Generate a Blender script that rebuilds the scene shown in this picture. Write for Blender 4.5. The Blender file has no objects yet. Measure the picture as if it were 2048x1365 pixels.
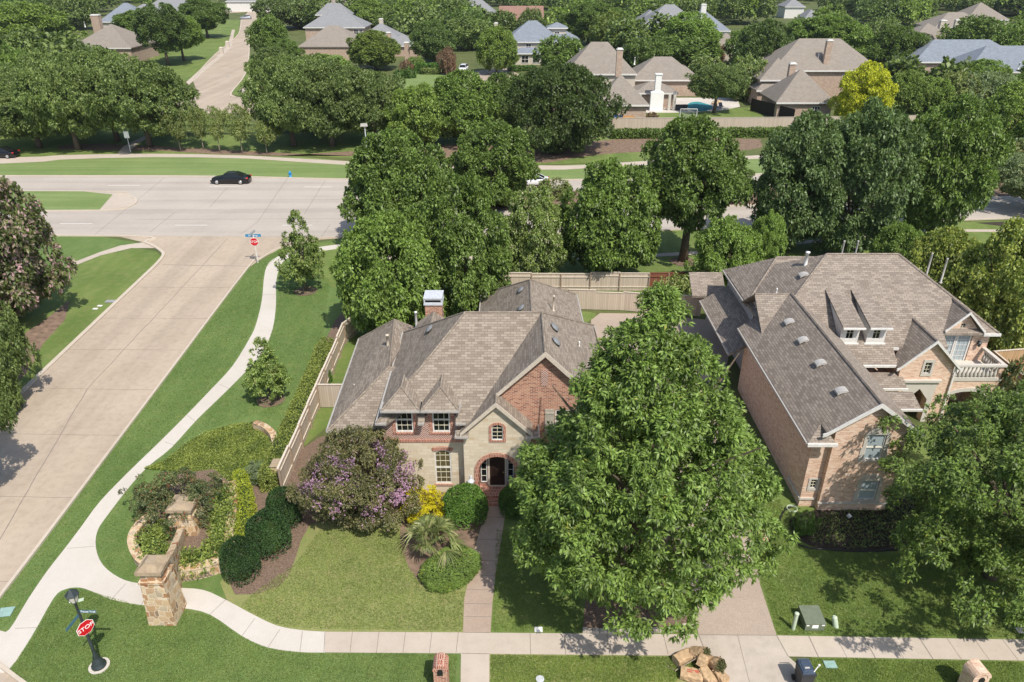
import bpy, bmesh, math, random
import numpy as np
from mathutils import Vector, Matrix
from mathutils.geometry import tessellate_polygon
sc = bpy.context.scene
R = math.radians
# ---------------- camera, sky, sun, exposure ----------------
H, F, PITCH = 27.0, 1470.0, R(27.8)          # height (m), focal length in photo pixels, pitch below horizontal
cam = bpy.data.cameras.new('camera'); camo = bpy.data.objects.new('camera', cam)
sc.collection.objects.link(camo); sc.camera = camo
camo.location = (0, 0, H); camo.rotation_euler = (R(90) - PITCH, 0, 0)
cam.sensor_width = 36; cam.lens = 36 * F / 2048; cam.clip_end = 4000; cam.clip_start = .5
SUN_AZ, SUN_EL = math.atan2(.52, -.85), R(55)   # clockwise from +Y
w = bpy.data.worlds.new('World'); sc.world = w; w.use_nodes = True
nt = w.node_tree; bg = nt.nodes['Background']; bg.inputs[1].default_value = .15
sky = nt.nodes.new('ShaderNodeTexSky'); sky.sky_type = 'NISHITA'; sky.sun_disc = False
sky.sun_elevation = SUN_EL; sky.sun_rotation = SUN_AZ; sky.dust_density = 1.6; sky.air_density = 1.0
nt.links.new(sky.outputs[0], bg.inputs[0])
sl = bpy.data.lights.new('sun', 'SUN'); sl.energy = 4.6; sl.angle = R(.6); sl.color = (1, .945, .86)
so = bpy.data.objects.new('sun', sl); sc.collection.objects.link(so)
sd = Vector((math.sin(SUN_AZ) * math.cos(SUN_EL), math.cos(SUN_AZ) * math.cos(SUN_EL), math.sin(SUN_EL)))
so.rotation_euler = (-sd).to_track_quat('-Z', 'Y').to_euler(); so.location = (30, -30, 60)
sc.view_settings.view_transform = 'Standard'; sc.view_settings.look = 'None'
sc.view_settings.exposure = 0.14; sc.view_settings.gamma = 1
sc.render.resolution_x, sc.render.resolution_y = 1024, 682

# ---------------- helpers ----------------
def G(u, v, z=0.):
    a = PITCH + math.atan((v - 682.5) / F); D = (H - z) / math.tan(a)
    Zc = D * math.cos(PITCH) + (H - z) * math.sin(PITCH)
    return ((u - 1024) * Zc / F, D)
def GP(pts, z=0.): return [G(u, v, z) for u, v in pts]
def col3(c): return (c[0], c[1], c[2], 1)
MATS = {}
class NT:
    def __init__(s, name):
        s.m = bpy.data.materials.new(name); s.m.use_nodes = True; s.t = s.m.node_tree
        s.p = s.t.nodes['Principled BSDF']; s.out = s.t.nodes['Material Output']
    def n(s, t, **k):
        o = s.t.nodes.new('ShaderNode' + t)
        for a, b in k.items():
            if isinstance(a, str) and hasattr(o, a): setattr(o, a, b)
        return o
    def l(s, a, b): s.t.links.new(a, b)
    def coord(s, kind='Object', scale=(1, 1, 1), rot=(0, 0, 0)):
        if kind == 'World': o = s.n('NewGeometry').outputs['Position']
        else: o = s.n('TexCoord').outputs[kind]
        mp = s.n('Mapping'); mp.inputs['Scale'].default_value = scale; mp.inputs['Rotation'].default_value = rot
        s.l(o, mp.inputs[0]); return mp.outputs[0]
    def noise(s, co, sc_, det=4, rough=.55, dist=0):
        o = s.n('TexNoise'); o.inputs['Scale'].default_value = sc_; o.inputs['Detail'].default_value = det
        o.inputs['Roughness'].default_value = rough; o.inputs['Distortion'].default_value = dist
        s.l(co, o.inputs['Vector']); return o.outputs['Fac']
    def ramp(s, f, stops):
        o = s.n('ValToRGB'); e = o.color_ramp.elements
        while len(e) < len(stops): e.new(.5)
        for x, (p, c) in zip(e, stops): x.position = p; x.color = col3(c) if not isinstance(c, float) else (c, c, c, 1)
        s.l(f, o.inputs[0]); return o.outputs[0]
    def mix(s, f, a, b, t='MIX'):
        o = s.n('Mix'); o.data_type = 'RGBA'; o.blend_type = t
        if isinstance(f, (int, float)): o.inputs[0].default_value = f
        else: s.l(f, o.inputs[0])
        for i, x in ((6, a), (7, b)):
            if isinstance(x, tuple): o.inputs[i].default_value = col3(x)
            else: s.l(x, o.inputs[i])
        return o.outputs[2]
    def base(s, c):
        if isinstance(c, tuple): s.p.inputs['Base Color'].default_value = col3(c)
        else: s.l(c, s.p.inputs['Base Color'])
    def bump(s, f, strength=.3, dist=.02):
        o = s.n('Bump'); o.inputs['Strength'].default_value = strength; o.inputs['Distance'].default_value = dist
        s.l(f, o.inputs['Height']); s.l(o.outputs[0], s.p.inputs['Normal'])
    def rough(s, r, sp=.3): s.p.inputs['Roughness'].default_value = r; s.p.inputs['Specular IOR Level'].default_value = sp
def plain(name, c, rough=.6, sp=.4, metal=0, var=.12, scale=6):
    s = NT(name); co = s.coord('Object')
    f = s.noise(co, scale, 5)
    s.base(s.mix(s.ramp(f, [(.3, 0.), (.7, 1.)]), tuple(x * (1 - var) for x in c), tuple(min(1, x * (1 + var)) for x in c)))
    s.rough(rough, sp); s.p.inputs['Metallic'].default_value = metal
    MATS[name] = s.m; return s.m
def grass(name, a, b, dry, dryamt, stripes=None):
    s = NT(name); co = s.coord('World')
    big = s.noise(co, .16, 4); mid = s.noise(co, 1.3, 6, .7); fine = s.noise(co, 9, 5, .8); vf = s.noise(co, 26, 3, .8)
    c = s.mix(s.ramp(big, [(.3, 0.), (.7, 1.)]), a, b)
    c = s.mix(s.ramp(mid, [(.62 - dryamt, 0.), (.8 - dryamt * .5, min(1., dryamt * 3.2))]), c, dry)
    c = s.mix(s.ramp(fine, [(.3, 0.), (.7, .5)]), c, s.mix(1., c, (.62, .66, .5), 'MULTIPLY'))
    c = s.mix(s.ramp(vf, [(.4, 0.), (.62, .45)]), c, s.mix(1., c, (1.5, 1.45, 1.3), 'MULTIPLY'))
    if stripes:
        st = s.noise(s.coord('World', scale=stripes), 1, 2)
        c = s.mix(s.ramp(st, [(.38, 0.), (.6, .6)]), c, s.mix(1., c, (.72, .80, .66), 'MULTIPLY'))
    s.base(c); s.rough(.85, .15); s.bump(fine, .8, .05); MATS[name] = s.m
def concrete(name, a, b, stain=.3, streak=None, spot=0):
    s = NT(name); co = s.coord('World')
    big = s.noise(co, .22, 5, .6); mid = s.noise(co, 2.2, 6, .65); fine = s.noise(co, 30, 3, .7)
    c = s.mix(s.ramp(big, [(.3, 0.), (.7, 1.)]), a, b)
    c = s.mix(s.ramp(mid, [(.45, 0.), (.75, stain)]), c, s.mix(1., c, (.66, .65, .63), 'MULTIPLY'))
    c = s.mix(s.ramp(fine, [(.35, .22 + spot), (.65, 0.)]), c, s.mix(1., c, (.55, .5, .48), 'MULTIPLY'))
    if streak:
        st = s.noise(s.coord('World', scale=streak), 1, 4, .6)
        c = s.mix(s.ramp(st, [(.42, 0.), (.62, .5)]), c, s.mix(1., c, (.74, .73, .745), 'MULTIPLY'))
    s.base(c); s.rough(.85, .2); s.bump(fine, .25, .01); MATS[name] = s.m
def shingle(name, a, b, dark):
    s = NT(name); uv = s.coord('UV'); co = s.coord('World')
    br = s.n('TexBrick'); s.l(uv, br.inputs['Vector'])
    br.offset = .5; br.inputs['Scale'].default_value = 1
    br.inputs['Brick Width'].default_value = .36; br.inputs['Row Height'].default_value = .155
    br.inputs['Mortar Size'].default_value = .014; br.inputs['Mortar Smooth'].default_value = .5; br.inputs['Bias'].default_value = -.15
    br.inputs['Color1'].default_value = col3(a); br.inputs['Color2'].default_value = col3(b); br.inputs['Mortar'].default_value = col3(dark)
    f = s.noise(co, 1.1, 6, .7); g = s.noise(co, 14, 3, .7)
    c = s.mix(s.ramp(f, [(.35, 0.), (.7, .5)]), br.outputs['Color'], s.mix(1., br.outputs['Color'], (.74, .72, .70), 'MULTIPLY'))
    c = s.mix(s.ramp(g, [(.4, 0.), (.65, .35)]), c, s.mix(1., c, (1.25, 1.24, 1.2), 'MULTIPLY'))
    s.base(c); s.rough(.9, .15); s.bump(br.outputs['Fac'], -.5, .02); MATS[name] = s.m
def brick(name, cols, mortar, bw=.24, rh=.085, ms=.012, uvrot=0, herring=False):
    s = NT(name); co = s.coord('UV')
    if herring:   # zigzag courses: v shifted by a triangle wave in u
        sx = s.n('SeparateXYZ'); s.l(co, sx.inputs[0])
        pp = s.n('Math'); pp.operation = 'PINGPONG'; s.l(sx.outputs[0], pp.inputs[0]); pp.inputs[1].default_value = .17
        ad = s.n('Math'); ad.operation = 'ADD'; s.l(sx.outputs[1], ad.inputs[0]); s.l(pp.outputs[0], ad.inputs[1])
        cb = s.n('CombineXYZ'); s.l(sx.outputs[0], cb.inputs[0]); s.l(ad.outputs[0], cb.inputs[1]); co = cb.outputs[0]
    br = s.n('TexBrick'); s.l(co, br.inputs['Vector']); br.inputs['Scale'].default_value = 1
    br.offset = 0 if herring else .5
    br.inputs['Brick Width'].default_value = bw; br.inputs['Row Height'].default_value = rh
    br.inputs['Mortar Size'].default_value = ms; br.inputs['Mortar Smooth'].default_value = .2
    br.inputs['Color1'].default_value = (0, 0, 0, 1); br.inputs['Color2'].default_value = (1, 1, 1, 1); br.inputs['Mortar'].default_value = (.5, .5, .5, 1)
    v = s.noise(co, 3.1, 4, .7)
    mx = s.mix(.45, br.outputs['Color'], v)
    n = len(cols); c = s.ramp(mx, [(.15 + .7 * i / (n - 1), cc) for i, cc in enumerate(cols)])
    c = s.mix(br.outputs['Fac'], c, mortar)
    s.base(c); s.rough(.9, .15); s.bump(br.outputs['Fac'], -.4, .01); MATS[name] = s.m
def flagstone(name, cols, mortar, scale=2.6, edge=.05, rand=1.):
    s = NT(name); co = s.coord('UV')
    v = s.n('TexVoronoi'); v.feature = 'F1'; v.inputs['Scale'].default_value = scale; v.inputs['Randomness'].default_value = rand; v.distance = 'CHEBYCHEV'
    e = s.n('TexVoronoi'); e.feature = 'F2'; e.inputs['Scale'].default_value = scale; e.inputs['Randomness'].default_value = rand; e.distance = 'CHEBYCHEV'
    s.l(co, v.inputs['Vector']); s.l(co, e.inputs['Vector'])
    sx = s.n('SeparateColor'); s.l(v.outputs['Color'], sx.inputs[0])
    d = s.n('Math'); d.operation = 'SUBTRACT'; s.l(e.outputs['Distance'], d.inputs[0]); s.l(v.outputs['Distance'], d.inputs[1])
    n = len(cols); c = s.ramp(sx.outputs[0], [(i / (n - 1), cc) for i, cc in enumerate(cols)])
    c = s.mix(s.ramp(s.noise(co, 7, 5, .7), [(.35, 0.), (.7, .6)]), c, s.mix(1., c, (.72, .64, .52), 'MULTIPLY'))
    c = s.mix(s.ramp(d.outputs[0], [(edge * .5, 1.), (edge * 1.6, 0.)]), c, mortar)
    s.base(c); s.rough(.9, .2); s.bump(d.outputs[0], .5, .03); MATS[name] = s.m
def leafmat(name, dark, light, tip=None, tipamt=.0, trans=.32, rough=.48, spec=.4, gain=2.05):
    def warm(c): return (max(c[0], .66 * c[1]), c[1] * .98, max(c[2] * .8, .21 * c[1]))
    if dark[1] > dark[0] * 1.25 and light[1] > light[0] * 1.15 and 'holly' not in name and 'box' not in name: dark, light = warm(dark), warm(light)
    if gain: dark, light = tuple(x * gain for x in dark), tuple(x * gain for x in light)
    s = NT(name); g = s.n('NewGeometry'); oi = s.n('ObjectInfo'); co = s.coord('Object')
    nz = s.noise(s.coord('World'), .9, 3)
    f = s.n('Math'); f.operation = 'ADD'; s.l(g.outputs['Random Per Island'], f.inputs[0])
    m2 = s.n('Math'); m2.operation = 'MULTIPLY_ADD'; s.l(nz, m2.inputs[0]); m2.inputs[1].default_value = 1.5; m2.inputs[2].default_value = -.75
    s.l(m2.outputs[0], f.inputs[1])
    c = s.mix(s.ramp(f.outputs[0], [(.15, 0.), (.9, 1.)]), tuple(x * .8 for x in dark), tuple(x * 1.1 for x in light))
    if tip:
        n3 = s.noise(s.coord('World'), 1.6, 3, .6)
        mm = s.n('Math'); mm.operation = 'MULTIPLY'; s.l(s.ramp(n3, [(.5 - tipamt * .3, 0.), (.62, 1.)]), mm.inputs[0])
        s.l(s.ramp(g.outputs['Random Per Island'], [(1 - tipamt - .02, 0.), (1 - tipamt + .02, 1.)]), mm.inputs[1])
        c = s.mix(mm.outputs[0], c, tip)
    hs = s.n('HueSaturation'); s.l(c, hs.inputs['Color'])
    mr = s.n('MapRange'); s.l(oi.outputs['Random'], mr.inputs[0]); mr.inputs[3].default_value = .85; mr.inputs[4].default_value = 1.15
    s.l(mr.outputs[0], hs.inputs['Value']); c = hs.outputs[0]
    s.base(c); s.rough(rough, spec)
    tr = s.n('BsdfTranslucent'); s.l(s.mix(1., c, (1.25, 1.35, .7), 'MULTIPLY'), tr.inputs[0])
    ms = s.n('MixShader'); ms.inputs[0].default_value = trans
    s.l(s.p.outputs[0], ms.inputs[1]); s.l(tr.outputs[0], ms.inputs[2]); s.l(ms.outputs[0], s.out.inputs[0])
    MATS[name] = s.m
# ---- objects
def root_of(o):
    while o.parent: o = o.parent
    return o
def uvmap(me):
    n = len(me.loops)
    if not n: return
    uvl = me.uv_layers.new(name='UVMap')
    co = np.empty(len(me.vertices) * 3, np.float32); me.vertices.foreach_get('co', co); co = co.reshape(-1, 3)
    vi = np.empty(n, np.int32); me.loops.foreach_get('vertex_index', vi)
    nor = np.empty(len(me.polygons) * 3, np.float32); me.polygons.foreach_get('normal', nor); nor = nor.reshape(-1, 3)
    tot = np.empty(len(me.polygons), np.int32); me.polygons.foreach_get('loop_total', tot)
    N = np.repeat(nor, tot, 0); P = co[vi]
    flat = np.abs(N[:, 2]) > .985
    T = np.stack([-N[:, 1], N[:, 0], np.zeros(n)], 1); l = np.linalg.norm(T, axis=1, keepdims=True); l[l < 1e-6] = 1; T = T / l
    T[flat] = (1, 0, 0); B = np.cross(N, T); B[flat] = (0, 1, 0)
    uv = np.stack([(P * T).sum(1), (P * B).sum(1)], 1).astype(np.float32)
    uvl.data.foreach_set('uv', uv.ravel())
def tag(o, label=None, cat=None, group=None, kind=None):
    if label: o['label'] = label
    if cat: o['category'] = cat
    if group: o['group'] = group
    if kind: o['kind'] = kind
    return o
def thing(name, label, cat, loc=(0, 0, 0), group=None):
    o = bpy.data.objects.new(name, None); sc.collection.objects.link(o); o.location = loc; o.empty_display_size = .3
    return tag(o, label, cat, group)
SPLIT = dict(roof=.03, wall=.03, gutter=.02, fascia=.02, stone_surround=.0, brick_trim=.0, barge_board=.02, shutter=.01, ridge_cap=.05, patio_column=.0, baluster=-.01, limestone=.0, stone_wall=.05)
class MB:
    def __init__(s): s.v = []; s.f = []
    def add(s, vs, fs):
        b = len(s.v); s.v += [tuple(x) for x in vs]; s.f += [tuple(b + i for i in f) for f in fs]; return s
    def box(s, x0, x1, y0, y1, z0, z1):
        s.add([(x0, y0, z0), (x1, y0, z0), (x1, y1, z0), (x0, y1, z0), (x0, y0, z1), (x1, y0, z1), (x1, y1, z1), (x0, y1, z1)],
              [(0, 3, 2, 1), (4, 5, 6, 7), (0, 1, 5, 4), (1, 2, 6, 5), (2, 3, 7, 6), (3, 0, 4, 7)]); return s
    def obox(s, c, size, rz=0, rx=0, ry=0, taper=1.):
        m = Matrix.Translation(c) @ Matrix.Rotation(rz, 4, 'Z') @ Matrix.Rotation(ry, 4, 'Y') @ Matrix.Rotation(rx, 4, 'X')
        a, b, d = size[0] / 2, size[1] / 2, size[2] / 2
        vs = [m @ Vector((x * a * (taper if z > 0 else 1), y * b * (taper if z > 0 else 1), z * d)) for z in (-1, 1) for x, y in ((-1, -1), (1, -1), (1, 1), (-1, 1))]
        s.add(vs, [(0, 3, 2, 1), (4, 5, 6, 7), (0, 1, 5, 4), (1, 2, 6, 5), (2, 3, 7, 6), (3, 0, 4, 7)]); return s
    def tube(s, pts, rad, n=8, cap=True):
        pts = [Vector(p) for p in pts]
        if not hasattr(rad, '__len__'): rad = [rad] * len(pts)
        b = len(s.v)
        for i, p in enumerate(pts):
            d = (pts[min(i + 1, len(pts) - 1)] - pts[max(i - 1, 0)]).normalized()
            a = d.orthogonal().normalized() if abs(d.z) < .9 else Vector((1, 0, 0)) - d * d.x
            a.normalize(); c = d.cross(a)
            for k in range(n):
                t = 2 * math.pi * k / n; s.v.append(tuple(p + (a * math.cos(t) + c * math.sin(t)) * rad[i]))
        for i in range(len(pts) - 1):
            for k in range(n):
                k2 = (k + 1) % n; s.f.append((b + i * n + k, b + i * n + k2, b + (i + 1) * n + k2, b + (i + 1) * n + k))
        if cap:
            s.f.append(tuple(b + k for k in reversed(range(n)))); s.f.append(tuple(b + (len(pts) - 1) * n + k for k in range(n)))
        return s
    def lathe(s, cx, cy, prof, n=12, rot=0, sq=1.):
        b = len(s.v)
        for r, z in prof:
            for k in range(n):
                t = 2 * math.pi * k / n + rot; s.v.append((cx + r * math.cos(t), cy + r * math.sin(t) * sq, z))
        for i in range(len(prof) - 1):
            for k in range(n):
                k2 = (k + 1) % n; s.f.append((b + i * n + k, b + i * n + k2, b + (i + 1) * n + k2, b + (i + 1) * n + k))
        s.f.append(tuple(b + k for k in reversed(range(n)))); s.f.append(tuple(b + (len(prof) - 1) * n + k for k in range(n)))
        return s
    def poly(s, pts3, down=0):      # polygon, optionally extruded down
        n = len(pts3); b = len(s.v); s.v += [tuple(p) for p in pts3]; s.f.append(tuple(range(b, b + n)))
        if down:
            s.v += [(p[0], p[1], p[2] - down) for p in pts3]; s.f.append(tuple(b + n + k for k in reversed(range(n))))
            for k in range(n): k2 = (k + 1) % n; s.f.append((b + k, b + n + k, b + n + k2, b + k2))
        return s
    def wall(s, outer, holes, origin, u, w, n, thick):   # planar wall with openings; n = inward direction
        O, U, W, N = Vector(origin), Vector(u), Vector(w), Vector(n)
        loops = [outer] + holes; flat = [p for l in loops for p in l]
        tris = tessellate_polygon([[Vector((p[0], p[1], 0)) for p in l] for l in loops])
        front = [O + U * p[0] + W * p[1] for p in flat]; back = [q + N * thick for q in front]
        face_n = U.cross(W); b = len(s.v); k = len(flat)
        s.v += [tuple(q) for q in front] + [tuple(q) for q in back]
        for t in tris:
            a, c, d = t; nn = (front[c] - front[a]).cross(front[d] - front[a])
            if nn.dot(N) > 0: a, c, d = a, d, c
            s.f.append((b + a, b + c, b + d)); s.f.append((b + k + a, b + k + d, b + k + c))
        i = 0
        for l in loops:
            m = len(l)
            for j in range(m):
                j2 = (j + 1) % m; s.f.append((b + i + j, b + i + j2, b + k + i + j2, b + k + i + j))
            i += m
        return s
    def clusters(s, gap):
        par = list(range(len(s.v)))
        def fd(i):
            while par[i] != i: par[i] = par[par[i]]; i = par[i]
            return i
        for f in s.f:
            a = fd(f[0])
            for j in f[1:]: par[fd(j)] = a
        comp = {}
        for i in range(len(s.v)): comp.setdefault(fd(i), []).append(i)
        bb = [[set(c), [min(s.v[i][k] for i in c) - gap for k in range(3)], [max(s.v[i][k] for i in c) + gap for k in range(3)]] for c in comp.values()]
        again = True
        while again:
            again = False
            for i in range(len(bb)):
                for j in range(len(bb) - 1, i, -1):
                    if all(bb[i][1][k] <= bb[j][2][k] and bb[j][1][k] <= bb[i][2][k] for k in range(3)):
                        bb[i] = [bb[i][0] | bb[j][0], [min(a, b) for a, b in zip(bb[i][1], bb[j][1])], [max(a, b) for a, b in zip(bb[i][2], bb[j][2])]]; bb.pop(j); again = True
        return [b[0] for b in bb]
    def build(s, name, mat, parent=None, smooth=False, label=None, recalc=False):
        if parent and name in SPLIT and not getattr(s, 'whole', 0):
            cl = s.clusters(SPLIT[name])
            if len(cl) > 1:
                cl.sort(key=lambda c: -len(c)); first = None
                for c in cl:
                    q = MB(); q.whole = 1; mp = {}
                    for i in sorted(c): mp[i] = len(q.v); q.v.append(s.v[i])
                    q.f = [tuple(mp[i] for i in f) for f in s.f if f[0] in c]
                    o = q.build(name, mat, parent, smooth, label, recalc); first = first or o
                return first
        me = bpy.data.meshes.new(name)
        off = root_of(parent).location if parent else Vector((0, 0, 0))
        me.from_pydata([(x - off[0], y - off[1], z - off[2]) for x, y, z in s.v], [], s.f)
        if recalc:
            bm = bmesh.new(); bm.from_mesh(me); bmesh.ops.recalc_face_normals(bm, faces=bm.faces); bm.to_mesh(me); bm.free()
        me.materials.append(MATS[mat] if isinstance(mat, str) else mat); me.update(); uvmap(me)
        if smooth: me.polygons.foreach_set('use_smooth', [True] * len(me.polygons))
        o = bpy.data.objects.new(name, me); sc.collection.objects.link(o)
        if parent: o.parent = parent
        if label: o['label'] = label
        return o
def smooth_poly(pts, n=5, closed=False):
    P = [Vector((p[0], p[1])) for p in pts]; out = []; m = len(P)
    rng = range(m) if closed else range(m - 1)
    for i in rng:
        g = lambda j: P[j % m] if closed else P[max(0, min(m - 1, j))]
        p0, p1, p2, p3 = g(i - 1), g(i), g(i + 1), g(i + 2)
        for k in range(n):
            t = k / n
            q = .5 * ((2 * p1) + (-p0 + p2) * t + (2 * p0 - 5 * p1 + 4 * p2 - p3) * t * t + (-p0 + 3 * p1 - 3 * p2 + p3) * t ** 3)
            out.append((q.x, q.y))
    if not closed: out.append((P[-1].x, P[-1].y))
    return out
def sheet(name, pts2, z, mat, kind='structure', label=None, cat=None, thick=0):
    me = MB(); tris = tessellate_polygon([[Vector((p[0], p[1], 0)) for p in pts2]])
    vs = [(p[0], p[1], z) for p in pts2]; fs = []
    for a, b, c in tris:
        va, vb, vc = Vector(vs[a]), Vector(vs[b]), Vector(vs[c])
        fs.append((a, b, c) if (vb - va).cross(vc - va).z > 0 else (a, c, b))
    me.add(vs, fs)
    if thick:
        n = len(pts2); me.v += [(p[0], p[1], z - thick) for p in pts2]
        for k in range(n): k2 = (k + 1) % n; me.f.append((k, k + n, k2 + n, k2))
    return tag(me.build(name, mat), label, cat, None, kind)
def ribbon(m, pts, wid, z0, z1):     # extruded strip along polyline
    P = [Vector((p[0], p[1], 0)) for p in pts]; n = len(P); L = []; Rr = []
    for i in range(n):
        d = (P[min(i + 1, n - 1)] - P[max(i - 1, 0)]).normalized(); q = Vector((-d.y, d.x, 0)) * wid / 2
        L.append(P[i] + q); Rr.append(P[i] - q)
    b = len(m.v)
    for a, c in zip(L, Rr):
        m.v += [(a.x, a.y, z0), (a.x, a.y, z1), (c.x, c.y, z1), (c.x, c.y, z0)]
    for i in range(n - 1):
        for k in range(4):
            k2 = (k + 1) % 4; m.f.append((b + i * 4 + k, b + i * 4 + k2, b + (i + 1) * 4 + k2, b + (i + 1) * 4 + k))
    m.f.append((b, b + 1, b + 2, b + 3)); e = b + (n - 1) * 4; m.f.append((e + 3, e + 2, e + 1, e))
    return m
FONT_CACHE = {}
def text(name, body, mat, parent, origin, u, w, size, ext=.004):
    c = bpy.data.curves.new(name, 'FONT'); c.body = body; c.size = size; c.align_x = 'CENTER'; c.align_y = 'CENTER'; c.extrude = ext; c.offset = size * .006
    o = bpy.data.objects.new(name, c); sc.collection.objects.link(o)
    dg = bpy.context.evaluated_depsgraph_get(); me = bpy.data.meshes.new_from_object(o.evaluated_get(dg))
    bpy.data.objects.remove(o); me.materials.clear(); me.materials.append(MATS[mat])
    U, W = Vector(u).normalized(), Vector(w).normalized(); N = U.cross(W)
    M = Matrix((U, W, N)).transposed().to_4x4(); M.translation = Vector(origin) - root_of(parent).location
    me.transform(M); o = bpy.data.objects.new(name, me); sc.collection.objects.link(o); o.parent = parent; return o
# ---------------- materials ----------------
grass('lawn_lush', (.108, .17, .054), (.148, .212, .07), (.26, .25, .11), .13, (.9, .1, 1))
grass('lawn_far', (.165, .23, .085), (.205, .265, .105), (.30, .27, .14), .13, (.05, .9, 1))
grass('lawn_dry', (.185, .215, .075), (.25, .27, .105), (.36, .27, .16), .15)
grass('lawn_side', (.115, .17, .048), (.172, .225, .066), (.28, .25, .12), .15, (.7, .12, 1))
grass('ground_soil', (.07, .095, .032), (.12, .14, .05), (.17, .14, .08), .15)
concrete('road_concrete', (.43, .355, .27), (.49, .405, .315), .5, (.45, .02, 1))
concrete('boulevard_concrete', (.43, .385, .33), (.485, .435, .375), .2, (.012, .5, 1))
concrete('walk_white', (0.528, 0.484, 0.422), (0.598, 0.559, 0.502), .15)
concrete('walk_tan', (0.464, 0.395, 0.323), (0.528, 0.462, 0.387), .3)
concrete('apron', (0.387, 0.334, 0.277), (0.528, 0.466, 0.400), .45)
concrete('aggregate', (.40, .325, .26), (.47, .39, .32), .2, None, .4)
concrete('brick_walk', (.40, .31, .24), (.48, .385, .305), .3, None, .35)
concrete('kerb', (0.510, 0.440, 0.352), (0.563, 0.493, 0.400), .3)
concrete('limestone', (0.522, 0.486, 0.423), (0.594, 0.558, 0.495), .25)
concrete('stucco', (.52, .46, .38), (.56, .5, .42), .1)
concrete('stucco_grey', (0.375, 0.375, 0.385), (0.413, 0.413, 0.424), .1)
concrete('water', (.04, .22, .24), (.06, .28, .29), .1)
plain('joint', (.22, .19, .16), .9, .1)
plain('lane_paint', (.64, .62, .57), .7, .3)
plain('mulch', (.17, .12, .088), .95, .1, 0, .5, 14)
plain('soil_brown', (.20, .14, .10), .95, .1, 0, .35, 2)
plain('dark_bed', (.055, .045, .035), .95, .1, 0, .4, 10)
shingle('roof_main', (.31, .265, .215), (.185, .152, .122), (.15, .122, .1))
shingle('roof_neighbour', (.315, .268, .222), (.19, .158, .13), (.125, .105, .09))
shingle('roof_tan', (.285, .25, .212), (.235, .205, .175), (.16, .14, .12))
shingle('roof_grey', (.27, .275, .28), (.22, .225, .23), (.13, .13, .14))
shingle('roof_blue', (.24, .27, .31), (.18, .205, .24), (.11, .12, .14))
shingle('roof_red', (.30, .18, .14), (.25, .15, .12), (.15, .09, .07))
brick('brick_red', [(.16, .05, .03), (.33, .115, .065), (.44, .19, .11), (.50, .27, .17)], (.52, .44, .36))
brick('brick_herring', [(.17, .06, .04), (.29, .11, .08), (.36, .16, .12)], (.60, .52, .45), 40., .125, .028, 0, True)
brick('brick_trim', [(.20, .055, .035), (.36, .11, .07), (.44, .18, .11)], (.55, .45, .36), .085, .26, .012)
brick('brick_pink', [(.42, .24, .17), (.58, .37, .26), (.67, .47, .35), (.74, .60, .48)], (.68, .54, .42), .24, .085, .012)
brick('brick_far', [(.30, .20, .15), (.39, .28, .215), (.46, .37, .29)], (.48, .38, .3), .4, .16, .02)
brick('stone_wall', [(.52, .44, .32), (.60, .52, .39), (.66, .58, .45), (.50, .38, .24)], (.55, .48, .38), .52, .2, .014)
flagstone('flagstone', [(.30, .11, .045), (.50, .36, .21), (.60, .48, .32), (.36, .19, .09), (.62, .52, .37), (.22, .17, .13), (.48, .29, .14)], (.60, .50, .37), 3.1, .045)
flagstone('capstone', [(.26, .20, .14), (.40, .32, .22), (.33, .27, .20)], (.30, .23, .16), 2.2, .03)
brick('fence_tan', [(.42, .35, .27), (.49, .415, .33), (.53, .45, .36)], (.36, .28, .2), .15, 6., .012)
brick('fence_dark', [(.035, .028, .024), (.05, .04, .035)], (.01, .01, .01), .15, 6., .012)
brick('fence_red', [(.20, .075, .045), (.27, .11, .065)], (.1, .05, .03), .15, 6., .012)
brick('fence_cedar', [(.40, .25, .13), (.50, .33, .19)], (.22, .13, .07), .15, 6., .012)
plain('post', (.33, .25, .18)); plain('fence_cap', (.60, .52, .42)); plain('trim_white', (.66, .64, .60), .5); plain('trim_tan', (.56, .49, .40), .6)
plain('gutter', (.38, .36, .33), .45); plain('muntin', (.66, .62, .46), .5)
plain('shutter', (.42, .38, .31), .7); plain('door_wood', (.032, .016, .011), .45, .4, 0, .3, 4)
plain('metal_grey', (.55, .57, .60), .5, .5, .1); plain('vent_grey', (.20, .21, .215), .45); plain('vent_light', (.42, .40, .37), .5)
plain('pipe_tan', (.55, .48, .38), .5); plain('pipe_white', (.75, .74, .70), .5)
plain('lead', (.30, .30, .31), .5)
plain('post_green_black', (.03, .04, .042), .4, .5); plain('sign_red', (.55, .008, .018), .35, .5); plain('sign_white', (.82, .82, .80), .4)
plain('sign_blue', (.03, .22, .42), .4, .5, 0, .1); plain('sign_teal', (.06, .15, .21), .4, .5, 0, .1); plain('sign_back', (.4, .42, .43), .4)
plain('lantern_glass', (.62, .60, .54), .25, .5); plain('utility_green', (.15, .175, .12), .5); plain('utility_green_pale', (.48, .56, .42), .5)
plain('utility_teal', (.26, .39, .35), .6); plain('bin_navy', (.045, .065, .10), .45, .5, 0, .2); plain('bin_black', (.035, .037, .042), .5)
plain('paper', (.44, .305, .18), .85, .1, 0, .25, 5); plain('print_red', (.45, .10, .06), .7); plain('clippings', (.08, .085, .035), .9, .1, 0, .7, 22)
plain('bark', (.13, .10, .075), .9, .1, 0, .35, 9); plain('bark_pale', (.30, .25, .19), .85, .1, 0, .3, 9)
plain('hydrant_blue', (.02, .25, .55), .4); plain('iron', (.015, .015, .015), .5); plain('rubber', (.015, .015, .016), .7)
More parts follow.
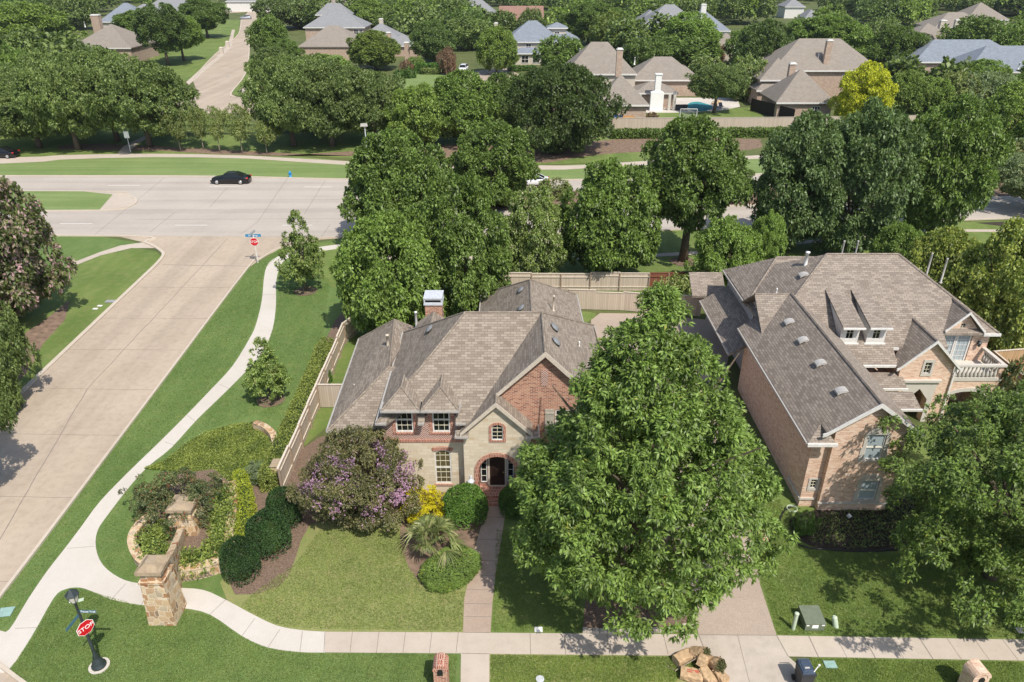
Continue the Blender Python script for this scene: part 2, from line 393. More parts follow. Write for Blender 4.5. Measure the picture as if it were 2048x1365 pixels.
plain('brass', (.5, .35, .1), .3, .5, .8); plain('car_black', (.006, .007, .009), .12, .6, 0, .1); plain('car_white', (.75, .76, .78), .2, .6, 0, .03)
plain('car_silver', (.30, .33, .37), .25, .6, .4, .05); plain('rim', (.55, .55, .56), .3, .5, .7); plain('tail_red', (.5, .02, .02), .3)
plain('wood_orange', (.5, .27, .1), .8); plain('net_white', (.7, .7, .68), .6); plain('bin_blue', (.03, .10, .32), .5); plain('red_paint', (.45, .04, .03), .5); plain('white_brick', (.76, .75, .72), .8, .1, 0, .1, 9)
s = NT('glass'); s.base((.012, .014, .014)); s.rough(.06, .5); MATS['glass'] = s.m
s = NT('glass_blind'); uv = s.coord('UV', scale=(1, 14, 1)); wv = s.n('TexWave'); wv.bands_direction = 'Y'; wv.inputs['Scale'].default_value = .5
s.l(uv, wv.inputs['Vector']); s.base(s.mix(wv.outputs['Fac'], (.05, .04, .022), (.16, .13, .07))); s.rough(.12, .5); MATS['glass_blind'] = s.m
s = NT('glass_curtain'); s.base((.34, .40, .42)); s.rough(.12, .5); MATS['glass_curtain'] = s.m
leafmat('leaf_bright', (.050, .112, .018), (.125, .215, .040), (.30, .30, .06), .04, gain=1.55)
leafmat('leaf_mid', (.034, .085, .018), (.085, .155, .034))
leafmat('leaf_deep', (.032, .076, .02), (.075, .138, .038))
leafmat('leaf_oak', (.05, .082, .028), (.115, .152, .055))
leafmat('leaf_yellowgreen', (.085, .135, .022), (.19, .245, .042))
leafmat('leaf_lime', (.30, .34, .02), (.60, .60, .05), gain=1.1)
leafmat('leaf_grey', (.075, .105, .055), (.15, .185, .105))
leafmat('leaf_dusty', (.075, .105, .035), (.15, .175, .07), (.34, .24, .14), .10)
leafmat('leaf_white_flower', (.06, .10, .03), (.13, .17, .055), (.55, .50, .38), .16)
leafmat('leaf_pink_flower', (.05, .08, .025), (.115, .14, .05), (.58, .36, .41), .42, gain=1.8)
leafmat('leaf_purple_myrtle', (.075, .085, .032), (.185, .175, .07), (.48, .30, .36), .10, gain=1.3)
leafmat('blossom_purple', (.32, .18, .29), (.54, .34, .49), gain=1)
leafmat('leaf_red_myrtle', (.045, .075, .03), (.12, .125, .05), (.40, .11, .07), .16)
leafmat('leaf_russet', (.07, .05, .03), (.16, .10, .06), (.25, .07, .05), .2)
leafmat('leaf_oak_near', (.036, .072, .018), (.10, .155, .035), (.26, .28, .05), .08, gain=2.2)
leafmat('leaf_light', (.060, .115, .022), (.125, .185, .04))
leafmat('leaf_mid2', (.036, .088, .018), (.088, .155, .032))
leafmat('leaf_deep2', (.044, .086, .034), (.10, .15, .064))
leafmat('leaf_deepg', (.030, .075, .022), (.075, .130, .045))
leafmat('leaf_roundoak', (.022, .052, .016), (.055, .092, .028))
leafmat('leaf_golden', (.085, .12, .025), (.19, .21, .05), (.30, .26, .06), .08)
leafmat('leaf_young', (.06, .10, .025), (.14, .185, .06), (.24, .18, .09), .1)
leafmat('leaf_yg', (.065, .115, .018), (.145, .20, .035))
leafmat('leaf_yg2', (.06, .095, .018), (.12, .155, .03))
leafmat('leaf_farmix', (.035, .065, .022), (.10, .135, .045))
leafmat('leaf_hedge', (.12, .16, .02), (.26, .30, .035), gain=1.2)
leafmat('leaf_hedge_lime', (.22, .27, .025), (.38, .42, .04), gain=1.1)
leafmat('leaf_nandina', (.09, .15, .02), (.24, .30, .035), (.38, .22, .10), .08, gain=1.1)
leafmat('leaf_yellow', (.42, .38, .012), (.75, .66, .02), gain=1.1)
leafmat('leaf_holly', (.018, .045, .014), (.048, .10, .026), None, 0, .15, .55, .3, gain=1.1)
leafmat('leaf_box', (.045, .105, .016), (.12, .22, .035), None, 0, .15, .5, .3, gain=1.1)
leafmat('leaf_silver', (.15, .21, .13), (.28, .34, .23), gain=1.1)
leafmat('leaf_palm', (.12, .16, .06), (.26, .30, .13), (.42, .36, .22), .1, gain=1.1)
leafmat('leaf_ground', (.065, .095, .022), (.15, .18, .04))
leafmat('leaf_lantana', (.08, .155, .014), (.19, .30, .03), (.55, .45, .03), .03, gain=1.1)
# ---------------- ground, roads, paths ----------------
sheet('ground', [(-900, -30), (900, -30), (900, 1500), (-900, 1500)], 0, 'ground_soil')
S = lambda n, px, z, m, sm=0, **k: sheet(n, smooth_poly(GP(px), sm, True) if sm else GP(px), z, m, **k)
# lawns
S('verge_lawn', [(-60, 1250), (0, 1196), (298, 800), (496, 537), (560, 497), (700, 476), (700, 560), (680, 660), (640, 720), (560, 850), (560, 1100), (470, 1250), (300, 1190), (160, 1190), (0, 1400), (-100, 1400)], .004, 'lawn_lush')
S('corner_lawn', [(170, 1165), (100, 1170), (0, 1330), (60, 1372), (140, 1450), (925, 1450), (925, 1300), (600, 1300), (480, 1262), (360, 1200)], .010, 'lawn_lush')
S('front_lawn', [(470, 1240), (440, 1165), (500, 1100), (590, 1000), (640, 960), (700, 900), (940, 900), (940, 1275), (600, 1275), (520, 1262)], .008, 'lawn_dry')
S('tree_lawn', [(960, 900), (1400, 900), (1400, 1275), (975, 1275)], .004, 'lawn_side')
S('kerb_lawn', [(925, 1295), (1400, 1295), (1395, 1450), (925, 1450)], .008, 'lawn_dry')
S('neighbour_lawn', [(1490, 900), (1560, 860), (2500, 860), (2600, 1285), (1553, 1280), (1500, 1100)], .004, 'lawn_side')
S('neighbour_kerb_lawn', [(1620, 1300), (2700, 1305), (2800, 1450), (1650, 1450)], .004, 'lawn_side')
S('side_yard_lawn', [(640, 800), (683, 690), (705, 660), (770, 640), (740, 700), (670, 840), (600, 900)], .006, 'lawn_side')
S('west_lawn', [(-700, 1190), (0, 827), (310, 533), (325, 515), (310, 502), (200, 485), (-500, 500)], .004, 'lawn_side')
S('west_corner_lawn', [(-500, 472), (100, 471), (200, 473), (276, 486), (200, 508), (140, 535), (-500, 640)], .008, 'lawn_lush')
S('far_verge_lawn', [(-600, 353), (-600, 316), (0, 318), (300, 309), (600, 314), (735, 327), (1100, 332), (1300, 322), (1500, 312), (1950, 285), (2500, 262), (2500, 300), (1940, 335), (1290, 358), (1000, 362)], .006, 'lawn_far')
S('park_lawn', [(-600, 316), (0, 318), (300, 308), (600, 312), (1070, 330), (1300, 322), (1300, 280), (1100, 270), (600, 255), (390, 236), (0, 260), (-600, 260)], .004, 'lawn_side')
S('boulevard_back_lawn', [(560, 500), (700, 480), (1320, 462), (1940, 444), (2500, 425), (2600, 470), (1400, 540), (1010, 560), (700, 600)], .007, 'lawn_side')
S('bare_patch', [(1190, 283), (1300, 276), (1500, 278), (1520, 284), (1500, 300), (1270, 305), (1180, 312), (1090, 326), (1060, 318), (1090, 300)], .009, 'soil_brown', 3)
S('bare_patch', [(900, 290), (1100, 300), (1180, 312), (1060, 322), (850, 318), (560, 306), (300, 292), (150, 288), (120, 300), (320, 302), (560, 312)], .008, 'soil_brown', 2)
S('east_bed', [(1940, 385), (2500, 360), (2500, 345), (1940, 350)], .009, 'soil_brown')
S('east_bed', [(1950, 446), (2030, 443), (2400, 430), (2400, 452), (2040, 458)], .011, 'dark_bed')
# carriageways
S('side_road', [(-60, 1256), (0, 1196), (298, 800), (496, 537), (520, 520), (560, 498), (640, 480), (700, 476), (700, 440), (230, 440), (230, 472), (290, 486), (322, 503), (326, 514), (310, 533), (0, 827), (-700, 1500), (3000, 1900), (3000, 1640), (300, 1470), (110, 1405), (45, 1366), (0, 1332), (-45, 1300)], .012, 'road_concrete')
S('boulevard', [(-900, 352), (0, 353), (420, 354), (700, 360), (1000, 362), (1290, 358), (1500, 350), (1940, 335), (2600, 305), (2600, 420), (1940, 441), (1320, 462), (1000, 470), (700, 475), (230, 472), (-900, 474)], .016, 'boulevard_concrete')
S('median', [(-900, 384), (60, 384), (160, 384), (226, 391), (200, 421), (60, 423), (-900, 428)], .10, 'lawn_far')
S('median_nose', [(226, 391), (258, 393), (273, 402), (262, 413), (225, 421), (200, 421)], .10, 'walk_tan', 0, thick=.1)
S('median', [(735, 398), (760, 386), (900, 385), (1290, 382), (1940, 360), (2600, 330), (2600, 378), (1940, 394), (1320, 417), (780, 424), (740, 415)], .10, 'soil_brown')
S('far_street', [(385, 159), (430, 110), (477, 69), (482, 40), (498, 22), (600, 10), (620, 14), (530, 26), (505, 45), (499, 64), (498, 110), (490, 150), (462, 188), (476, 196), (512, 200), (560, 212), (545, 226), (385, 226), (300, 226), (300, 212), (385, 200), (392, 178)], .012, 'road_concrete')
S('far_cross_street', [(380, 22), (500, 16), (700, 10), (700, 15), (500, 24), (380, 32)], .016, 'road_concrete')
S('far_lawn', [(300, 40), (480, 40), (477, 69), (430, 110), (385, 159), (330, 170), (300, 120)], .006, 'lawn_side')
S('far_lawn', [(462, 188), (490, 150), (500, 110), (560, 120), (620, 200), (512, 200)], .006, 'lawn_side')
S('far_lawn', [(380, 8), (620, 6), (620, 12), (500, 17), (380, 23)], .006, 'lawn_far')
S('far_lawn', [(815, 148), (1000, 148), (1010, 160), (960, 175), (780, 178)], .006, 'lawn_far')
S('far_lawn', [(1010, 148), (1180, 140), (1190, 160), (1020, 170)], .006, 'lawn_side')
S('pool_lawn', [(1300, 222), (1345, 222), (1500, 215), (1540, 240), (1540, 246), (1300, 246)], .006, 'lawn_side')
S('patio', [(1290, 196), (1475, 196), (1480, 214), (1440, 222), (1350, 226), (1290, 226)], .010, 'walk_white')
S('pool_water', smooth_poly([(1378, 207), (1395, 204), (1412, 208), (1425, 213), (1418, 221), (1395, 223), (1376, 217)], 4, True), .02, 'water')
S('far_driveway', [(905, 150), (1010, 135), (1040, 150), (985, 165), (905, 160)], .010, 'aggregate')
# paths
S('corner_path', [(-30, 1262), (0, 1262), (19, 1260), (56, 1200), (94, 1144), (129, 1099), (163, 1054), (201, 1003), (257, 945), (317, 887), (373, 831), (422, 780), (465, 733), (498, 680), (512, 650), (524, 600), (530, 545), (545, 520), (590, 503), (680, 489), (700, 488), (700, 494), (600, 510), (566, 524), (553, 560), (552, 610), (545, 660), (525, 705), (497, 738), (456, 780), (394, 840), (343, 896), (296, 934), (257, 977), (214, 1033), (195, 1063), (192, 1097), (206, 1131), (240, 1157), (279, 1168), (351, 1176), (407, 1181), (454, 1202), (506, 1230), (553, 1252), (600, 1261), (640, 1264), (649, 1264.6), (650, 1265), (650, 1305.5), (649, 1306), (640, 1306), (600, 1305), (536, 1296), (484, 1273), (420, 1230), (364, 1217), (283, 1211), (223, 1200), (190, 1186), (159, 1176), (129, 1180), (107, 1198), (64, 1273), (17, 1341), (-12, 1335)], .024, 'walk_white', 3, thick=.02)
S('front_path', [(650, 1264.6), (925, 1266), (925, 1308), (650, 1306)], .024, 'walk_tan')
S('front_path', [(979, 1266.5), (1396, 1270), (1414, 1313), (979, 1309)], .024, 'walk_tan')
S('front_path', [(1553, 1272), (2600, 1290), (2680, 1334), (1576, 1314)], .024, 'walk_tan')
S('garden_path', [(970, 1012), (963, 1050), (946, 1110), (935, 1170), (928, 1200), (926, 1266.5), (981, 1266.5), (985, 1205), (991, 1150), (1003, 1080), (1013, 1012)], .022, 'brick_walk')
S('garden_path', [(925, 1266), (922, 1310), (920, 1450), (978, 1450), (979, 1310), (980, 1266)], .028, 'walk_tan')
S('driveway', [(1397, 1271), (1380, 1180), (1350, 1050), (1330, 950), (1300, 850), (1260, 760), (1180, 720), (1182, 640), (1200, 627), (1300, 628), (1410, 640), (1430, 585), (1480, 600), (1440, 800), (1480, 950), (1500, 1060), (1520, 1170), (1553, 1271)], .018, 'aggregate')
S('court_lawn', [(1145, 624), (1175, 624), (1192, 628), (1189, 636), (1172, 647), (1150, 645)], .022, 'lawn_side')
S('back_strip_lawn', [(1140, 586), (1400, 588), (1400, 584), (1140, 580)], .01, 'lawn_side')
S('driveway_apron', [(1397, 1270.5), (1553, 1271.5), (1576, 1314), (1600, 1335), (1690, 1450), (1340, 1450), (1380, 1365), (1414, 1313)], .028, 'apron')
S('far_path', [(-600, 316), (0, 316), (120, 311), (300, 308), (500, 312), (735, 325), (1070, 331), (1160, 331), (1285, 323), (1500, 312), (1800, 296), (1950, 285), (2500, 258), (2500, 266), (1950, 291), (1800, 302), (1500, 319), (1285, 331), (1160, 338), (1072, 340), (735, 333), (500, 318), (300, 315), (120, 320), (0, 328), (-600, 330)], .018, 'walk_tan', 2)
S('far_path', [(235, 308), (245, 295), (262, 285), (300, 268), (312, 262), (320, 265), (275, 288), (262, 300), (258, 309)], .014, 'walk_tan')
S('far_path', [(372, 165), (400, 140), (430, 118), (455, 92), (464, 60), (470, 60), (466, 80), (462, 96), (436, 121), (412, 140), (392, 158), (378, 170)], .02, 'walk_tan')
S('far_path', [(476, 185), (500, 152), (508, 152), (490, 186), (500, 193), (512, 197), (490, 195)], .02, 'walk_tan')
S('far_path', [(700, 512), (1200, 514), (1400, 503), (1850, 459), (2500, 462), (2500, 467), (1850, 464), (1400, 509), (1200, 521), (700, 519)], .02, 'walk_tan')
S('corner_strip', [(275, 487), (296, 484), (318, 497), (262, 497), (200, 512), (145, 534), (140, 528), (200, 505), (240, 492)], .02, 'walk_tan')
# beds
S('mulch_bed', [(470, 1190), (560, 1172), (590, 1120), (620, 1050), (700, 1040), (860, 1020), (975, 1015), (960, 900), (700, 860), (600, 900), (545, 920), (490, 960), (470, 1040), (455, 1120)], .014, 'mulch', 2)
S('mulch_bed', [(840, 1170), (800, 1080), (830, 1010), (975, 1010), (962, 1050), (945, 1110), (936, 1160), (905, 1180)], .016, 'soil_brown', 3)
S('mulch_bed', [(1165, 1266), (1180, 1100), (1260, 1040), (1340, 1060), (1378, 1180), (1391, 1255), (1370, 1266)], .016, 'mulch')
S('dark_bed', [(1600, 1028), (1580, 1060), (1620, 1092), (1700, 1105), (1850, 1090), (1900, 1000), (1760, 1000)], .02, 'dark_bed', 3)
for c, r in (((611, 583), 1.05), ((541, 801), .95), ((1366, 524), 1.3), ((362, 303), .5), ((407, 299), .5), ((440, 305), .5), ((485, 307), .5), ((534, 309), .6)):
    x, y = G(*c); sheet('mulch_bed', [(x + r * math.cos(t * .45) * (1 + .08 * math.sin(t * 2.1)), y + r * math.sin(t * .45)) for t in range(14)], .03, 'mulch')
S('mulch_bed', [(640, 700), (672, 640), (690, 620), (720, 640), (690, 660), (655, 720), (600, 830), (580, 840)], .012, 'mulch')
S('mulch_bed', [(-300, 900), (0, 700), (90, 640), (140, 600), (130, 640), (85, 690), (60, 740), (0, 800)], .012, 'soil_brown')
# kerbs
m = MB()
for pl, ww in (([(-700, 1500), (0, 827), (310, 533)], .32), ([(310, 533), (326, 514), (322, 503), (290, 486), (230, 473), (-600, 473.5)], .3),
           ([(-45, 1300), (-60, 1256), (0, 1196), (298, 800), (496, 537), (520, 520), (560, 498), (640, 480), (700, 475), (1320, 462), (1940, 441), (2500, 421)], .16),
           ([(-900, 352), (0, 353), (420, 354), (700, 360), (1000, 362), (1290, 358), (1500, 350), (1940, 335)], .3), ([(-900, 384), (160, 384), (226, 391), (258, 393), (273, 402), (262, 413), (225, 421), (60, 423), (-900, 427)], .25),
           ([(1290, 381.5), (1940, 359.5)], .3), ([(1320, 418), (1940, 395)], .3),
           ([(385, 159), (430, 110), (477, 69), (482, 40)], .3), ([(499, 64), (498, 110), (490, 150), (462, 188), (476, 196), (512, 200)], .3), ([(300, 227), (560, 227)], .3),
           ([(-45, 1300), (0, 1332), (45, 1366), (110, 1405), (300, 1460)], .16)):
    ribbon(m, smooth_poly(GP(pl), 4) if len(pl) > 3 else GP(pl), ww, -.05, .125)
tag(m.build('kerb', 'kerb'), kind='structure')
# joints and cracks in the slabs
m = MB(); random.seed(5)
def crack(a, b, wd, z, jit=.03):
    (x0, y0), (x1, y1) = G(*a), G(*b); n = max(2, int(math.dist((x0, y0), (x1, y1)) / 1.2)); 
    ribbon(m, [(x0 + (x1 - x0) * i / n + random.uniform(-jit, jit), y0 + (y1 - y0) * i / n + random.uniform(-jit, jit)) for i in range(n + 1)], wd, z - .003, z)
crack((-80, 1010 + 205), (175, 778), .045, .02); crack((175, 778), (406, 531), .045, .02); crack((406, 531), (455, 478), .05, .02)
crack((325, 530), (495, 533), .07, .02)
for v in (575, 637, 700, 777, 868, 992, 1160):
    ul = 310 - (v - 533) / .949; ur = 496 - (v - 537) / 1.328
    crack((ul, v), (ur, v + (4 if v > 700 else 1)), .022, .02)
for a, b in (((190, 470), (330, 355)), ((300, 465), (350, 425)), ((420, 415), (455, 375)), ((515, 445), (575, 357)), ((608, 430), (650, 362)), ((480, 470), (515, 445)), ((0, 403), (60, 470)), ((640, 478), (660, 450))):
    crack(a, b, .045, .0205)
crack((0, 404), (700, 400), .03, .0205); crack((275, 440), (695, 437), .03, .0205)
for u in range(705, 925, 53): crack((u, 1265), (u - 5, 1307), .022, .0285, 0)
crack((650, 1264.6), (648, 1306), .02, .0285, 0)
for u in (1060, 1128, 1213, 1326): crack((u, 1267), (u + (u - 1024) * .034, 1310), .024, .0285, 0)
for u, w_ in ((1617, .04), (1672, .02), (1727, .04), (1782, .02), (1838, .04), (1893, .02), (1947, .02), (2003, .02)): crack((u, 1272 + (u - 1553) * .014), (u + (u - 1024) * .034, 1315 + (u - 1553) * .015), w_, .0285, 0)
for v, x0, x1 in ((1035, 967, 1010), (1080, 957, 1003), (1122, 944, 996), (1152, 938, 991), (1180, 933, 988), (1208, 928, 984), (1234, 927, 983)): crack((x0, v), (x1, v + 1), .025, .0265, 0)
crack((926, 1266), (980, 1266.6), .03, .0325, 0); crack((924, 1308), (979, 1309), .03, .0325, 0)
crack((1397, 1271), (1553, 1272), .03, .0325, 0); crack((1397, 1271), (1414, 1313), .035, .0325, 0); crack((1553, 1272), (1576, 1314), .035, .0325, 0)
crack((1475, 1272), (1520, 1450), .018, .0325, 0)
for a, b in (((134, 1098), (188, 1094)), ((330, 885), (360, 895)), ((375, 832), (396, 848)), ((223, 1200), (252, 1168)), ((420, 1230), (452, 1200)), ((484, 1273), (510, 1238)), ((536, 1296), (560, 1260)), ((88, 1256), (30, 1258)), ((283, 1211), (300, 1176)), ((600, 1305), (605, 1263)), ((440, 770), (462, 780)), ((505, 680), (535, 680)), ((525, 590), (553, 590))): crack(a, b, .02, .0285, 0)
tag(m.build('paving_joint', 'joint'), kind='structure')
m = MB()
for u0, u1, v in ((120, 185, 448), (350, 415, 451), (565, 625, 451), (215, 280, 371.5), (418, 482, 373.5), (608, 665, 374.5), (800, 860, 451), (-80, -20, 448)):
    ribbon(m, GP([(u0, v), (u1, v)]), .13, .0165, .0205)
ribbon(m, GP([(1958, 419), (1995, 418)]), .14, .0165, .0205)
tag(m.build('lane_marking', 'lane_paint'), kind='structure')
# small covers set in the ground
def cover(name, label, cat, u, v, w_, d_, mat, rnd=False, rz=0, grp=None):
    x, y = G(u, v); o = MB()
    if rnd: o.lathe(0, 0, [(w_ / 2, 0), (w_ / 2, .03), (w_ * .42, .035)], 14)
    else: o.obox((0, 0, .02), (w_, d_, .04), rz)
    ob = o.build(name, mat); ob.location = (x, y, .03); return tag(ob, label, cat, grp)
cover('utility_cover', 'teal rectangular utility cover in grass at left picture edge', 'cover', 12, 1226, .62, .55, 'utility_teal', rz=.15)
cover('utility_cover', 'pale teal utility cover in grass right of the wheeled bin', 'cover', 1660, 1331, .5, .36, 'utility_teal')
cover('meter_cover', 'white meter lid in shaded grass beside the front sidewalk', 'cover', 1077, 1261, .36, .26, 'pipe_white')
cover('manhole_cover', 'round grey meter lid in grass near the bottom edge', 'cover', 1080, 1360, .36, .3, 'metal_grey', True)
cover('meter_cover', 'white slab lid in neighbour lawn above the sidewalk', 'cover', 2044, 1263, .5, .3, 'walk_white')
cover('valve_cover', 'small white oval lid in grass left of lamp post', 'cover', 146, 1203, .28, .2, 'pipe_white', rz=.4)
cover('valve_cover', 'small pale green oval lid in grass behind lamp post', 'cover', 162, 1202, .26, .18, 'utility_green_pale', rz=.4)
cover('valve_cover', 'small white lid in grass nearest the side road kerb', 'cover', 200, 613, .4, .24, 'pipe_white')
cover('valve_cover', 'small white lid below its twin in the grass west of side road', 'cover', 191, 619, .4, .24, 'pipe_white')
cover('drain_grate', 'dark metal drain grate beside the side road kerb', 'grate', 221, 604, .8, .5, 'lead')
cover('valve_cover', 'white lid set in the grass median', 'cover', 153, 408, .9, .5, 'pipe_white')
cover('manhole_cover', 'dark round manhole cover in the far residential street', 'cover', 455, 153, .9, .5, 'lead', True)
# ---------------- foliage ----------------
def leaves_mesh(name, tips, outs, k, L, W, droop, rng, spread=1.0, flower=None):
    """tips (n,3), outs (n,3): k leaf-shaped quads radiate from every twig tip"""
    n = len(tips); T = np.repeat(tips, k, 0); O = np.repeat(outs, k, 0); m = n * k
    d = rng.normal(size=(m, 3)); d /= np.linalg.norm(d, axis=1, keepdims=True)
    d = d * spread + O * .75; d[:, 2] -= droop; d /= np.linalg.norm(d, axis=1, keepdims=True)
    up = O * .6 + np.array([0, 0, .9]) + rng.normal(size=(m, 3)) * .45
    s = np.cross(d, up); s /= np.linalg.norm(s, axis=1, keepdims=True) + 1e-9
    l = L * rng.uniform(.65, 1.25, (m, 1)); w_ = W * rng.uniform(.7, 1.2, (m, 1))
    a = T + d * l * .08; mid = T + d * l * .55; b = T + d * l; b[:, 2] -= (l[:, 0] * .15 * (droop > 0))
    V = np.stack([a, mid + s * w_ / 2, b, mid - s * w_ / 2], 1).reshape(-1, 3).astype(np.float32)
    me = bpy.data.meshes.new(name); me.vertices.add(m * 4); me.vertices.foreach_set('co', V.ravel())
    me.loops.add(m * 4); me.loops.foreach_set('vertex_index', np.arange(m * 4, dtype=np.int32))
    me.polygons.add(m); me.polygons.foreach_set('loop_start', np.arange(0, m * 4, 4, dtype=np.int32)); me.polygons.foreach_set('loop_total', np.full(m, 4, np.int32))
    me.update(calc_edges=True); return me
def lump(rng, nb):
    ph = rng.uniform(0, 6.28, (nb, 3)); fr = rng.integers(1, 6, (nb, 2)); am = rng.uniform(.4, 1, nb) / nb
    return lambda th, t: sum(am[i] * np.sin(fr[i, 0] * th + ph[i, 0] + 2.5 * np.sin(fr[i, 1] * t * 3 + ph[i, 1])) for i in range(nb))
def profile(kind, t):
    t = np.clip(t, 0, 1)
    if kind == 'dome': q = np.where(t < .33, (.33 - t) / .33, (t - .33) / .67); return (1 - q ** 2.3) ** .5 * np.where(t < .33, .55 + .45 * (1 - q), 1)
    if kind == 'oval': q = np.abs(t - .45) / .55; return np.clip(1 - q ** 2.2, 0, 1) ** .5
    if kind == 'cone': return np.where(t < .22, .55 + .45 * t / .22, ((1 - t) / .78) ** .72)
    if kind == 'big': return np.interp(t, [0, .05, .13, .24, .36, .5, .62, .75, .88, 1], [.34, .64, .94, 1, .88, .70, .54, .36, .20, .03])
    if kind == 'vase': return np.interp(t, [0, .2, .55, .8, 1], [.25, .55, .95, .85, .3])
    if kind == 'wide': q = np.where(t < .45, (.45 - t) / .45, (t - .45) / .55); return (1 - q ** 2.6) ** .5
def crown(name, kind, seed, nclump, ntip, k, L, W, clump=.17, droop=.2, ragged=.22, inner=.25, spread=1., vsq=.75, hscale=1.):
    """unit crown: radius 1, height 1 (vsq keeps clumps round when the crown is scaled by hscale)"""
    rng = np.random.default_rng(seed); lp = lump(rng, 7)
    t = rng.uniform(0.02, 1, nclump * 3); pr = profile(kind, t); keep = rng.uniform(0, 1, len(t)) < pr + .08; t = t[keep][:nclump]; n = len(t)
    th = rng.uniform(0, 2 * np.pi, n); rr = profile(kind, t) * (1 + ragged * 2.2 * lp(th, t)) * np.where(rng.uniform(0, 1, n) < inner, rng.uniform(.25, .75, n), rng.uniform(.80, 1.0, n))
    rc = clump * rng.uniform(.55, 1.35, n)
    C = np.stack([rr * np.cos(th) * (1 - rc * .5), rr * np.sin(th) * (1 - rc * .5), t * (1 - rc * .4 / hscale)], 1)
    per = np.maximum(2, (ntip * rc ** 2 / (rc ** 2).sum()).astype(int)); ids = np.repeat(np.arange(n), per); m = len(ids)
    d = rng.normal(size=(m, 3)); out = C[ids] - np.array([0, 0, .45]); out /= np.linalg.norm(out, axis=1, keepdims=True)
    d = d + out * .9 + np.array([0, 0, .35]); d /= np.linalg.norm(d, axis=1, keepdims=True)
    u = rng.uniform(.55, 1.08, (m, 1)); P = C[ids] + d * u * rc[ids][:, None] * np.array([1, 1, vsq / hscale])
    me = leaves_mesh(name, P * np.array([1, 1, hscale]), d, k, L, W, droop, rng, spread)
    return me, C
PROTO = {}
def mk(key, **k): PROTO[key] = crown(key, **k)
for i in range(3): mk('dome%d' % i, kind='dome', seed=20 + i, nclump=200, ntip=11000, k=5, L=.062, W=.036, clump=.17, hscale=1.5, vsq=.8, ragged=.34, droop=.03)
for i in range(2): mk('wide%d' % i, kind='wide', seed=30 + i, nclump=260, ntip=11500, k=5, L=.05, W=.028, clump=.155, hscale=1.1, vsq=.65, ragged=.4, droop=.03)
mk('oval0', kind='oval', seed=41, nclump=210, ntip=11000, k=5, L=.066, W=.036, clump=.165, hscale=1.9, vsq=.85, ragged=.3, droop=.05)
mk('oval1', kind='oval', seed=42, nclump=210, ntip=11000, k=5, L=.066, W=.036, clump=.165, hscale=1.9, vsq=.85, ragged=.3, droop=.05)
mk('cone0', kind='cone', seed=51, nclump=95, ntip=1900, k=5, L=.13, W=.055, clump=.15, hscale=2.8, vsq=1, ragged=.3, inner=.3)
mk('vase0', kind='vase', seed=61, nclump=70, ntip=1100, k=5, L=.14, W=.05, clump=.2, hscale=1.7, vsq=1, ragged=.5, inner=.3)
for i in range(4): mk('far%d' % i, kind=('dome', 'wide', 'oval', 'dome')[i], seed=70 + i, nclump=120, ntip=2600, k=4, L=.12, W=.062, clump=.21, hscale=(1.4, 1.2, 1.7, 1.3)[i], vsq=.85, ragged=.35)
mk('bush0', kind='wide', seed=80, nclump=200, ntip=3600, k=5, L=.085, W=.05, clump=.14, hscale=1.5, ragged=.08, inner=.1, droop=0)
def dense_bush(name, seed, n):
    r_ = np.random.default_rng(seed); d = r_.normal(size=(n, 3)); d[:, 2] = np.abs(d[:, 2]) - .35 * (r_.uniform(0, 1, n) < .4); d /= np.linalg.norm(d, axis=1, keepdims=True)
    q = 1 + .035 * np.sin(d[:, 0:1] * 7 + 1) * np.sin(d[:, 1:2] * 8) + r_.normal(size=(n, 1)) * .022
    p = np.sign(d) * np.abs(d) ** .85 * q * np.array([1, 1, .95]) ; p[:, 2] = .55 + p[:, 2] * .95; p[:, 2] = np.maximum(p[:, 2], .03)
    return leaves_mesh(name, p, d, 4, .075, .05, 0, r_, .9), None
PROTO['bush0'] = dense_bush('bush0', 80, 3600)
mk('bush1', kind='wide', seed=81, nclump=60, ntip=900, k=5, L=.17, W=.07, clump=.25, hscale=1.2, ragged=.4, inner=.2)
mk('bush2', kind='wide', seed=83, nclump=150, ntip=5200, k=5, L=.06, W=.026, clump=.15, hscale=1.2, ragged=.45, inner=.2, droop=.05)
def trunk_mesh(rng, r0, hc, R_, Hc, zc0, nl, low=None):
    m = MB(); lean = [rng.uniform(-.04, .04) * hc for _ in 'ab']
    m.tube([(0, 0, -.1), (lean[0] * .3, lean[1] * .3, hc * .35), (lean[0], lean[1], hc)], [r0 * 1.35, r0, r0 * .8], 9)
    for i in range(nl):
        a = 2 * math.pi * (i + rng.uniform(-.3, .3)) / nl; f = rng.uniform(.45, .8); zt = zc0 + Hc * rng.uniform(.3, .85)
        p0 = Vector((lean[0], lean[1], hc * .95)); p3 = Vector((math.cos(a) * R_ * f, math.sin(a) * R_ * f, zt))
        p1 = p0.lerp(p3, .33) + Vector((0, 0, Hc * .08)); p2 = p0.lerp(p3, .7) + Vector((0, 0, Hc * .05))
        m.tube([p0, p1, p2, p3], [r0 * .62, r0 * .42, r0 * .24, r0 * .08], 6, False)
    return m
TSEED = [0]
def put(me_key, name, mat, parent, loc, scale, rz=0, tilt=0):
    me, _ = PROTO[me_key]
    if not me.materials: me.materials.append(None)
    o = bpy.data.objects.new(name, me); sc.collection.objects.link(o); o.parent = parent; o.location = loc; o.scale = scale
    o.rotation_euler = (tilt, 0, rz); o.material_slots[0].link = 'OBJECT'; o.material_slots[0].material = MATS[mat]; return o
HS = {}
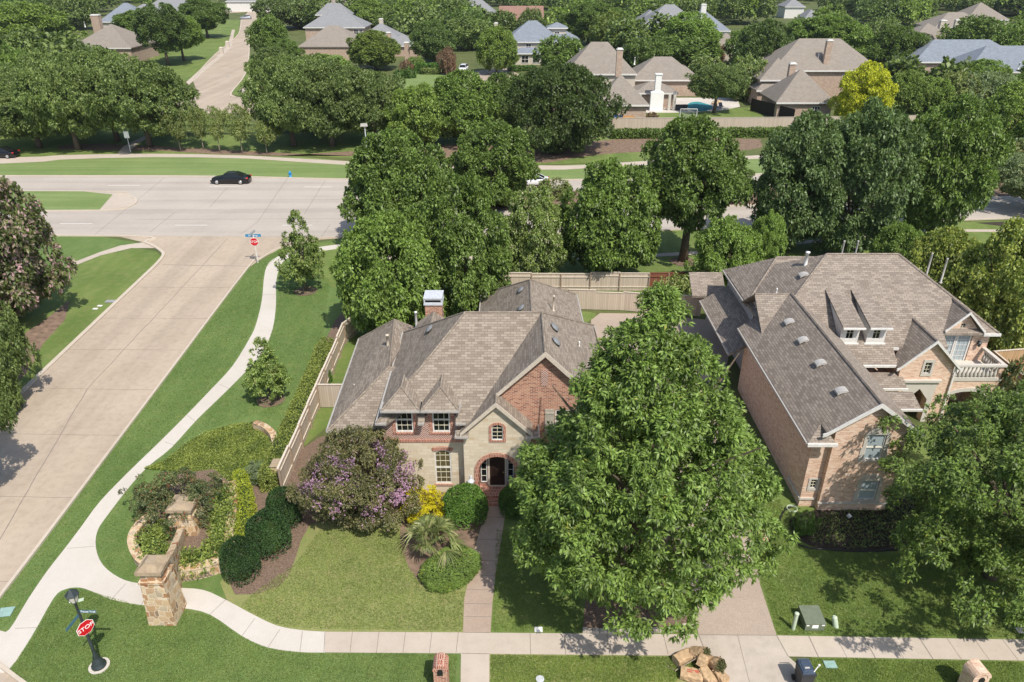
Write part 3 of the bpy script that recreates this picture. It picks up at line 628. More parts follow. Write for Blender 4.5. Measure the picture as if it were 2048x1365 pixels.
def tree_at(x, y, ztop, r, key, mat, label, cat='tree', group=None, zb=None, bark='bark', name='tree', limbs=6, ry=None, tr=None):
    TSEED[0] += 1; rng = random.Random(TSEED[0] * 7 + 1)
    if zb is None: zb = ztop * .18
    t = thing(name, label, cat, (x, y, 0), group)
    hs = {'bush2': 1.2}.get(key) or {'dome': 1.5, 'wide': 1.1, 'oval': 1.9, 'cone': 2.8, 'vase': 1.7}.get(key[:4]) or {'far0': 1.4, 'far1': 1.2, 'far2': 1.7, 'far3': 1.3, 'bush0': 1.5, 'bush1': 1.2, 'bush2': 1.2}[key]
    put(key, 'crown', mat, t, (0, 0, zb), (r, ry or r * rng.uniform(.92, 1.05), (ztop - zb) / hs), rng.uniform(0, 6.28) if not ry else rng.choice([0, math.pi]))
    m = trunk_mesh(rng, tr or max(.12, r * .055), zb + (ztop - zb) * .12, r, ztop - zb, zb, limbs)
    o = m.build('trunk', bark, None, True); o.parent = t
    return t
def tree(ub, vb, vt, hw, key, mat, label, cat='tree', group=None, cb=.18, dz=0, **k):
    x, y = G(ub, vb); a = PITCH + math.atan((vt - 682.5) / F); z = max(2.0, H - (y * .985) * math.tan(a))
    Zc = y * math.cos(PITCH) + (H - z * .5) * math.sin(PITCH); r = hw * Zc / F
    return tree_at(x, y, z, r, key, mat, label, cat, group, z * cb, **k)
def leafy_volume(name, mat, parent, pts, wid, h, dens, L, W, seed=1, z0=0, rough=.06, droop=0, label=None, core=True, taper=.0, wscale=None):
    """clipped hedge along a path: leaf faces over its top and sides, a dense core inside"""
    rng = np.random.default_rng(seed); P = np.array(pts, float); seg = np.linalg.norm(np.diff(P, axis=0), axis=1); cum = np.concatenate([[0], np.cumsum(seg)]); tot = cum[-1]
    n = int(dens * (wid + 2 * h) * tot); s = rng.uniform(0, tot, n); i = np.clip(np.searchsorted(cum, s) - 1, 0, len(seg) - 1); f = ((s - cum[i]) / seg[i])[:, None]
    D = (P[i + 1] - P[i]) / seg[i][:, None]; Nn = np.stack([-D[:, 1], D[:, 0]], 1); base = P[i] * (1 - f) + P[i + 1] * f
    q = rng.uniform(0, wid + 2 * h, n); top = (q > h) & (q < h + wid); side = np.where(q <= h, -1., 1.)
    off = np.where(top, q - h - wid / 2, side * wid / 2 * (1 - 0 * q)); zz = np.where(top, h, np.where(q <= h, q, wid + 2 * h - q))
    e = rng.normal(size=n) * rough; rnd = 1 - .1 * (np.abs(off) / (wid / 2)) ** 4
    zz = np.where(top, zz * rnd + e + .05 * h * np.sin(s * 1.7 + seed), zz); off = np.where(top, off, off * (1 - taper * zz / h) + side * e)
    endc = 1 - .25 * np.clip(1 - np.minimum(s, tot - s) / (wid * .5), 0, 1) ** 2; off = off * endc
    pos = np.concatenate([base + Nn * off[:, None], (z0 + zz)[:, None]], 1)
    out = np.concatenate([Nn * np.where(top, 0, side)[:, None], np.where(top, 1., .25)[:, None]], 1)
    for pe, de in ((P[0], (P[0] - P[1]) / seg[0]), (P[-1], (P[-1] - P[-2]) / seg[-1])):
        m_ = int(dens * wid * h) + 4; a_ = rng.uniform(-.46, .46, m_) * wid; ne = np.array([-de[1], de[0]])
        pos = np.concatenate([pos, np.concatenate([pe + ne * a_[:, None] - de * rng.uniform(-.04, .1, (m_, 1)), (z0 + rng.uniform(.03, 1, m_) * h)[:, None]], 1)]); out = np.concatenate([out, np.tile(np.array([de[0], de[1], .25]), (m_, 1))])
    # ends
    me = leaves_mesh(name, pos, out, 3, L, W, droop, rng, 1.1)
    o = bpy.data.objects.new(name, me); sc.collection.objects.link(o); me.materials.append(MATS[mat])
    if parent:
        o.parent = parent; o.location = -Vector(root_of(parent).location)
        k = MB(); Q = [tuple(p) for p in P]; e0 = P[0] + (P[1] - P[0]) / seg[0] * min(.35, seg[0] * .6); e1 = P[-1] + (P[-2] - P[-1]) / seg[-1] * min(.35, seg[-1] * .6); Q[0] = tuple(e0); Q[-1] = tuple(e1); ribbon(k, Q, wid * .78, z0, z0 + h * .82)
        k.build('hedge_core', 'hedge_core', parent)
    if label: o['label'] = label
    return o
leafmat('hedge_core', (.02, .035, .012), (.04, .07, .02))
def hedge(name, label, cat, pts, wid, h, mat, dens=90, L=.12, W=.07, seed=1, z0=0, group=None, **k):
    t = thing(name, label, cat, (pts[0][0], pts[0][1], 0), group)
    leafy_volume('foliage', mat, t, pts, wid, h, dens, L, W, seed, z0, **k); return t
def bush(name, label, u, v, rx, h, mat, key='bush0', cat='shrub', group=None, ry=None, z0=0, core=True, inner='hedge_core'):
    x, y = G(u, v); t = thing(name, label, cat, (x, y, z0), group); ry = ry or rx; TSEED[0] += 1
    hs = {'bush0': 1.5, 'bush1': 1.2, 'bush2': 1.2}[key] if key.startswith('bush') else 1.1
    put(key, 'foliage', mat, t, (0, 0, 0), (rx, ry, h / hs), TSEED[0] * 1.3)
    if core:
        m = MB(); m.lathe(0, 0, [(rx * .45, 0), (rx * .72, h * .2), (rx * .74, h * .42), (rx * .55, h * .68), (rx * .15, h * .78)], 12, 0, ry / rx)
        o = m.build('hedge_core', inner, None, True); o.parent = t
    return t
# ---------------- houses ----------------
class Face:
    def __init__(s, o, u, n): s.o, s.u, s.n = Vector(o), Vector(u), Vector(n)
    def p(s, u, w, d): return s.o + s.u * u + Vector((0, 0, w)) + s.n * d
    def box(s, m, u0, u1, w0, w1, d0, d1):
        vs = [s.p(u, w, d) for w in (w0, w1) for u, d in ((u0, d1), (u1, d1), (u1, d0), (u0, d0))]
        m.add(vs, [(0, 3, 2, 1), (4, 5, 6, 7), (0, 1, 5, 4), (1, 2, 6, 5), (2, 3, 7, 6), (3, 0, 4, 7)])
def South(y, x0=0, z0=0): return Face((x0, y, z0), (1, 0, 0), (0, -1, 0))
def West(x, y0=0, z0=0): return Face((x, y0, z0), (0, -1, 0), (-1, 0, 0))
def arc(cx, cz, r, a0, a1, n, sq=1): return [(cx + r * math.cos(a0 + (a1 - a0) * i / n), cz + sq * r * math.sin(a0 + (a1 - a0) * i / n)) for i in range(n + 1)]
def opening(cx, z0, w_, h, rise=0):     # outline of a window opening, optional segmental head
    if not rise: return [(cx - w_ / 2, z0), (cx + w_ / 2, z0), (cx + w_ / 2, z0 + h), (cx - w_ / 2, z0 + h)]
    r = (w_ * w_ / 4 + rise * rise) / (2 * rise); a = math.asin(min(1, w_ / 2 / r)); cz = z0 + h - r
    if rise >= w_ / 2 - .001: a = math.pi / 2
    return [(cx - w_ / 2, z0), (cx + w_ / 2, z0)] + arc(cx, cz, r, math.pi / 2 - a, math.pi / 2 + a, 8)
def window(par, fc, cx, z0, w_, h, cols, rows, d=-.09, glass='glass', fr='trim_white', fw=.07, rise=0, name='window', rail=True, mw=.025, mun='muntin'):
    m = MB(); x0, x1, z1 = cx - w_ / 2, cx + w_ / 2, z0 + h
    fc.box(m, x0, x0 + fw, z0, z1 - rise, d, d + .06); fc.box(m, x1 - fw, x1, z0, z1 - rise, d, d + .06); fc.box(m, x0 + fw, x1 - fw, z0, z0 + fw, d, d + .065)
    if rise:
        outl = opening(cx, z0, w_, h, rise)[2:]; inn = [(cx + (a - cx) * (1 - 2 * fw / w_), b - fw) for a, b in outl]
        o = outl + inn[::-1]; m.wall(o, [], fc.p(0, 0, d + .06), fc.u, (0, 0, 1), -fc.n, .06)
    else: fc.box(m, x0 + fw, x1 - fw, z1 - fw, z1, d, d + .065)
    if rail: zr = z0 + h * .47; fc.box(m, x0 + fw, x1 - fw, zr - .03, zr + .03, d, d + .055)
    o = m.build(name, fr, par)
    m = MB()
    for i in range(1, cols): x = x0 + w_ * i / cols; fc.box(m, x - mw / 2, x + mw / 2, z0 + fw, z1 - fw * 1.5 - (rise * abs(2 * i / cols - 1) if rise else 0), d, d + .035)
    for j in range(1, rows): z = z0 + h * j / rows; fc.box(m, x0 + fw, x1 - fw, z - mw / 2, z + mw / 2, d, d + .032)
    if m.v: m.build('muntins', mun, o)
    m = MB(); gl = opening(cx, z0 + .01, w_ - .02, h - .02, rise); m.wall(gl, [], fc.p(0, 0, d + .012), fc.u, (0, 0, 1), -fc.n, .02); m.build('pane', glass, o)
    return o
def chevron(m, xa, za, slope_l, xl, slope_r, xr, wd, y, t, flare=0):   # rake boards of a front gable
    zl, zr = za - slope_l * (xa - xl), za - slope_r * (xr - xa)
    fl = [(xl - flare * .7, zl - flare * .25)] if flare else []; fr_ = [(xr + flare * .7, zr - flare * .25)] if flare else []
    fli = [(xl - flare * .7, zl - flare * .25 - wd)] if flare else []; fri = [(xr + flare * .7, zr - flare * .25 - wd)] if flare else []
    o = fli + [(xl, zl - wd), (xa, za - wd * 1.25), (xr, zr - wd)] + fri + fr_ + [(xr, zr), (xa, za), (xl, zl)] + fl
    m.wall(o, [], (0, y, 0), (1, 0, 0), (0, 0, 1), (0, 1, 0), t)
def slab(m, pts, t=.16):
    P = [Vector(p) for p in pts]; n = Vector((0, 0, 0))
    for i in range(len(P)): a, b = P[i], P[(i + 1) % len(P)]; n += a.cross(b)
    if n.z < 0: P = P[::-1]
    m.poly([tuple(p) for p in P], t)
def vent_dome(par, x, y, z, nrm, r=.31, mat='vent_grey', name='roof_vent', h=.13):
    m = MB(); m.lathe(0, 0, [(r * .8, 0), (r * .8, h * .5), (r, h * .55), (r * .93, h), (r * .3, h * 1.5)], 16)
    q = Vector(nrm).normalized().to_track_quat('Z', 'Y').to_matrix().to_4x4(); q.translation = (x, y, z); m.v = [tuple(q @ Vector(v)) for v in m.v]
    return m.build(name, mat, par, True)
def vent_box(par, x, y, z, slope, w_=.5, mat='vent_light'):    # curved hooded vent on a west-falling slope
    m = MB(); n = 6; b = []
    for yy in (-w_ / 2, w_ / 2):
        for i in range(n + 1):
            t = i / n; b.append((x + .22 - t * .6, y + yy, z + .05 + .22 * math.sin(t * math.pi * .62 + .25) - slope * t * .35))
    fs = [(i, i + 1, n + 2 + i, n + 1 + i) for i in range(n)]; k = len(b)
    b += [(p[0], p[1], p[2] - .12 - (.2 if i % (n + 1) < 2 else 0)) for i, p in enumerate(b)]
    for i in range(n): fs += [(i + 1, i, k + i, k + i + 1), (n + 1 + i, n + 2 + i, k + n + 2 + i, k + n + 1 + i)]
    fs.append((n, k + n, k + 2 * n + 1, 2 * n + 1)); m.add(b, fs); return m.build('roof_vent', mat, par)
def pipe(par, x, y, z0, z1, r=.06, mat='pipe_tan', capr=1.5):
    m = MB(); m.lathe(x, y, [(r * 2, z0), (r * 2, z0 + .05), (r, z0 + .1), (r, z1 - .1), (r * capr, z1 - .09), (r * capr, z1)], 10); return m.build('vent_pipe', mat, par, True)
def lantern(par, fc, u, w_, s=1., mat='post_green_black', name='wall_lantern'):
    m = MB(); fc.box(m, u - .05 * s, u + .05 * s, w_ - .1 * s, w_ + .2 * s, .0, .03); fc.box(m, u - .02 * s, u + .02 * s, w_ + .12 * s, w_ + .16 * s, .03, .2 * s)
    c = fc.p(u, w_, .18 * s); m.lathe(c.x, c.y, [(.03 * s, w_ - .2 * s), (.08 * s, w_ - .14 * s), (.12 * s, w_ + .08 * s), (.14 * s, w_ + .1 * s), (.04 * s, w_ + .2 * s), (.02 * s, w_ + .26 * s)], 8)
    return m.build(name, mat, par)
# ======== main house ========
hz = thing('brick_house', 'brick and pale stone two storey house with arched entry and brown shingle roof', 'house', (-1, 38, 0))
WY, EY, GY = 32.85, 32.25, 33.15
wall = MB().box(-6.95, 4.95, 33.5, 42.7, 0, 5.1).box(-10.2, -6.9, 35, 45.5, 0, 3.0).box(-2.0, 4.8, 42.7, 53.1, 0, 3.0).box(-6.4, -2.2, 33.05, 33.5, 0, 5.0)
m = wall; m.wall([(-2.2, 0), (4.95, 0), (4.95, 5.6), (1.7, 8.85), (-2.2, 4.95)], [opening(2.85, 3.85, 1.05, 1.5), opening(2.85, .8, 1.05, 1.7)], (0, GY, 0), (1, 0, 0), (0, 0, 1), (0, 1, 0), .35)
wo = m.build('wall', 'brick_red', hz)
m = MB(); m.wall([(-6.95, 0), (-2.58, 0), (-2.58, 3.48), (-6.95, 3.48)], [opening(-3.82, .62, .9, 2.3, .14)], (0, WY, 0), (1, 0, 0), (0, 0, 1), (0, 1, 0), .2)
m.wall([(-2.6, 0), (-1.82, 0)] + arc(-.82, 1.95, 1.0, math.pi, 0, 16) + [(.18, 0), (1.0, 0), (1.0, 4.6), (-.8, 6.38), (-2.6, 4.6)], [opening(-.78, 4.0, .62, 1.0, .12)], (0, EY, 0), (1, 0, 0), (0, 0, 1), (0, 1, 0), .6)
m.build('stone_wall', 'stone_wall', hz)
m = MB(); o = [(-6.95, 3.62), (-2.58, 3.62), (-2.58, 5.2), (-3.08, 5.2), (-3.08, 5.85), (-4.52, 5.85), (-4.52, 5.2), (-5.06, 5.2), (-5.06, 5.85), (-6.5, 5.85), (-6.5, 5.2), (-6.95, 5.2)]
m.wall(o, [opening(-5.78, 4.12, .94, 1.62), opening(-3.8, 4.12, .94, 1.62)], (0, WY, 0), (1, 0, 0), (0, 0, 1), (0, 1, 0), .2)
m.build('herringbone_wall', 'brick_herring', hz, label='red herringbone brick band under the two upper windows')
# brick trim: band course, window surrounds, arch rings, rake courses
m = MB(); fs = South(WY)
fs.box(m, -6.97, -2.56, 3.46, 3.64, -.1, .04)
for cx in (-5.78, -3.8):
    fs.box(m, cx - .66, cx - .49, 4.0, 5.84, -.02, .035); fs.box(m, cx + .49, cx + .66, 4.0, 5.84, -.02, .035); fs.box(m, cx - .49, cx + .49, 3.99, 4.1, -.02, .05)
fs.box(m, -4.35, -3.29, .50, .61, -.02, .06)
ring = lambda cx, cz, r0, r1, a0, a1, n: arc(cx, cz, r1, a0, a1, n) + arc(cx, cz, r0, a1, a0, n)
m.wall(ring(-3.82, 1.70, 1.24, 1.48, R(114), R(66), 8), [], (0, WY - .04, 0), (1, 0, 0), (0, 0, 1), (0, 1, 0), .06)
m.wall([(-2.06, .45)] + arc(-.82, 1.95, 1.24, math.pi, 0, 18) + [(.42, .45), (.18, .45)] + arc(-.82, 1.95, 1.0, 0, math.pi, 18) + [(-1.82, .45)], [], (0, EY - .05, 0), (1, 0, 0), (0, 0, 1), (0, 1, 0), .66)
m.wall([(-1.23, 3.88), (-.33, 3.88), (-.33, 4.9)] + arc(-.78, 4.62, .53, R(32), R(148), 6) + [(-1.23, 4.9)], [opening(-.78, 4.0, .62, 1.0, .12)], (0, EY - .035, 0), (1, 0, 0), (0, 0, 1), (0, 1, 0), .05)
chevron(m, -.82, 6.36, 1, -2.35, 1, .72, .2, EY - .03, .05); chevron(m, 1.7, 8.88, 1, -1.0, 1, 4.7, .24, GY - .03, .05)
m.build('brick_trim', 'brick_trim', hz)
m = MB(); South(GY).box(m, 1.52, 1.9, 6.85, 7.85, -.02, .03); m.build('herringbone_panel', 'brick_herring', hz)
# roof
m = MB(); za = 5.08; sl_ = .7543; fz = lambda y: za + (y - 32.3) * sl_
F_ = [(-7.16, 32.3, za), (-6.62, 32.3, za), (-6.62, 33.2, fz(33.2)), (-4.98, 33.2, fz(33.2)), (-4.98, 32.3, za), (-4.62, 32.3, za), (-4.62, 33.2, fz(33.2)), (-2.98, 33.2, fz(33.2)), (-2.98, 32.3, za), (-2.26, 32.3, za), (1.7, 37.55, 9.04), (-2.65, 37.55, 9.04)]
m.poly(F_, .16)
slab(m, [(-2.75, 32.05, 4.59), (-.84, 32.05, 6.5), (-.84, 32.88, 6.5), (1.7, 32.88, 9.04), (1.7, 37.55, 9.04), (-2.26, 32.3, 5.08), (-2.5, 32.8, 4.84), (-2.75, 32.8, 4.59)])
slab(m, [(-.84, 32.05, 6.5), (1.1, 32.05, 4.56), (1.1, 33.2, 4.56), (-.84, 33.2, 6.5)])
slab(m, [(1.7, 32.88, 9.04), (5.36, 32.88, 5.38), (5.36, 43.2, 5.38), (1.7, 37.55, 9.04)])
slab(m, [(-7.16, 32.3, za), (-2.65, 37.55, 9.04), (-7.1, 42.9, 5.0)])
slab(m, [(-7.1, 42.9, 5.0), (-2.65, 37.55, 9.04), (1.7, 37.55, 9.04), (5.36, 43.2, 5.38)])
for c in (-5.85, -3.78):
    x0, x1 = c - .99, c + .99
    m.poly([(x0, 32.35, 5.82), (x1, 32.35, 5.82), (c, 33.25, 6.74)], .1); m.poly([(x0, 32.35, 5.82), (c, 33.25, 6.74), (c, 34.5, 6.74), (x0, 33.28, 5.82)], .1); m.poly([(x1, 32.35, 5.82), (x1, 33.28, 5.82), (c, 34.5, 6.74), (c, 33.25, 6.74)], .1)
A, B = (-7.3, 38.0, 5.25), (-7.9, 44.3, 5.25)
slab(m, [(-10.5, 34.6, 3), A, B, (-10.75, 45.9, 3)]); slab(m, [(-10.5, 34.6, 3), (-6.9, 34.6, 3), (-6.9, 38.0, 5.25), A]); slab(m, [(-10.75, 45.9, 3), B, (-4.9, 45.9, 3)]); slab(m, [B, A, (-6.8, 42.9, 4.9), (-4.9, 45.9, 3)])
slab(m, [(-2.42, 42, 3), (1.3, 41, 6.2), (1.3, 48.9, 6.2), (-2.42, 53.5, 3)]); slab(m, [(5.3, 42, 3), (1.3, 41, 6.2), (1.3, 48.9, 6.2), (5.1, 53.5, 3)]); slab(m, [(-2.42, 53.5, 3), (1.3, 48.9, 6.2), (5.1, 53.5, 3)])
slab(m, [(-6.2, 42.3, 5.5), (-5.1, 41.2, 6.55), (-5.1, 43.1, 6.5), (-6.2, 43.2, 5.6)], .1); slab(m, [(-4.0, 42.3, 5.5), (-5.1, 41.2, 6.55), (-5.1, 43.1, 6.5), (-4.0, 43.2, 5.6)], .1)
slab(m, [(-2.95, 31.98, 4.38), (-2.3, 31.98, 4.38), (-2.3, 32.3, 4.62), (-2.95, 32.3, 4.62)], .05); slab(m, [(.75, 31.98, 4.38), (1.4, 31.98, 4.38), (1.4, 32.3, 4.62), (.75, 32.3, 4.62)], .05)
ro = m.build('roof', 'roof_main', hz)
# ridge caps
m = MB()
def cap(p, q, r=.09): m.tube([p, q], r, 6, True)
for p, q in (((-2.65, 37.55, 9.03), (1.7, 37.55, 9.03)), ((1.7, 32.9, 9.03), (1.7, 37.55, 9.03)), ((-7.16, 32.3, 5.07), (-2.65, 37.55, 9.03)), ((-2.65, 37.55, 9.03), (-7.1, 42.9, 5)), ((1.7, 37.55, 9.03), (5.36, 43.2, 5.38)), ((-.84, 32.05, 6.48), (-.84, 32.95, 6.48)),
             ((-10.5, 34.6, 3), A), (A, B), (B, (-10.75, 45.9, 3)), (B, (-4.9, 45.9, 3)), ((1.3, 42.5, 6.19), (1.3, 48.9, 6.19)), ((1.3, 48.9, 6.19), (-2.42, 53.5, 3)), ((1.3, 48.9, 6.19), (5.1, 53.5, 3))): cap(p, q, .075)
for c in (-5.85, -3.78):
    cap((c - .99, 32.35, 5.82), (c, 33.25, 6.74), .06); cap((c + .99, 32.35, 5.82), (c, 33.25, 6.74), .06); cap((c, 33.25, 6.74), (c, 34.5, 6.74), .06)
m.build('ridge_cap', 'roof_main', ro)
m = MB()
def gut(pts, z, wd=.09, h=.10): ribbon(m, pts, wd, z - h, z + .01)
gut([(-7.2, 32.25), (-6.63, 32.25)], za); gut([(-4.97, 32.25), (-4.63, 32.25)], za); gut([(-2.97, 32.25), (-2.45, 32.25)], za); gut([(-7.2, 32.25), (-7.16, 42.9)], za - .02)
for c in (-5.85, -3.78): gut([(c - 1.03, 33.2), (c - 1.03, 32.3), (c + 1.03, 32.3), (c + 1.03, 33.2)], 5.82)
gut([(-10.55, 34.6), (-10.8, 45.9)], 3); gut([(-10.55, 34.55), (-7, 34.55)], 3); gut([(5.4, 33), (5.4, 43.2)], 5.38); gut([(-2.47, 42.9), (-2.47, 53.5)], 3); gut([(5.35, 42.9), (5.15, 53.5)], 3)
gut([(-2.98, 32.9), (-2.98, 31.95), (-2.32, 31.95)], 4.42, .1); gut([(.72, 31.95), (1.43, 31.95), (1.43, 33.1)], 4.42, .1)
m.box(-2.52, -2.44, 45.4, 45.5, 0, 3); m.build('gutter', 'gutter', hz)
m = MB(); chevron(m, -.84, 6.52, 1, -2.75, 1, 1.1, .22, 32.0, .06); chevron(m, 1.7, 9.06, 1, -.86, 1, 5.36, .24, 32.82, .06)
m.build('barge_board', 'trim_tan', hz)
fs = South(WY)
window(hz, fs, -5.78, 4.12, .94, 1.62, 3, 4, glass='glass'); window(hz, fs, -3.8, 4.12, .94, 1.62, 3, 4, glass='glass'); window(hz, fs, -3.82, .62, .9, 2.3, 3, 6, glass='glass_blind', rise=.14)
window(hz, South(EY), -.78, 4.0, .62, 1.0, 2, 4, rise=.12, rail=False, fw=.05); window(hz, South(GY), 2.85, 3.85, 1.05, 1.5, 3, 4); window(hz, South(GY), 2.85, .8, 1.05, 1.7, 3, 4, glass='glass_blind')
m = MB(); fg = South(GY); 
for x in (1.78, 3.42):
    for k in range(4): fg.box(m, x + k * .125, x + k * .125 + .118, 3.8, 5.4, .01, .05)
    fg.box(m, x, x + .5, 4.0, 4.12, .05, .075); fg.box(m, x, x + .5, 5.1, 5.22, .05, .075)
m.build('shutter', 'shutter', hz)
# entry: porch, steps, door, sidelights
m = MB().box(-1.95, .3, 32.0, 32.95, 0, .45).box(-1.45, .3, 31.82, 32.0, 0, .3).box(-1.45, .3, 31.64, 31.82, 0, .15); m.build('steps', 'brick_trim', hz)
m = MB().box(-1.9, .3, 32.93, 33.04, .4, 3.3); m.build('entry_panel', 'brick_trim', hz)
fd = South(32.93); dr = MB(); fd.box(dr, -1.24, -.4, .47, 2.66, .0, .04)
d_ = dr.build('door', 'door_wood', hz); m = MB()
for x0, x1 in ((-1.16, -.87), (-.77, -.48)):
    for z0, z1 in ((.6, 1.15), (1.3, 2.1), (2.2, 2.55)): fd.box(m, x0, x1, z0, z1, .04, .055)
m.build('door_panel', 'door_wood', d_); m = MB(); m.lathe(-.47, 32.84, [(.01, 1.35), (.035, 1.38), (.035, 1.43), (.01, 1.46)], 8); m.build('handle', 'brass', d_)
m = MB(); fd.box(m, -1.34, -1.24, .45, 2.76, 0, .06); fd.box(m, -.4, -.3, .45, 2.76, 0, .06); fd.box(m, -1.24, -.4, 2.67, 2.76, 0, .06); fd.box(m, -1.3, -.34, .43, .48, 0, .12); m.build('door_frame', 'trim_tan', hz)
for cx in (-1.56, -.08): window(hz, fd, cx, .7, .36, 1.75, 1, 4, d=.01, glass='glass', name='sidelight', rail=False, fw=.05)
lantern(hz, South(EY), -2.25, 1.35, 1.5, 'metal_grey')
m = MB(); South(EY).box(m, -2.64, -1.85, .62, .72, -.02, .07); m.build('ledge', 'limestone', hz)
# chimney and roof fittings
m = MB().box(-5.65, -4.57, 43.2, 44.3, 0, 6.85); ch = m.build('chimney', 'brick_red', hz)
m = MB().box(-5.72, -4.5, 43.12, 44.4, 6.86, 6.96).box(-5.7, -5.62, 43.15, 44.38, 6.96, 7.3).box(-4.6, -4.52, 43.15, 44.38, 6.96, 7.3).box(-5.62, -4.6, 44.3, 44.38, 6.96, 7.3).box(-5.62, -4.6, 43.15, 43.2, 6.96, 7.05).box(-5.62, -4.6, 43.15, 43.2, 7.22, 7.3).box(-5.72, -4.5, 43.12, 44.42, 7.3, 7.37)
m.build('chimney_cap', 'metal_grey', ch); m = MB().box(-5.6, -4.62, 43.3, 44.2, 6.97, 7.2); m.build('flue', 'iron', ch)
vent_dome(hz, 2.35, 40.0 - 3.2, 8.41, (1, 0, 1)); vent_dome(hz, 2.35, 35.1, 8.41, (1, 0, 1)); vent_dome(hz, .65, 45.2, 5.66, (-.86, 0, 1)); vent_dome(hz, .65, 48.2, 5.66, (-.86, 0, 1)); vent_dome(hz, -4.9, 39.2, 7.1, (-1, .0, 1))
pipe(hz, -7.85, 41.0, 4.7, 5.85, .085); pipe(hz, -6.3, 43.4, 4.4, 6.3, .08, 'pipe_white', 1.2); pipe(hz, 2.9, 46.6, 4.8, 6.0, .06); pipe(hz, 3.9, 37.6, 6.7, 7.15, .04, 'pipe_white', 1.1); pipe(hz, 4.6, 35.7, 6.0, 6.45, .04, 'pipe_white', 1.1); pipe(hz, -9.6, 38.3, 3.5, 3.85, .04, 'pipe_tan', 1.1)

# ======== neighbour house ========
h2 = thing('brick_house', 'pink brick house with stone balustrade balcony and two roof dormers, at right', 'house', (23, 42, 0))
m = MB().box(15.805, 20.39, 31.96, 44, 0, 4.55).box(16.9, 30.9, 42.45, 52.6, 0, 5.25).box(20.4, 24.3, 39.4, 42.4, 0, 3.0).box(16.9, 30.9, 52.6, 53, 0, 2)
m.wall([(16.7, 0), (20.4, 0), (20.4, 5.65), (18.5, 6.95), (16.7, 5.7)], [opening(18.9, 3.43, .95, 1.62), opening(19.2, .75, .95, 1.3)], (0, 31.3, 0), (1, 0, 0), (0, 0, 1), (0, 1, 0), .4)
m.wall([(15.8, 0), (16.72, 0), (16.72, 5.3), (15.8, 4.6)], [opening(16.55 - .2, 1.25, .34, .62)], (0, 31.65, 0), (1, 0, 0), (0, 0, 1), (0, 1, 0), .32)
gothic = [(25.3, 0), (25.3, 1.7), (25.95, 2.5), (26.6, 1.7), (26.6, 0)]
m.wall([(24.4, 0)] + gothic + [(27.75, 0), (27.75, 4.3), (26.05, 5.95), (24.4, 4.35)], [opening(26.07, 3.6, .42, .8)], (0, 40.0, 0), (1, 0, 0), (0, 0, 1), (0, 1, 0), .5)
m.box(27.3, 27.75, 40.5, 42.4, 0, 3.2).box(24.3, 24.75, 40.5, 42.4, 0, 4.3)
m.wall([(27.75, 0), (28.0, 0), (28.0, 1.9)] + arc(29.1, 1.9, 1.1, math.pi, 0, 12, .35) + [(30.2, 0), (30.85, 0), (30.85, 3.1), (27.75, 3.1)], [], (0, 39.95, 0), (1, 0, 0), (0, 0, 1), (0, 1, 0), .45)
m.wall([(27.2, 3.1), (31.0, 3.1), (31.0, 5.3), (30.2, 5.4), (29.05, 6.75), (27.85, 5.4), (27.2, 5.0)], [opening(28.9, 3.15, 2.0, 2.05), opening(29.05, 5.55, .34, .42)], (0, 42.3, 0), (1, 0, 0), (0, 0, 1), (0, 1, 0), .15)
m.box(30.45, 30.85, 40.4, 42.3, 0, 3.1).box(30.6, 30.85, 39.96, 40.3, 3.12, 4.2)
m.build('wall', 'brick_pink', h2)
m = MB().box(16.75, 16.9, 44.0, 52.6, 0, 5.25); m.wall([(-46.6, 3), (-42.4, 3), (-42.4, 5.3), (-44.6, 6.85), (-46.6, 5.3)], [], (16.74, 0, 0), (0, -1, 0), (0, 0, 1), (1, 0, 0), .1) if False else None
m.add([(16.7, 46.8, 3), (16.7, 42.4, 3), (16.7, 42.4, 5.25), (16.7, 44.6, 6.85), (16.7, 46.8, 5.25)], [(0, 1, 2, 3, 4)]); m.build('stucco_wall', 'stucco_grey', h2)
m = MB()
slab(m, [(15.25, 31.0, 4.7), (16.1, 31.9, 5.33), (16.1, 31.0, 5.33), (18.5, 31.0, 7.1), (18.5, 44.6, 7.1), (15.25, 44.2, 4.7)]); slab(m, [(15.25, 31.0, 4.7), (16.7, 31.0, 4.7), (16.1, 31.9, 5.33)])
slab(m, [(18.5, 31.0, 7.1), (18.5, 44.6, 7.1), (20.9, 42.5, 5.33), (20.9, 31.0, 5.33)])
pz = lambda y: .7 * y - 24
slab(m, [(21.4, 47, 8.9), (26.3, 47, 8.9), (31.3, 42, 5.4), (27.75, 42, 5.4), (27.75, 41.2, pz(41.2)), (24.25, 41.2, pz(41.2)), (24.25, 40.2, pz(40.2)), (19.5, 40.2, pz(40.2)), (19.5, 42, 5.4), (16.4, 42, 5.4)])
slab(m, [(21.4, 47, 8.9), (16.4, 42, 5.4), (16.4, 52, 5.4)]); slab(m, [(26.3, 47, 8.9), (31.3, 42, 5.4), (31.3, 52, 5.4)]); slab(m, [(21.4, 47, 8.9), (26.3, 47, 8.9), (31.3, 52, 5.4), (16.4, 52, 5.4)])
slab(m, [(16.35, 46.6, 5.3), (19.2, 50, 7.5), (16.35, 53, 5.3)]); slab(m, [(16.35, 46.6, 5.3), (19.2, 50, 7.5), (22.5, 50, 7.5), (22.5, 46.6, 5.3)]); slab(m, [(16.35, 53, 5.3), (19.2, 50, 7.5), (22.5, 50, 7.5), (24, 53, 5.3)])
slab(m, [(16.1, 44.6, 7.02), (18.8, 44.6, 7.02), (16.5, 42.0, 5.25), (16.1, 42.0, 5.25)], .12); slab(m, [(16.1, 44.6, 7.02), (18.8, 44.6, 7.02), (16.5, 47.0, 5.35), (16.1, 47.0, 5.35)], .12)
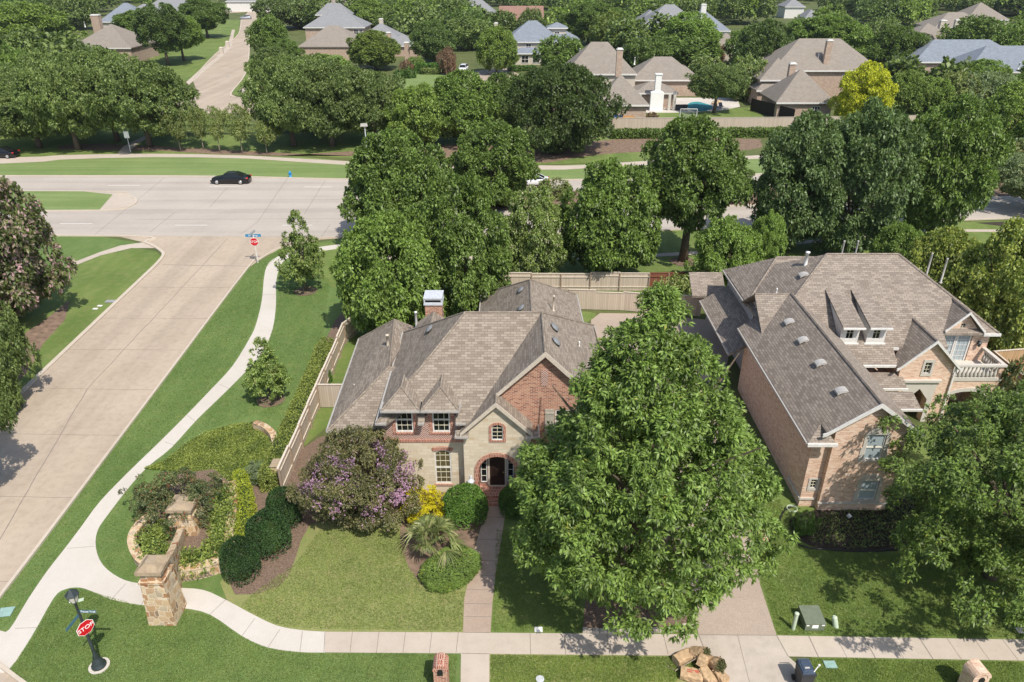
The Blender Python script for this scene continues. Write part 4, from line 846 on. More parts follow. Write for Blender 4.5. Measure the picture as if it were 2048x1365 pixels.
slab(m, [(14.7, 43.6, 3.0), (16.75, 43.6, 4.3), (16.75, 52.3, 4.3), (14.7, 52.3, 3.0)]); slab(m, [(14.3, 53.2, 3.0), (17.0, 53.2, 3.0), (17.0, 55.2, 4.2), (14.3, 55.2, 4.2)])
for x0 in (20.75, 22.45): slab(m, [(x0, 41.05, 6.28), (x0 + 1.35, 41.05, 6.28), (x0 + 1.35, 44.65, 7.32), (x0, 44.65, 7.32)], .1)
slab(m, [(24.15, 39.75, 4.1), (26.05, 39.75, 6.05), (26.05, 43.2, 6.05)] + [(24.15, 40.6, 4.1)]); slab(m, [(27.95, 39.75, 4.1), (26.05, 39.75, 6.05), (26.05, 43.2, 6.05), (27.95, 40.6, 4.1)])
slab(m, [(27.8, 42.0, 5.55), (29.05, 42.0, 6.9), (29.05, 44.3, 6.9), (27.8, 42.4, 5.55)]); slab(m, [(30.35, 42.0, 5.55), (29.05, 42.0, 6.9), (29.05, 44.3, 6.9), (30.35, 42.4, 5.55)])
slab(m, [(20.9, 39.2, 3.0), (24.65, 39.2, 3.0), (24.65, 40.3, 3.5), (20.9, 40.3, 3.5)], .12); slab(m, [(20.6, 37.0, 2.9), (24.5, 37.0, 2.9), (24.5, 38.3, 3.3), (20.6, 38.3, 3.3)], .12)
ro = m.build('roof', 'roof_neighbour', h2)
m = MB()
for p, q in (((21.4, 47, 8.9), (26.3, 47, 8.9)), ((21.4, 47, 8.9), (16.4, 42, 5.4)), ((26.3, 47, 8.9), (31.3, 42, 5.4)), ((18.5, 31, 7.09), (18.5, 44.5, 7.09)), ((26.05, 39.75, 6.03), (26.05, 42.9, 6.03)), ((29.05, 42, 6.88), (29.05, 44.2, 6.88)), ((16.35, 46.6, 5.3), (19.2, 50, 7.5)), ((19.2, 50, 7.5), (22.5, 50, 7.5)), ((16.1, 44.6, 7.0), (18.6, 44.6, 7.0))): cap(p, q, .085)
m.build('ridge_cap', 'roof_neighbour', ro)
m = MB(); chevron(m, 18.5, 7.14, .74, 16.1, .74, 20.9, .2, 30.94, .07, .3); chevron(m, 26.05, 6.09, 1.02, 24.15, 1.02, 27.95, .17, 39.69, .07, .2); chevron(m, 29.05, 6.94, 1.05, 27.85, 1.05, 30.3, .15, 41.94, .07, .1)
gut([(15.2, 30.95), (16.75, 30.95)], 4.7, .12, .16); gut([(30.3, 41.95), (31.4, 41.95)], 5.4, .12, .16); gut([(19.9, 40.15), (24.25, 40.15)], pz(40.15), .12, .14)
gut([(24.25, 41.15), (24.6, 41.15)], pz(41.15), .12, .14); gut([(20.9, 39.15), (24.7, 39.15)], 3.0, .1, .13); gut([(20.6, 36.95), (24.55, 36.95)], 2.9, .1, .13); 
m.box(27.74, 27.84, 39.85, 39.93, 0, 4.2)
for x0 in (20.75, 22.45): gut([(x0 - .03, 41.0), (x0 + 1.38, 41.0)], 6.28, .1, .1)
m.build('fascia', 'trim_white', h2)
m = MB(); gut([(15.2, 31.1), (15.2, 44.2)], 4.68, .08, .1); gut([(31.36, 42.1), (31.36, 52)], 5.4, .1, .12); gut([(16.33, 47), (16.33, 53)], 5.3, .08, .1); gut([(14.66, 43.6), (14.66, 52.3)], 3, .08, .1); m.build('gutter', 'gutter', h2)
for x0 in (20.75, 22.45):
    m = MB(); m.add([(x0 + .12, 41.45, 5.0), (x0 + .12, 41.45, 6.3), (x0 + .12, 44.5, 7.25)], [(0, 1, 2)]); m.add([(x0 + 1.23, 41.45, 5.0), (x0 + 1.23, 41.45, 6.3), (x0 + 1.23, 44.5, 7.25)], [(0, 2, 1)])
    m.wall([(x0 + .1, 4.95), (x0 + 1.25, 4.95), (x0 + 1.25, 6.3), (x0 + .1, 6.3)], [opening(x0 + .675, 5.3, .5, .85)], (0, 41.42, 0), (1, 0, 0), (0, 0, 1), (0, 1, 0), .12); dm = m.build('dormer', 'trim_white', h2)
    window(dm, South(41.42), x0 + .675, 5.3, .5, .85, 2, 2, d=-.08, rail=False, fw=.04); 
    m = MB(); South(41.42).box(m, x0 + .0, x0 + 1.35, 4.92, 5.02, -.05, .08); m.build('sill', 'trim_white', dm)
# stone surrounds, ledge, lintels, balcony
m = MB(); f2 = South(31.3)
for cx, z0, w_, h in ((18.9, 3.43, .95, 1.62), (19.2, .75, .95, 1.3)):
    m.wall([(cx - w_ / 2 - .24, z0 - .1), (cx + w_ / 2 + .24, z0 - .1), (cx + w_ / 2 + .24, z0 + h * .5), (cx + w_ / 2 + .16, z0 + h * .5), (cx + w_ / 2 + .2, z0 + h + .05), (cx + .3, z0 + h + .42), (cx - .3, z0 + h + .42), (cx - w_ / 2 - .2, z0 + h + .05), (cx - w_ / 2 - .16, z0 + h * .5), (cx - w_ / 2 - .24, z0 + h * .5)], [opening(cx, z0, w_, h)], (0, 31.26, 0), (1, 0, 0), (0, 0, 1), (0, 1, 0), .06)
m.wall([(16.05, 1.12), (16.65, 1.12), (16.65, 1.97), (16.05, 1.97)], [opening(16.35, 1.25, .34, .62)], (0, 31.61, 0), (1, 0, 0), (0, 0, 1), (0, 1, 0), .06)
f2.box(m, 16.62, 20.45, .5, .62, 0, .07); South(31.65).box(m, 15.75, 16.62, .5, .62, 0, .07); m.box(15.72, 15.8, 31.6, 33.5, .5, .62)
m.wall([(25.72, 3.42), (26.42, 3.42), (26.42, 4.6), (25.72, 4.6)], [opening(26.07, 3.6, .42, .8)], (0, 39.96, 0), (1, 0, 0), (0, 0, 1), (0, 1, 0), .06)
m.wall([(24.95, 0), (25.3, 0), (25.3, 1.7), (25.95, 2.5), (26.6, 1.7), (26.6, 0), (26.9, 0), (26.9, 1.4), (27.0, 3.0), (24.85, 3.0), (24.95, 1.4)], [], (0, 39.95, 0), (1, 0, 0), (0, 0, 1), (0, 1, 0), .07)
South(40).box(m, 24.75, 27.15, 3.02, 3.18, 0, .18)
m.wall(arc(29.1, 1.95, 1.1, math.pi, 0, 12, .35) + arc(29.1, 2.0, 1.4, 0, math.pi, 12, .42), [], (0, 39.9, 0), (1, 0, 0), (0, 0, 1), (0, 1, 0), .07)
m.build('stone_surround', 'limestone', h2)
m = MB().box(27.75, 30.9, 39.9, 42.3, 3.1, 3.24).box(27.75, 30.95, 39.86, 40.08, 4.12, 4.26).box(30.7, 30.95, 40.08, 42.3, 4.12, 4.26).box(27.75, 30.6, 39.9, 40.04, 3.24, 3.36)
bal = m.build('balcony', 'limestone', h2); m = MB()
bp = [(.045, 3.36), (.085, 3.42), (.10, 3.6), (.05, 3.8), (.045, 3.95), (.08, 4.05), (.07, 4.12)]
for i in range(11): m.lathe(27.9 + i * .25, 39.97, bp, 8)
for i in range(7): m.lathe(30.82, 40.5 + i * .25, bp, 8)
m.build('baluster', 'limestone', bal, True)
window(h2, f2, 18.9, 3.43, .95, 1.62, 1, 2, glass='glass_curtain', fw=.06); window(h2, f2, 19.2, .75, .95, 1.3, 1, 2, glass='glass_curtain', fw=.06); window(h2, South(31.65), 16.35, 1.25, .34, .62, 2, 3, rail=False, fw=.03)
window(h2, South(40), 26.07, 3.6, .42, .8, 2, 3, rail=False, fw=.03); window(h2, South(42.3), 29.05, 5.55, .34, .42, 2, 2, rail=False, fw=.03)
for cx in (28.42, 29.38): window(h2, South(42.3), cx, 3.17, .93, 2.0, 3, 5, glass='glass_curtain', fw=.09, rail=False, name='balcony_door', mw=.02, mun='trim_white')
fw_ = Face((16.7, 44.6, 0), (0, -1, 0), (-1, 0, 0))
for u in (-.75, .75): window(h2, fw_, u, 3.6, .9, 2.1, 2, 4, d=.0, rise=.3, fw=.06)
window(h2, fw_, 0, 5.75, .7, .7, 2, 2, d=.02, rise=.35, fw=.05, rail=False)
lantern(h2, South(42.3), 30.35, 4.55); lantern(h2, South(40), 27.35, 1.7)
for y in (33.0, 36.0, 38.8, 41.3): vent_box(h2, 17.6, y + .3, 6.45, .74)
vent_box(h2, 19.8, 46.0, 7.8, .7); m = MB()
pipe(h2, 20.2, 47.2, 7.7, 9.0, .11, 'pipe_white', 1.4)
for x in (24.1, 25.1): pipe(h2, x, 50.5, 6.2, 8.6, .06, 'vent_light', 1.1)
for x, y in ((28.6, 47.0), (29.1, 46.0)): pipe(h2, x, y, 7.2, 9.0, .06, 'vent_light', 1.1)
pipe(h2, 18.0, 45.8, 6.4, 6.9, .05, 'pipe_white', 1.1); pipe(h2, 20.9, 40.9, 4.7, 5.0, .04, 'pipe_white', 1.1)

# ======== distant houses ========
def block(m_r, m_w, m_f, uL, uR, vE, ze, depth, s, kind='hip', ov=.45, wall=True, base=0):
    a = PITCH + math.atan((vE - 682.5) / F); Y = (H - ze) / math.tan(a); x0 = G(uL, vE, ze)[0]; x1 = G(uR, vE, ze)[0]; y1 = Y + depth; w_ = x1 - x0
    if kind == 'hip':
        hh = min(w_, depth) / 2; zr = ze + s * hh
        if w_ >= depth: A_, B_ = (x0 + hh, Y + hh, zr), (x1 - hh, Y + hh, zr); P_ = [[(x0, Y, ze), (x1, Y, ze), B_, A_], [(x1, Y, ze), (x1, y1, ze), B_], [(x1, y1, ze), (x0, y1, ze), A_, B_], [(x0, y1, ze), (x0, Y, ze), A_]]
        else: A_, B_ = ((x0 + x1) / 2, Y + hh, zr), ((x0 + x1) / 2, y1 - hh, zr); P_ = [[(x0, Y, ze), (x1, Y, ze), A_], [(x1, Y, ze), (x1, y1, ze), B_, A_], [(x1, y1, ze), (x0, y1, ze), B_], [(x0, y1, ze), (x0, Y, ze), A_, B_]]
    elif kind == 'gx': zr = ze + s * depth / 2; A_, B_ = (x0, Y + depth / 2, zr), (x1, Y + depth / 2, zr); P_ = [[(x0, Y, ze), (x1, Y, ze), B_, A_], [(x1, y1, ze), (x0, y1, ze), A_, B_]]
    else: zr = ze + s * w_ / 2; A_, B_ = ((x0 + x1) / 2, Y, zr), ((x0 + x1) / 2, y1, zr); P_ = [[(x0, Y, ze), A_, B_, (x0, y1, ze)], [(x1, Y, ze), (x1, y1, ze), B_, A_]]
    for q in P_: slab(m_r, q, .2)
    if wall:
        m_w.box(x0 + ov, x1 - ov, Y + ov, y1 - ov, base, ze - .1)
        if kind == 'gy': m_w.add([(x0 + .2, Y + ov, ze - .2), (x1 - .2, Y + ov, ze - .2), ((x0 + x1) / 2, Y + ov, zr - .25)], [(0, 1, 2)])
        if kind == 'gx': m_w.add([(x0 + ov, Y + .2, ze - .2), (x0 + ov, y1 - .2, ze - .2), (x0 + ov, Y + depth / 2, zr - .25)], [(0, 2, 1)]); m_w.add([(x1 - ov, Y + .2, ze - .2), (x1 - ov, y1 - .2, ze - .2), (x1 - ov, Y + depth / 2, zr - .25)], [(0, 1, 2)])
    ribbon(m_f, [(x0, Y - .04), (x1, Y - .04)], .12, ze - .3, ze - .02) if kind != 'gy' else None
    return x0, x1, Y, y1, zr
def far_house(label, blocks, roof, wallm, wins=(), chims=(), pipes=(), name='house', fas='trim_white'):
    r_, w_, f_ = MB(), MB(), MB(); info = [block(r_, w_, f_, *b) for b in blocks]
    x0, x1, Y, y1, zr = info[0]; t = thing(name, label, 'house', ((x0 + x1) / 2, (Y + y1) / 2, 0))
    w_.build('wall', wallm, t); r_.build('roof', roof, t); f_.build('fascia', fas, t)
    for bi, uc, z0, ww, hh, cols in wins:
        Y_ = info[bi][2] + .44; xc = (uc - 1024) / F * (Y_ * math.cos(PITCH) + (H - z0 - 1) * math.sin(PITCH)); f = South(Y_)
        window(t, f, xc, z0, ww, hh, cols, 2, d=.0, fw=.12, rail=False, mw=.08, mun='trim_white')
    for u, v, ze, zt, sz, cm in chims:
        x, y = G(u, v, zt); q = MB().box(x - sz / 2, x + sz / 2, y - sz * .4, y + sz * .4, max(0, ze), zt - .35); c = q.build('chimney', cm, t)
        q = MB().box(x - sz / 2 - .1, x + sz / 2 + .1, y - sz * .4 - .1, y + sz * .4 + .1, zt - .34, zt - .2).box(x - sz / 2 + .1, x + sz / 2 - .1, y - sz * .3, y + sz * .3, zt - .2, zt); q.build('chimney_cap', 'trim_white', c)
    for u, v, z in pipes: x, y = G(u, v, z); pipe(t, x, y, z - 1.6, z, .12, 'pipe_white', 1.2)
    return t, info
h4, _ = far_house('beige two storey house with white brick outdoor chimney beside the pool', [(1130, 1274, 148, 5.8, 11, .98), (1262, 1402, 160, 3.4, 11, .72), (1345, 1402, 158, 3.5, 8, .75), (1268, 1357, 186, 3.0, 7, .45), (1192, 1299, 210, 3.0, 9.0, .95)], 'roof_tan', 'brick_far',
    [(2, 1362, .6, 1.8, 2.3, 2)], [(1240, 96, 6, 11.2, 1.1, 'brick_far')], [(1205, 92, 9.8), (1270, 115, 6.5), (1301, 118, 6.5), (1160, 97, 8.5), (1316, 124, 6)])
x, y = G(1312, 222); m = MB().box(x - 1.25, x + 1.25, y - .1, y + .9, 0, 3.4).box(x - .55, x + .55, y, y + .8, 3.75, 6.6).box(x - .68, x + .68, y - .12, y + .92, 6.6, 6.8)
m.add([(x - 1.25, y - .1, 3.4), (x + 1.25, y - .1, 3.4), (x + 1.25, y + .9, 3.4), (x - 1.25, y + .9, 3.4), (x - .55, y, 3.75), (x + .55, y, 3.75), (x + .55, y + .8, 3.75), (x - .55, y + .8, 3.75)], [(0, 1, 5, 4), (1, 2, 6, 5), (2, 3, 7, 6), (3, 0, 4, 7)])
m.build('outdoor_chimney', 'white_brick', h4); m = MB()
for u in (1337, 1347, 1278): xx, yy = G(u, 221); m.box(xx - .25, xx + .25, yy - .2, yy + .2, 0, 2.9)
m.build('patio_column', 'limestone', h4)
m = MB(); bx0, by0 = G(1205, 148, 5.8); bx1 = G(1272, 148, 5.8)[0]; m.box(bx0, bx1, by0 + .36, by0 + .5, 2.6, 5.6); m.build('upper_wall', 'stucco', h4)
far_house('tan shingled house with two brick chimneys above a black fence', [(1545, 1764, 141, 5.6, 14, .78), (1520, 1610, 160, 5.0, 10, .8), (1513, 1612, 181, 3.2, 9, .75), (1553, 1672, 205, 3.0, 10.5, .95)], 'roof_tan', 'brick_far',
    [(0, 1690, 3.4, 1.2, 1.3, 2), (3, 1632, .9, 1.6, 1.3, 3)], [(1586, 125, 2, 8.8, 1.2, 'brick_far'), (1660, 79, 5, 11.4, 1.2, 'brick_far')], [(1638, 108, 8.5), (1550, 140, 5.2)])
far_house('blue grey roofed pink brick house behind olive trees at right edge', [(1830, 2060, 124, 5.5, 13, .62), (1935, 2300, 144, 4.6, 13, .7)], 'roof_blue', 'brick_far', [(0, 1868, 2.6, 1.6, 1.6, 2)], (), [(2040, 126, 7)])
far_house('slate blue roofed two storey house with porch columns and round turret', [(1010, 1122, 84, 5.6, 13, .75), (1012, 1160, 80, 5.2, 8, .55), (1026, 1105, 107, 3.0, 5, .5), (1094, 1136, 56, 8.2, 5.5, .45)], 'roof_blue', 'stucco',
    [(0, 1057, 3.6, 1.5, 1.5, 2), (0, 1091, 3.6, 1.5, 1.5, 2), (3, 1114, 6.2, 1.6, 1.0, 2), (2, 1050, .4, 2.0, 2.0, 2), (2, 1072, .4, 2.0, 2.0, 2)], [(992, 45, 4, 9.5, 1, 'stucco')])
far_house('sprawling house with a tan front roof and grey rear roofs behind oaks', [(597, 722, 95, 3.3, 15, .62), (606, 730, 55, 6.0, 14, .6), (700, 812, 88, 3.2, 16, .62), (770, 835, 92, 3.0, 9, .6), (630, 700, 30, 7.5, 8, .9)], 'roof_grey', 'brick_far',
    [(1, 712, 3.8, 1.6, 1.5, 2), (1, 722, 3.8, 1.2, 1.5, 2)], [(813, 84, 0, 5.6, 1.3, 'brick_far'), (777, 64, 2, 6.8, 1.2, 'brick_far'), (762, 37, 2, 8, 1.3, 'stucco')], [(656, 66, 6.5), (667, 64, 6.5)])
r_, w_, f_ = MB(), MB(), MB(); bi = block(r_, w_, f_, 596, 724, 95.5, 3.4, 15, .66); bt = thing('house', 'low brown shingled wing with white ridge pipes joining the grey sprawling house', 'house', ((bi[0] + bi[1]) / 2, bi[2] + 5, 0)); r_.v = [(a, b - .4, c + .25) for a, b, c in r_.v]; r_.build('roof', 'roof_tan', bt); w_.v = [(a, b - .5, c) for a, b, c in w_.v]; w_.build('wall', 'brick_far', bt)
far_house('tan hipped roof house with brick chimney left of the tall trees', [(138, 262, 96, 4.0, 18, .62), (225, 300, 66, 5, 10, .6)], 'roof_tan', 'brick_far', (), [(190, 29, 2, 10.4, 2.4, 'brick_far')], [(168, 44, 8)])
far_house('dark grey gabled roof house behind the brick chimney', [(196, 285, 44, 6, 14, .8)], 'roof_blue', 'stucco')
far_house('grey roofed house rising behind the dark upright trees', [(282, 392, 22, 5, 16, .7), (250, 330, 28, 4, 12, .6)], 'roof_grey', 'stucco')
far_house('brown roofed house behind the turquoise grey sprawling roofs', [(620, 722, 26, 4, 16, .7)], 'roof_tan', 'brick_far')
far_house('white walled house on the hill at top of the street', [(450, 540, 3, 5, 16, .5)], 'roof_grey', 'trim_white')
far_house('pale silver roofed gabled house in the trees at top centre', [(912, 992, 27, 4.5, 14, .8), (935, 975, 31, 4, 10, .9, 'gy')], 'roof_grey', 'brick_far')
far_house('red brown roofed house beside the pale silver gable', [(998, 1088, 48, 4, 15, .75, 'gx')], 'roof_red', 'stucco')
far_house('white house with two grey hipped roofs and white walls', [(1290, 1400, 48, 6.5, 15, .72), (1278, 1330, 45, 6, 12, .8), (1290, 1345, 70, 3.5, 9, .8)], 'roof_grey', 'trim_white')
far_house('pale blue roofed house with tall white chimney', [(1362, 1462, 62, 4, 16, .75)], 'roof_blue', 'trim_white', (), [(1408, 8, 3, 12, 1.7, 'trim_white')])
far_house('small cream stone cottage with brown gabled roof', [(1425, 1490, 95, 3.6, 9, .75)], 'roof_tan', 'stucco', [(0, 1445, 1.6, 1.0, 1.0, 1)])
far_house('tan gabled house with cream chimneys among trees at upper right', [(1822, 1925, 84, 3.8, 15, .6), (1870, 1985, 55, 5.0, 14, .6)], 'roof_tan', 'stucco', (), [(1887, 40, 3, 9, 1.8, 'stucco'), (1915, 39, 3, 8.6, 1.2, 'stucco')])
far_house('hipped tan roof topmost at upper right corner', [(1934, 2020, 40, 4.5, 16, .7)], 'roof_tan', 'stucco')
far_house('small cream gable end peeping out between round tree and blue roof', [(1838, 1880, 92, 4, 9, 1., 'gy')], 'roof_tan', 'stucco')
far_house('little tan roof between two dark trees below the upper road', [(1742, 1784, 70, 4, 10, .8)], 'roof_tan', 'stucco')
far_house('small tan roof left of the broad tree with round white cupola', [(1556, 1592, 76, 4, 10, .7)], 'roof_tan', 'stucco', (), [(1538, 43, 3, 8.5, 1.5, 'trim_white')])
far_house('tiny grey pyramid roof above the broad round tree', [(1610, 1642, 36, 5, 9, .9)], 'roof_grey', 'stucco')
far_house('tiny grey roof touching the top picture edge right of centre', [(1570, 1612, 14, 5, 12, .7)], 'roof_grey', 'trim_white')
# ---------------- near trees ----------------
mk('big', kind='big', seed=5, nclump=500, ntip=20000, k=7, L=.042, W=.0145, clump=.115, droop=.5, hscale=2.2, vsq=.85, ragged=.22, inner=.30, spread=1.15)
PROTO['big'][0].name = 'crown'
HS_ = 2.2
x, y = 5.65, 25.4
t = thing('shade_tree', 'huge glossy green oak with drooping leaf clusters in front of brick house', 'tree', (x, y, 0))
put('big', 'crown', 'leaf_bright', t, (0, 0, 2.5), (5.95, 5.8, 13.3 / 2.2), 2.6)
m = trunk_mesh(random.Random(4), .33, 4.2, 6, 12, 3, 12); o = m.build('trunk', 'bark', None, True); o.parent = t
mk('elm', kind='wide', seed=9, nclump=420, ntip=21000, k=5, L=.036, W=.014, clump=.105, droop=.15, hscale=1.35, vsq=.6, ragged=.5, inner=.35)
t = thing('shade_tree', 'wide feathery dark green elm filling the lower right corner', 'tree', (23.4, 26.5, 0))
put('elm', 'crown', 'leaf_oak_near', t, (0, 0, 2.1), (7.2, 5.2, 6.9 / 1.35), 3.9)
m = trunk_mesh(random.Random(8), .28, 3.2, 6, 7.5, 2, 11); o = m.build('trunk', 'bark', None, True); o.parent = t
D = lambda i: 'dome%d' % (i % 3)
tree(785, 668, 440, 106, 'dome0', 'leaf_light', 'rounded light green tree behind the left end of the brick house', cb=.05)
tree(925, 634, 357, 94, 'oval0', 'leaf_mid', 'tall mid green tree rising behind the brick chimney', cb=.02)
tree(806, 484, 272, 98, 'dome1', 'leaf_deep', 'dark green tree beside the boulevard, behind the light rounded one', cb=.06)
tree(985, 415, 250, 86, 'dome2', 'leaf_mid', 'round crowned median tree with bright top, behind the tall mid green one', cb=.08)
tree(1060, 560, 385, 62, 'oval1', 'leaf_white_flower', 'crape myrtle with creamy white flowers behind the tan back fence', cb=.0, bark='bark_pale')
tree(1212, 548, 333, 106, 'dome0', 'leaf_mid2', 'broad glossy green tree behind the tan back fence, right of white flowers', cb=.08)
tree(1366, 522, 243, 98, 'dome1', 'leaf_deep', 'tree with a bare forked trunk standing on the strip by the boulevard', cb=.30, tr=.38)
tree(1575, 500, 236, 92, 'oval0', 'leaf_deep2', 'tall dense dark tree left of the biggest crown behind neighbour roof', cb=.08)
tree(1690, 500, 214, 100, 'oval1', 'leaf_deep2', 'tallest silvery dark tree directly behind the neighbour roof ridge', cb=.06)
tree(1860, 474, 203, 98, 'dome2', 'leaf_deep', 'dark green tree right of the tallest crown, leaning over the boulevard', cb=.12)
tree(1440, 590, 445, 64, 'dome2', 'leaf_light', 'small fresh green tree at the left rear corner of neighbour house', cb=.12)
tree(1522, 560, 432, 34, 'oval1', 'leaf_light', 'slim yellow green tree squeezed beside the fresh green one', cb=.1)
tree(1400, 600, 555, 40, 'bush1', 'leaf_light', 'low sprawling bright shrub by the red fence panel', 'shrub', cb=.0)
tree(1345, 612, 562, 40, 'bush1', 'leaf_dusty', 'pale flowering shrub between the two back fences', 'shrub', cb=.0)
tree(1850, 640, 470, 78, 'dome0', 'leaf_golden', 'golden green tree behind the neighbour roof, nearer the ridge pipes', cb=.0)
tree(1975, 700, 462, 100, 'dome1', 'leaf_golden', 'large golden green tree at right edge behind the cedar fence', cb=.02)
tree(1780, 560, 455, 50, 'dome2', 'leaf_light', 'low bright green tree peeping over the neighbour ridge', cb=.0)
tree(2020, 850, 735, 56, 'bush1', 'leaf_red_myrtle', 'dark crape myrtle with red buds beside the stone balcony', 'shrub', cb=.0)
tree(612, 583, 424, 46, 'cone0', 'leaf_young', 'young conical tree in a mulch ring beside the curved path', cb=.16, limbs=5, tr=.09)
tree(541, 800, 682, 44, 'cone0', 'leaf_young', 'small sparse young tree near the side fence, its mulch ring below', cb=.12, limbs=5, tr=.07)
# left picture edge
tree(10, 650, 352, 130, 'dome2', 'leaf_pink_flower', 'tall pink flowering crape myrtle at the left picture edge', cb=.04, bark='bark_pale')
tree(-10, 815, 600, 88, 'wide0', 'leaf_oak', 'dark bushy tree below the pink crape myrtle, overhanging the kerb', cb=.0)
tree(-60, 1010, 690, 110, 'wide1', 'leaf_oak', 'tree mostly beyond the left edge shading the side road', cb=.25)
# live oak groups beyond the boulevard
LO = 'spreading live oaks lining the park strip'
for ub, vb, vt, hw, k, lab in ((80, 296, 150, 92, 'wide0', 'leftmost spreading live oak of the park strip, dark trunk at left edge'), (157, 300, 128, 80, 'wide1', 'spreading live oak between the leftmost one and the paired trunks'), (236, 283, 102, 90, 'wide0', 'live oak whose trunk stands left of the little branching path'), (300, 294, 130, 104, 'wide1', 'right live oak of left group, overhanging the far concrete street'),
                               (10, 262, 140, 80, 'wide1', 'dusty green oak behind the leftmost live oaks'), (130, 262, 108, 80, 'wide0', 'oak behind the left group, tallest against the tan roof'),
                               (588, 292, 116, 76, 'wide0', 'live oak left of the park lamp, first of middle group'), (665, 292, 128, 90, 'wide1', 'live oak between the first trunk and the park lamp'), (628, 262, 116, 74, 'wide1', 'grey green oak behind the middle group in front of the brown roof'),
                               (752, 286, 150, 72, 'wide0', 'live oak just right of the park lamp head'), (700, 250, 142, 80, 'wide1', 'oak rising behind the park lamp group, facing the green lawn')):
    tree(ub, vb, vt, hw, k, 'leaf_oak', lab, 'oak tree', LO, cb=.22, tr=.4)
tree(840, 292, 176, 66, 'dome1', 'leaf_yg', 'bright yellowish green tree between the live oaks and round dark tree', cb=.08)
tree(930, 285, 150, 78, 'dome0', 'leaf_mid', 'mid green tree behind the boulevard left of the round dark tree', cb=.08)
tree(1010, 265, 152, 56, 'dome2', 'leaf_deep', 'darker green crown tucked left of the big round dark tree', cb=.05)
tree(1120, 303, 134, 102, 'wide1', 'leaf_roundoak', 'big round very dark oak beside the beige house fence', 'oak tree', cb=.10, tr=.4)
for ub, vb, vt, hw, lab in ((362, 303, 226, 26, 'pale crape myrtle leftmost in the row beside the path branch'), (407, 299, 224, 19, 'slim crape myrtle second in the row'), (440, 305, 222, 20, 'slim multi stemmed crape myrtle in the middle of the row'), (485, 307, 218, 27, 'fuller crape myrtle fourth in the row, by the dark oaks'), (534, 308, 250, 22, 'sparse crape myrtle with bare pale trunk at the row end')):
    tree(ub, vb, vt, hw, 'vase0', 'leaf_dusty', lab, 'crape myrtle', 'small crape myrtles in a row', cb=.3, bark='bark_pale', limbs=7, tr=.07)
tree(2020, 290, 166, 66, 'dome0', 'leaf_yg', 'bright green tree at right edge above the median shrubs', cb=.04)
tree(1985, 352, 284, 62, 'bush1', 'leaf_red_myrtle', 'reddish crape myrtle on the boulevard median at right edge', 'crape myrtle', cb=.0)
tree(2055, 420, 318, 80, 'wide0', 'leaf_grey', 'grey green oak with leaning dark trunk at the right edge', 'oak tree', cb=.3)
tree(1106, 396, 366, 34, 'bush1', 'leaf_dusty', 'reddish low crape myrtle on the median beside the white car', 'crape myrtle', cb=.0)
tree(1440, 400, 330, 60, 'dome1', 'leaf_deep', 'median tree glimpsed between the forked trunk tree and dark giants', cb=.1)
tree(1780, 400, 262, 70, 'dome0', 'leaf_deep2', 'dark median tree behind the gap between the two tallest crowns', cb=.1)
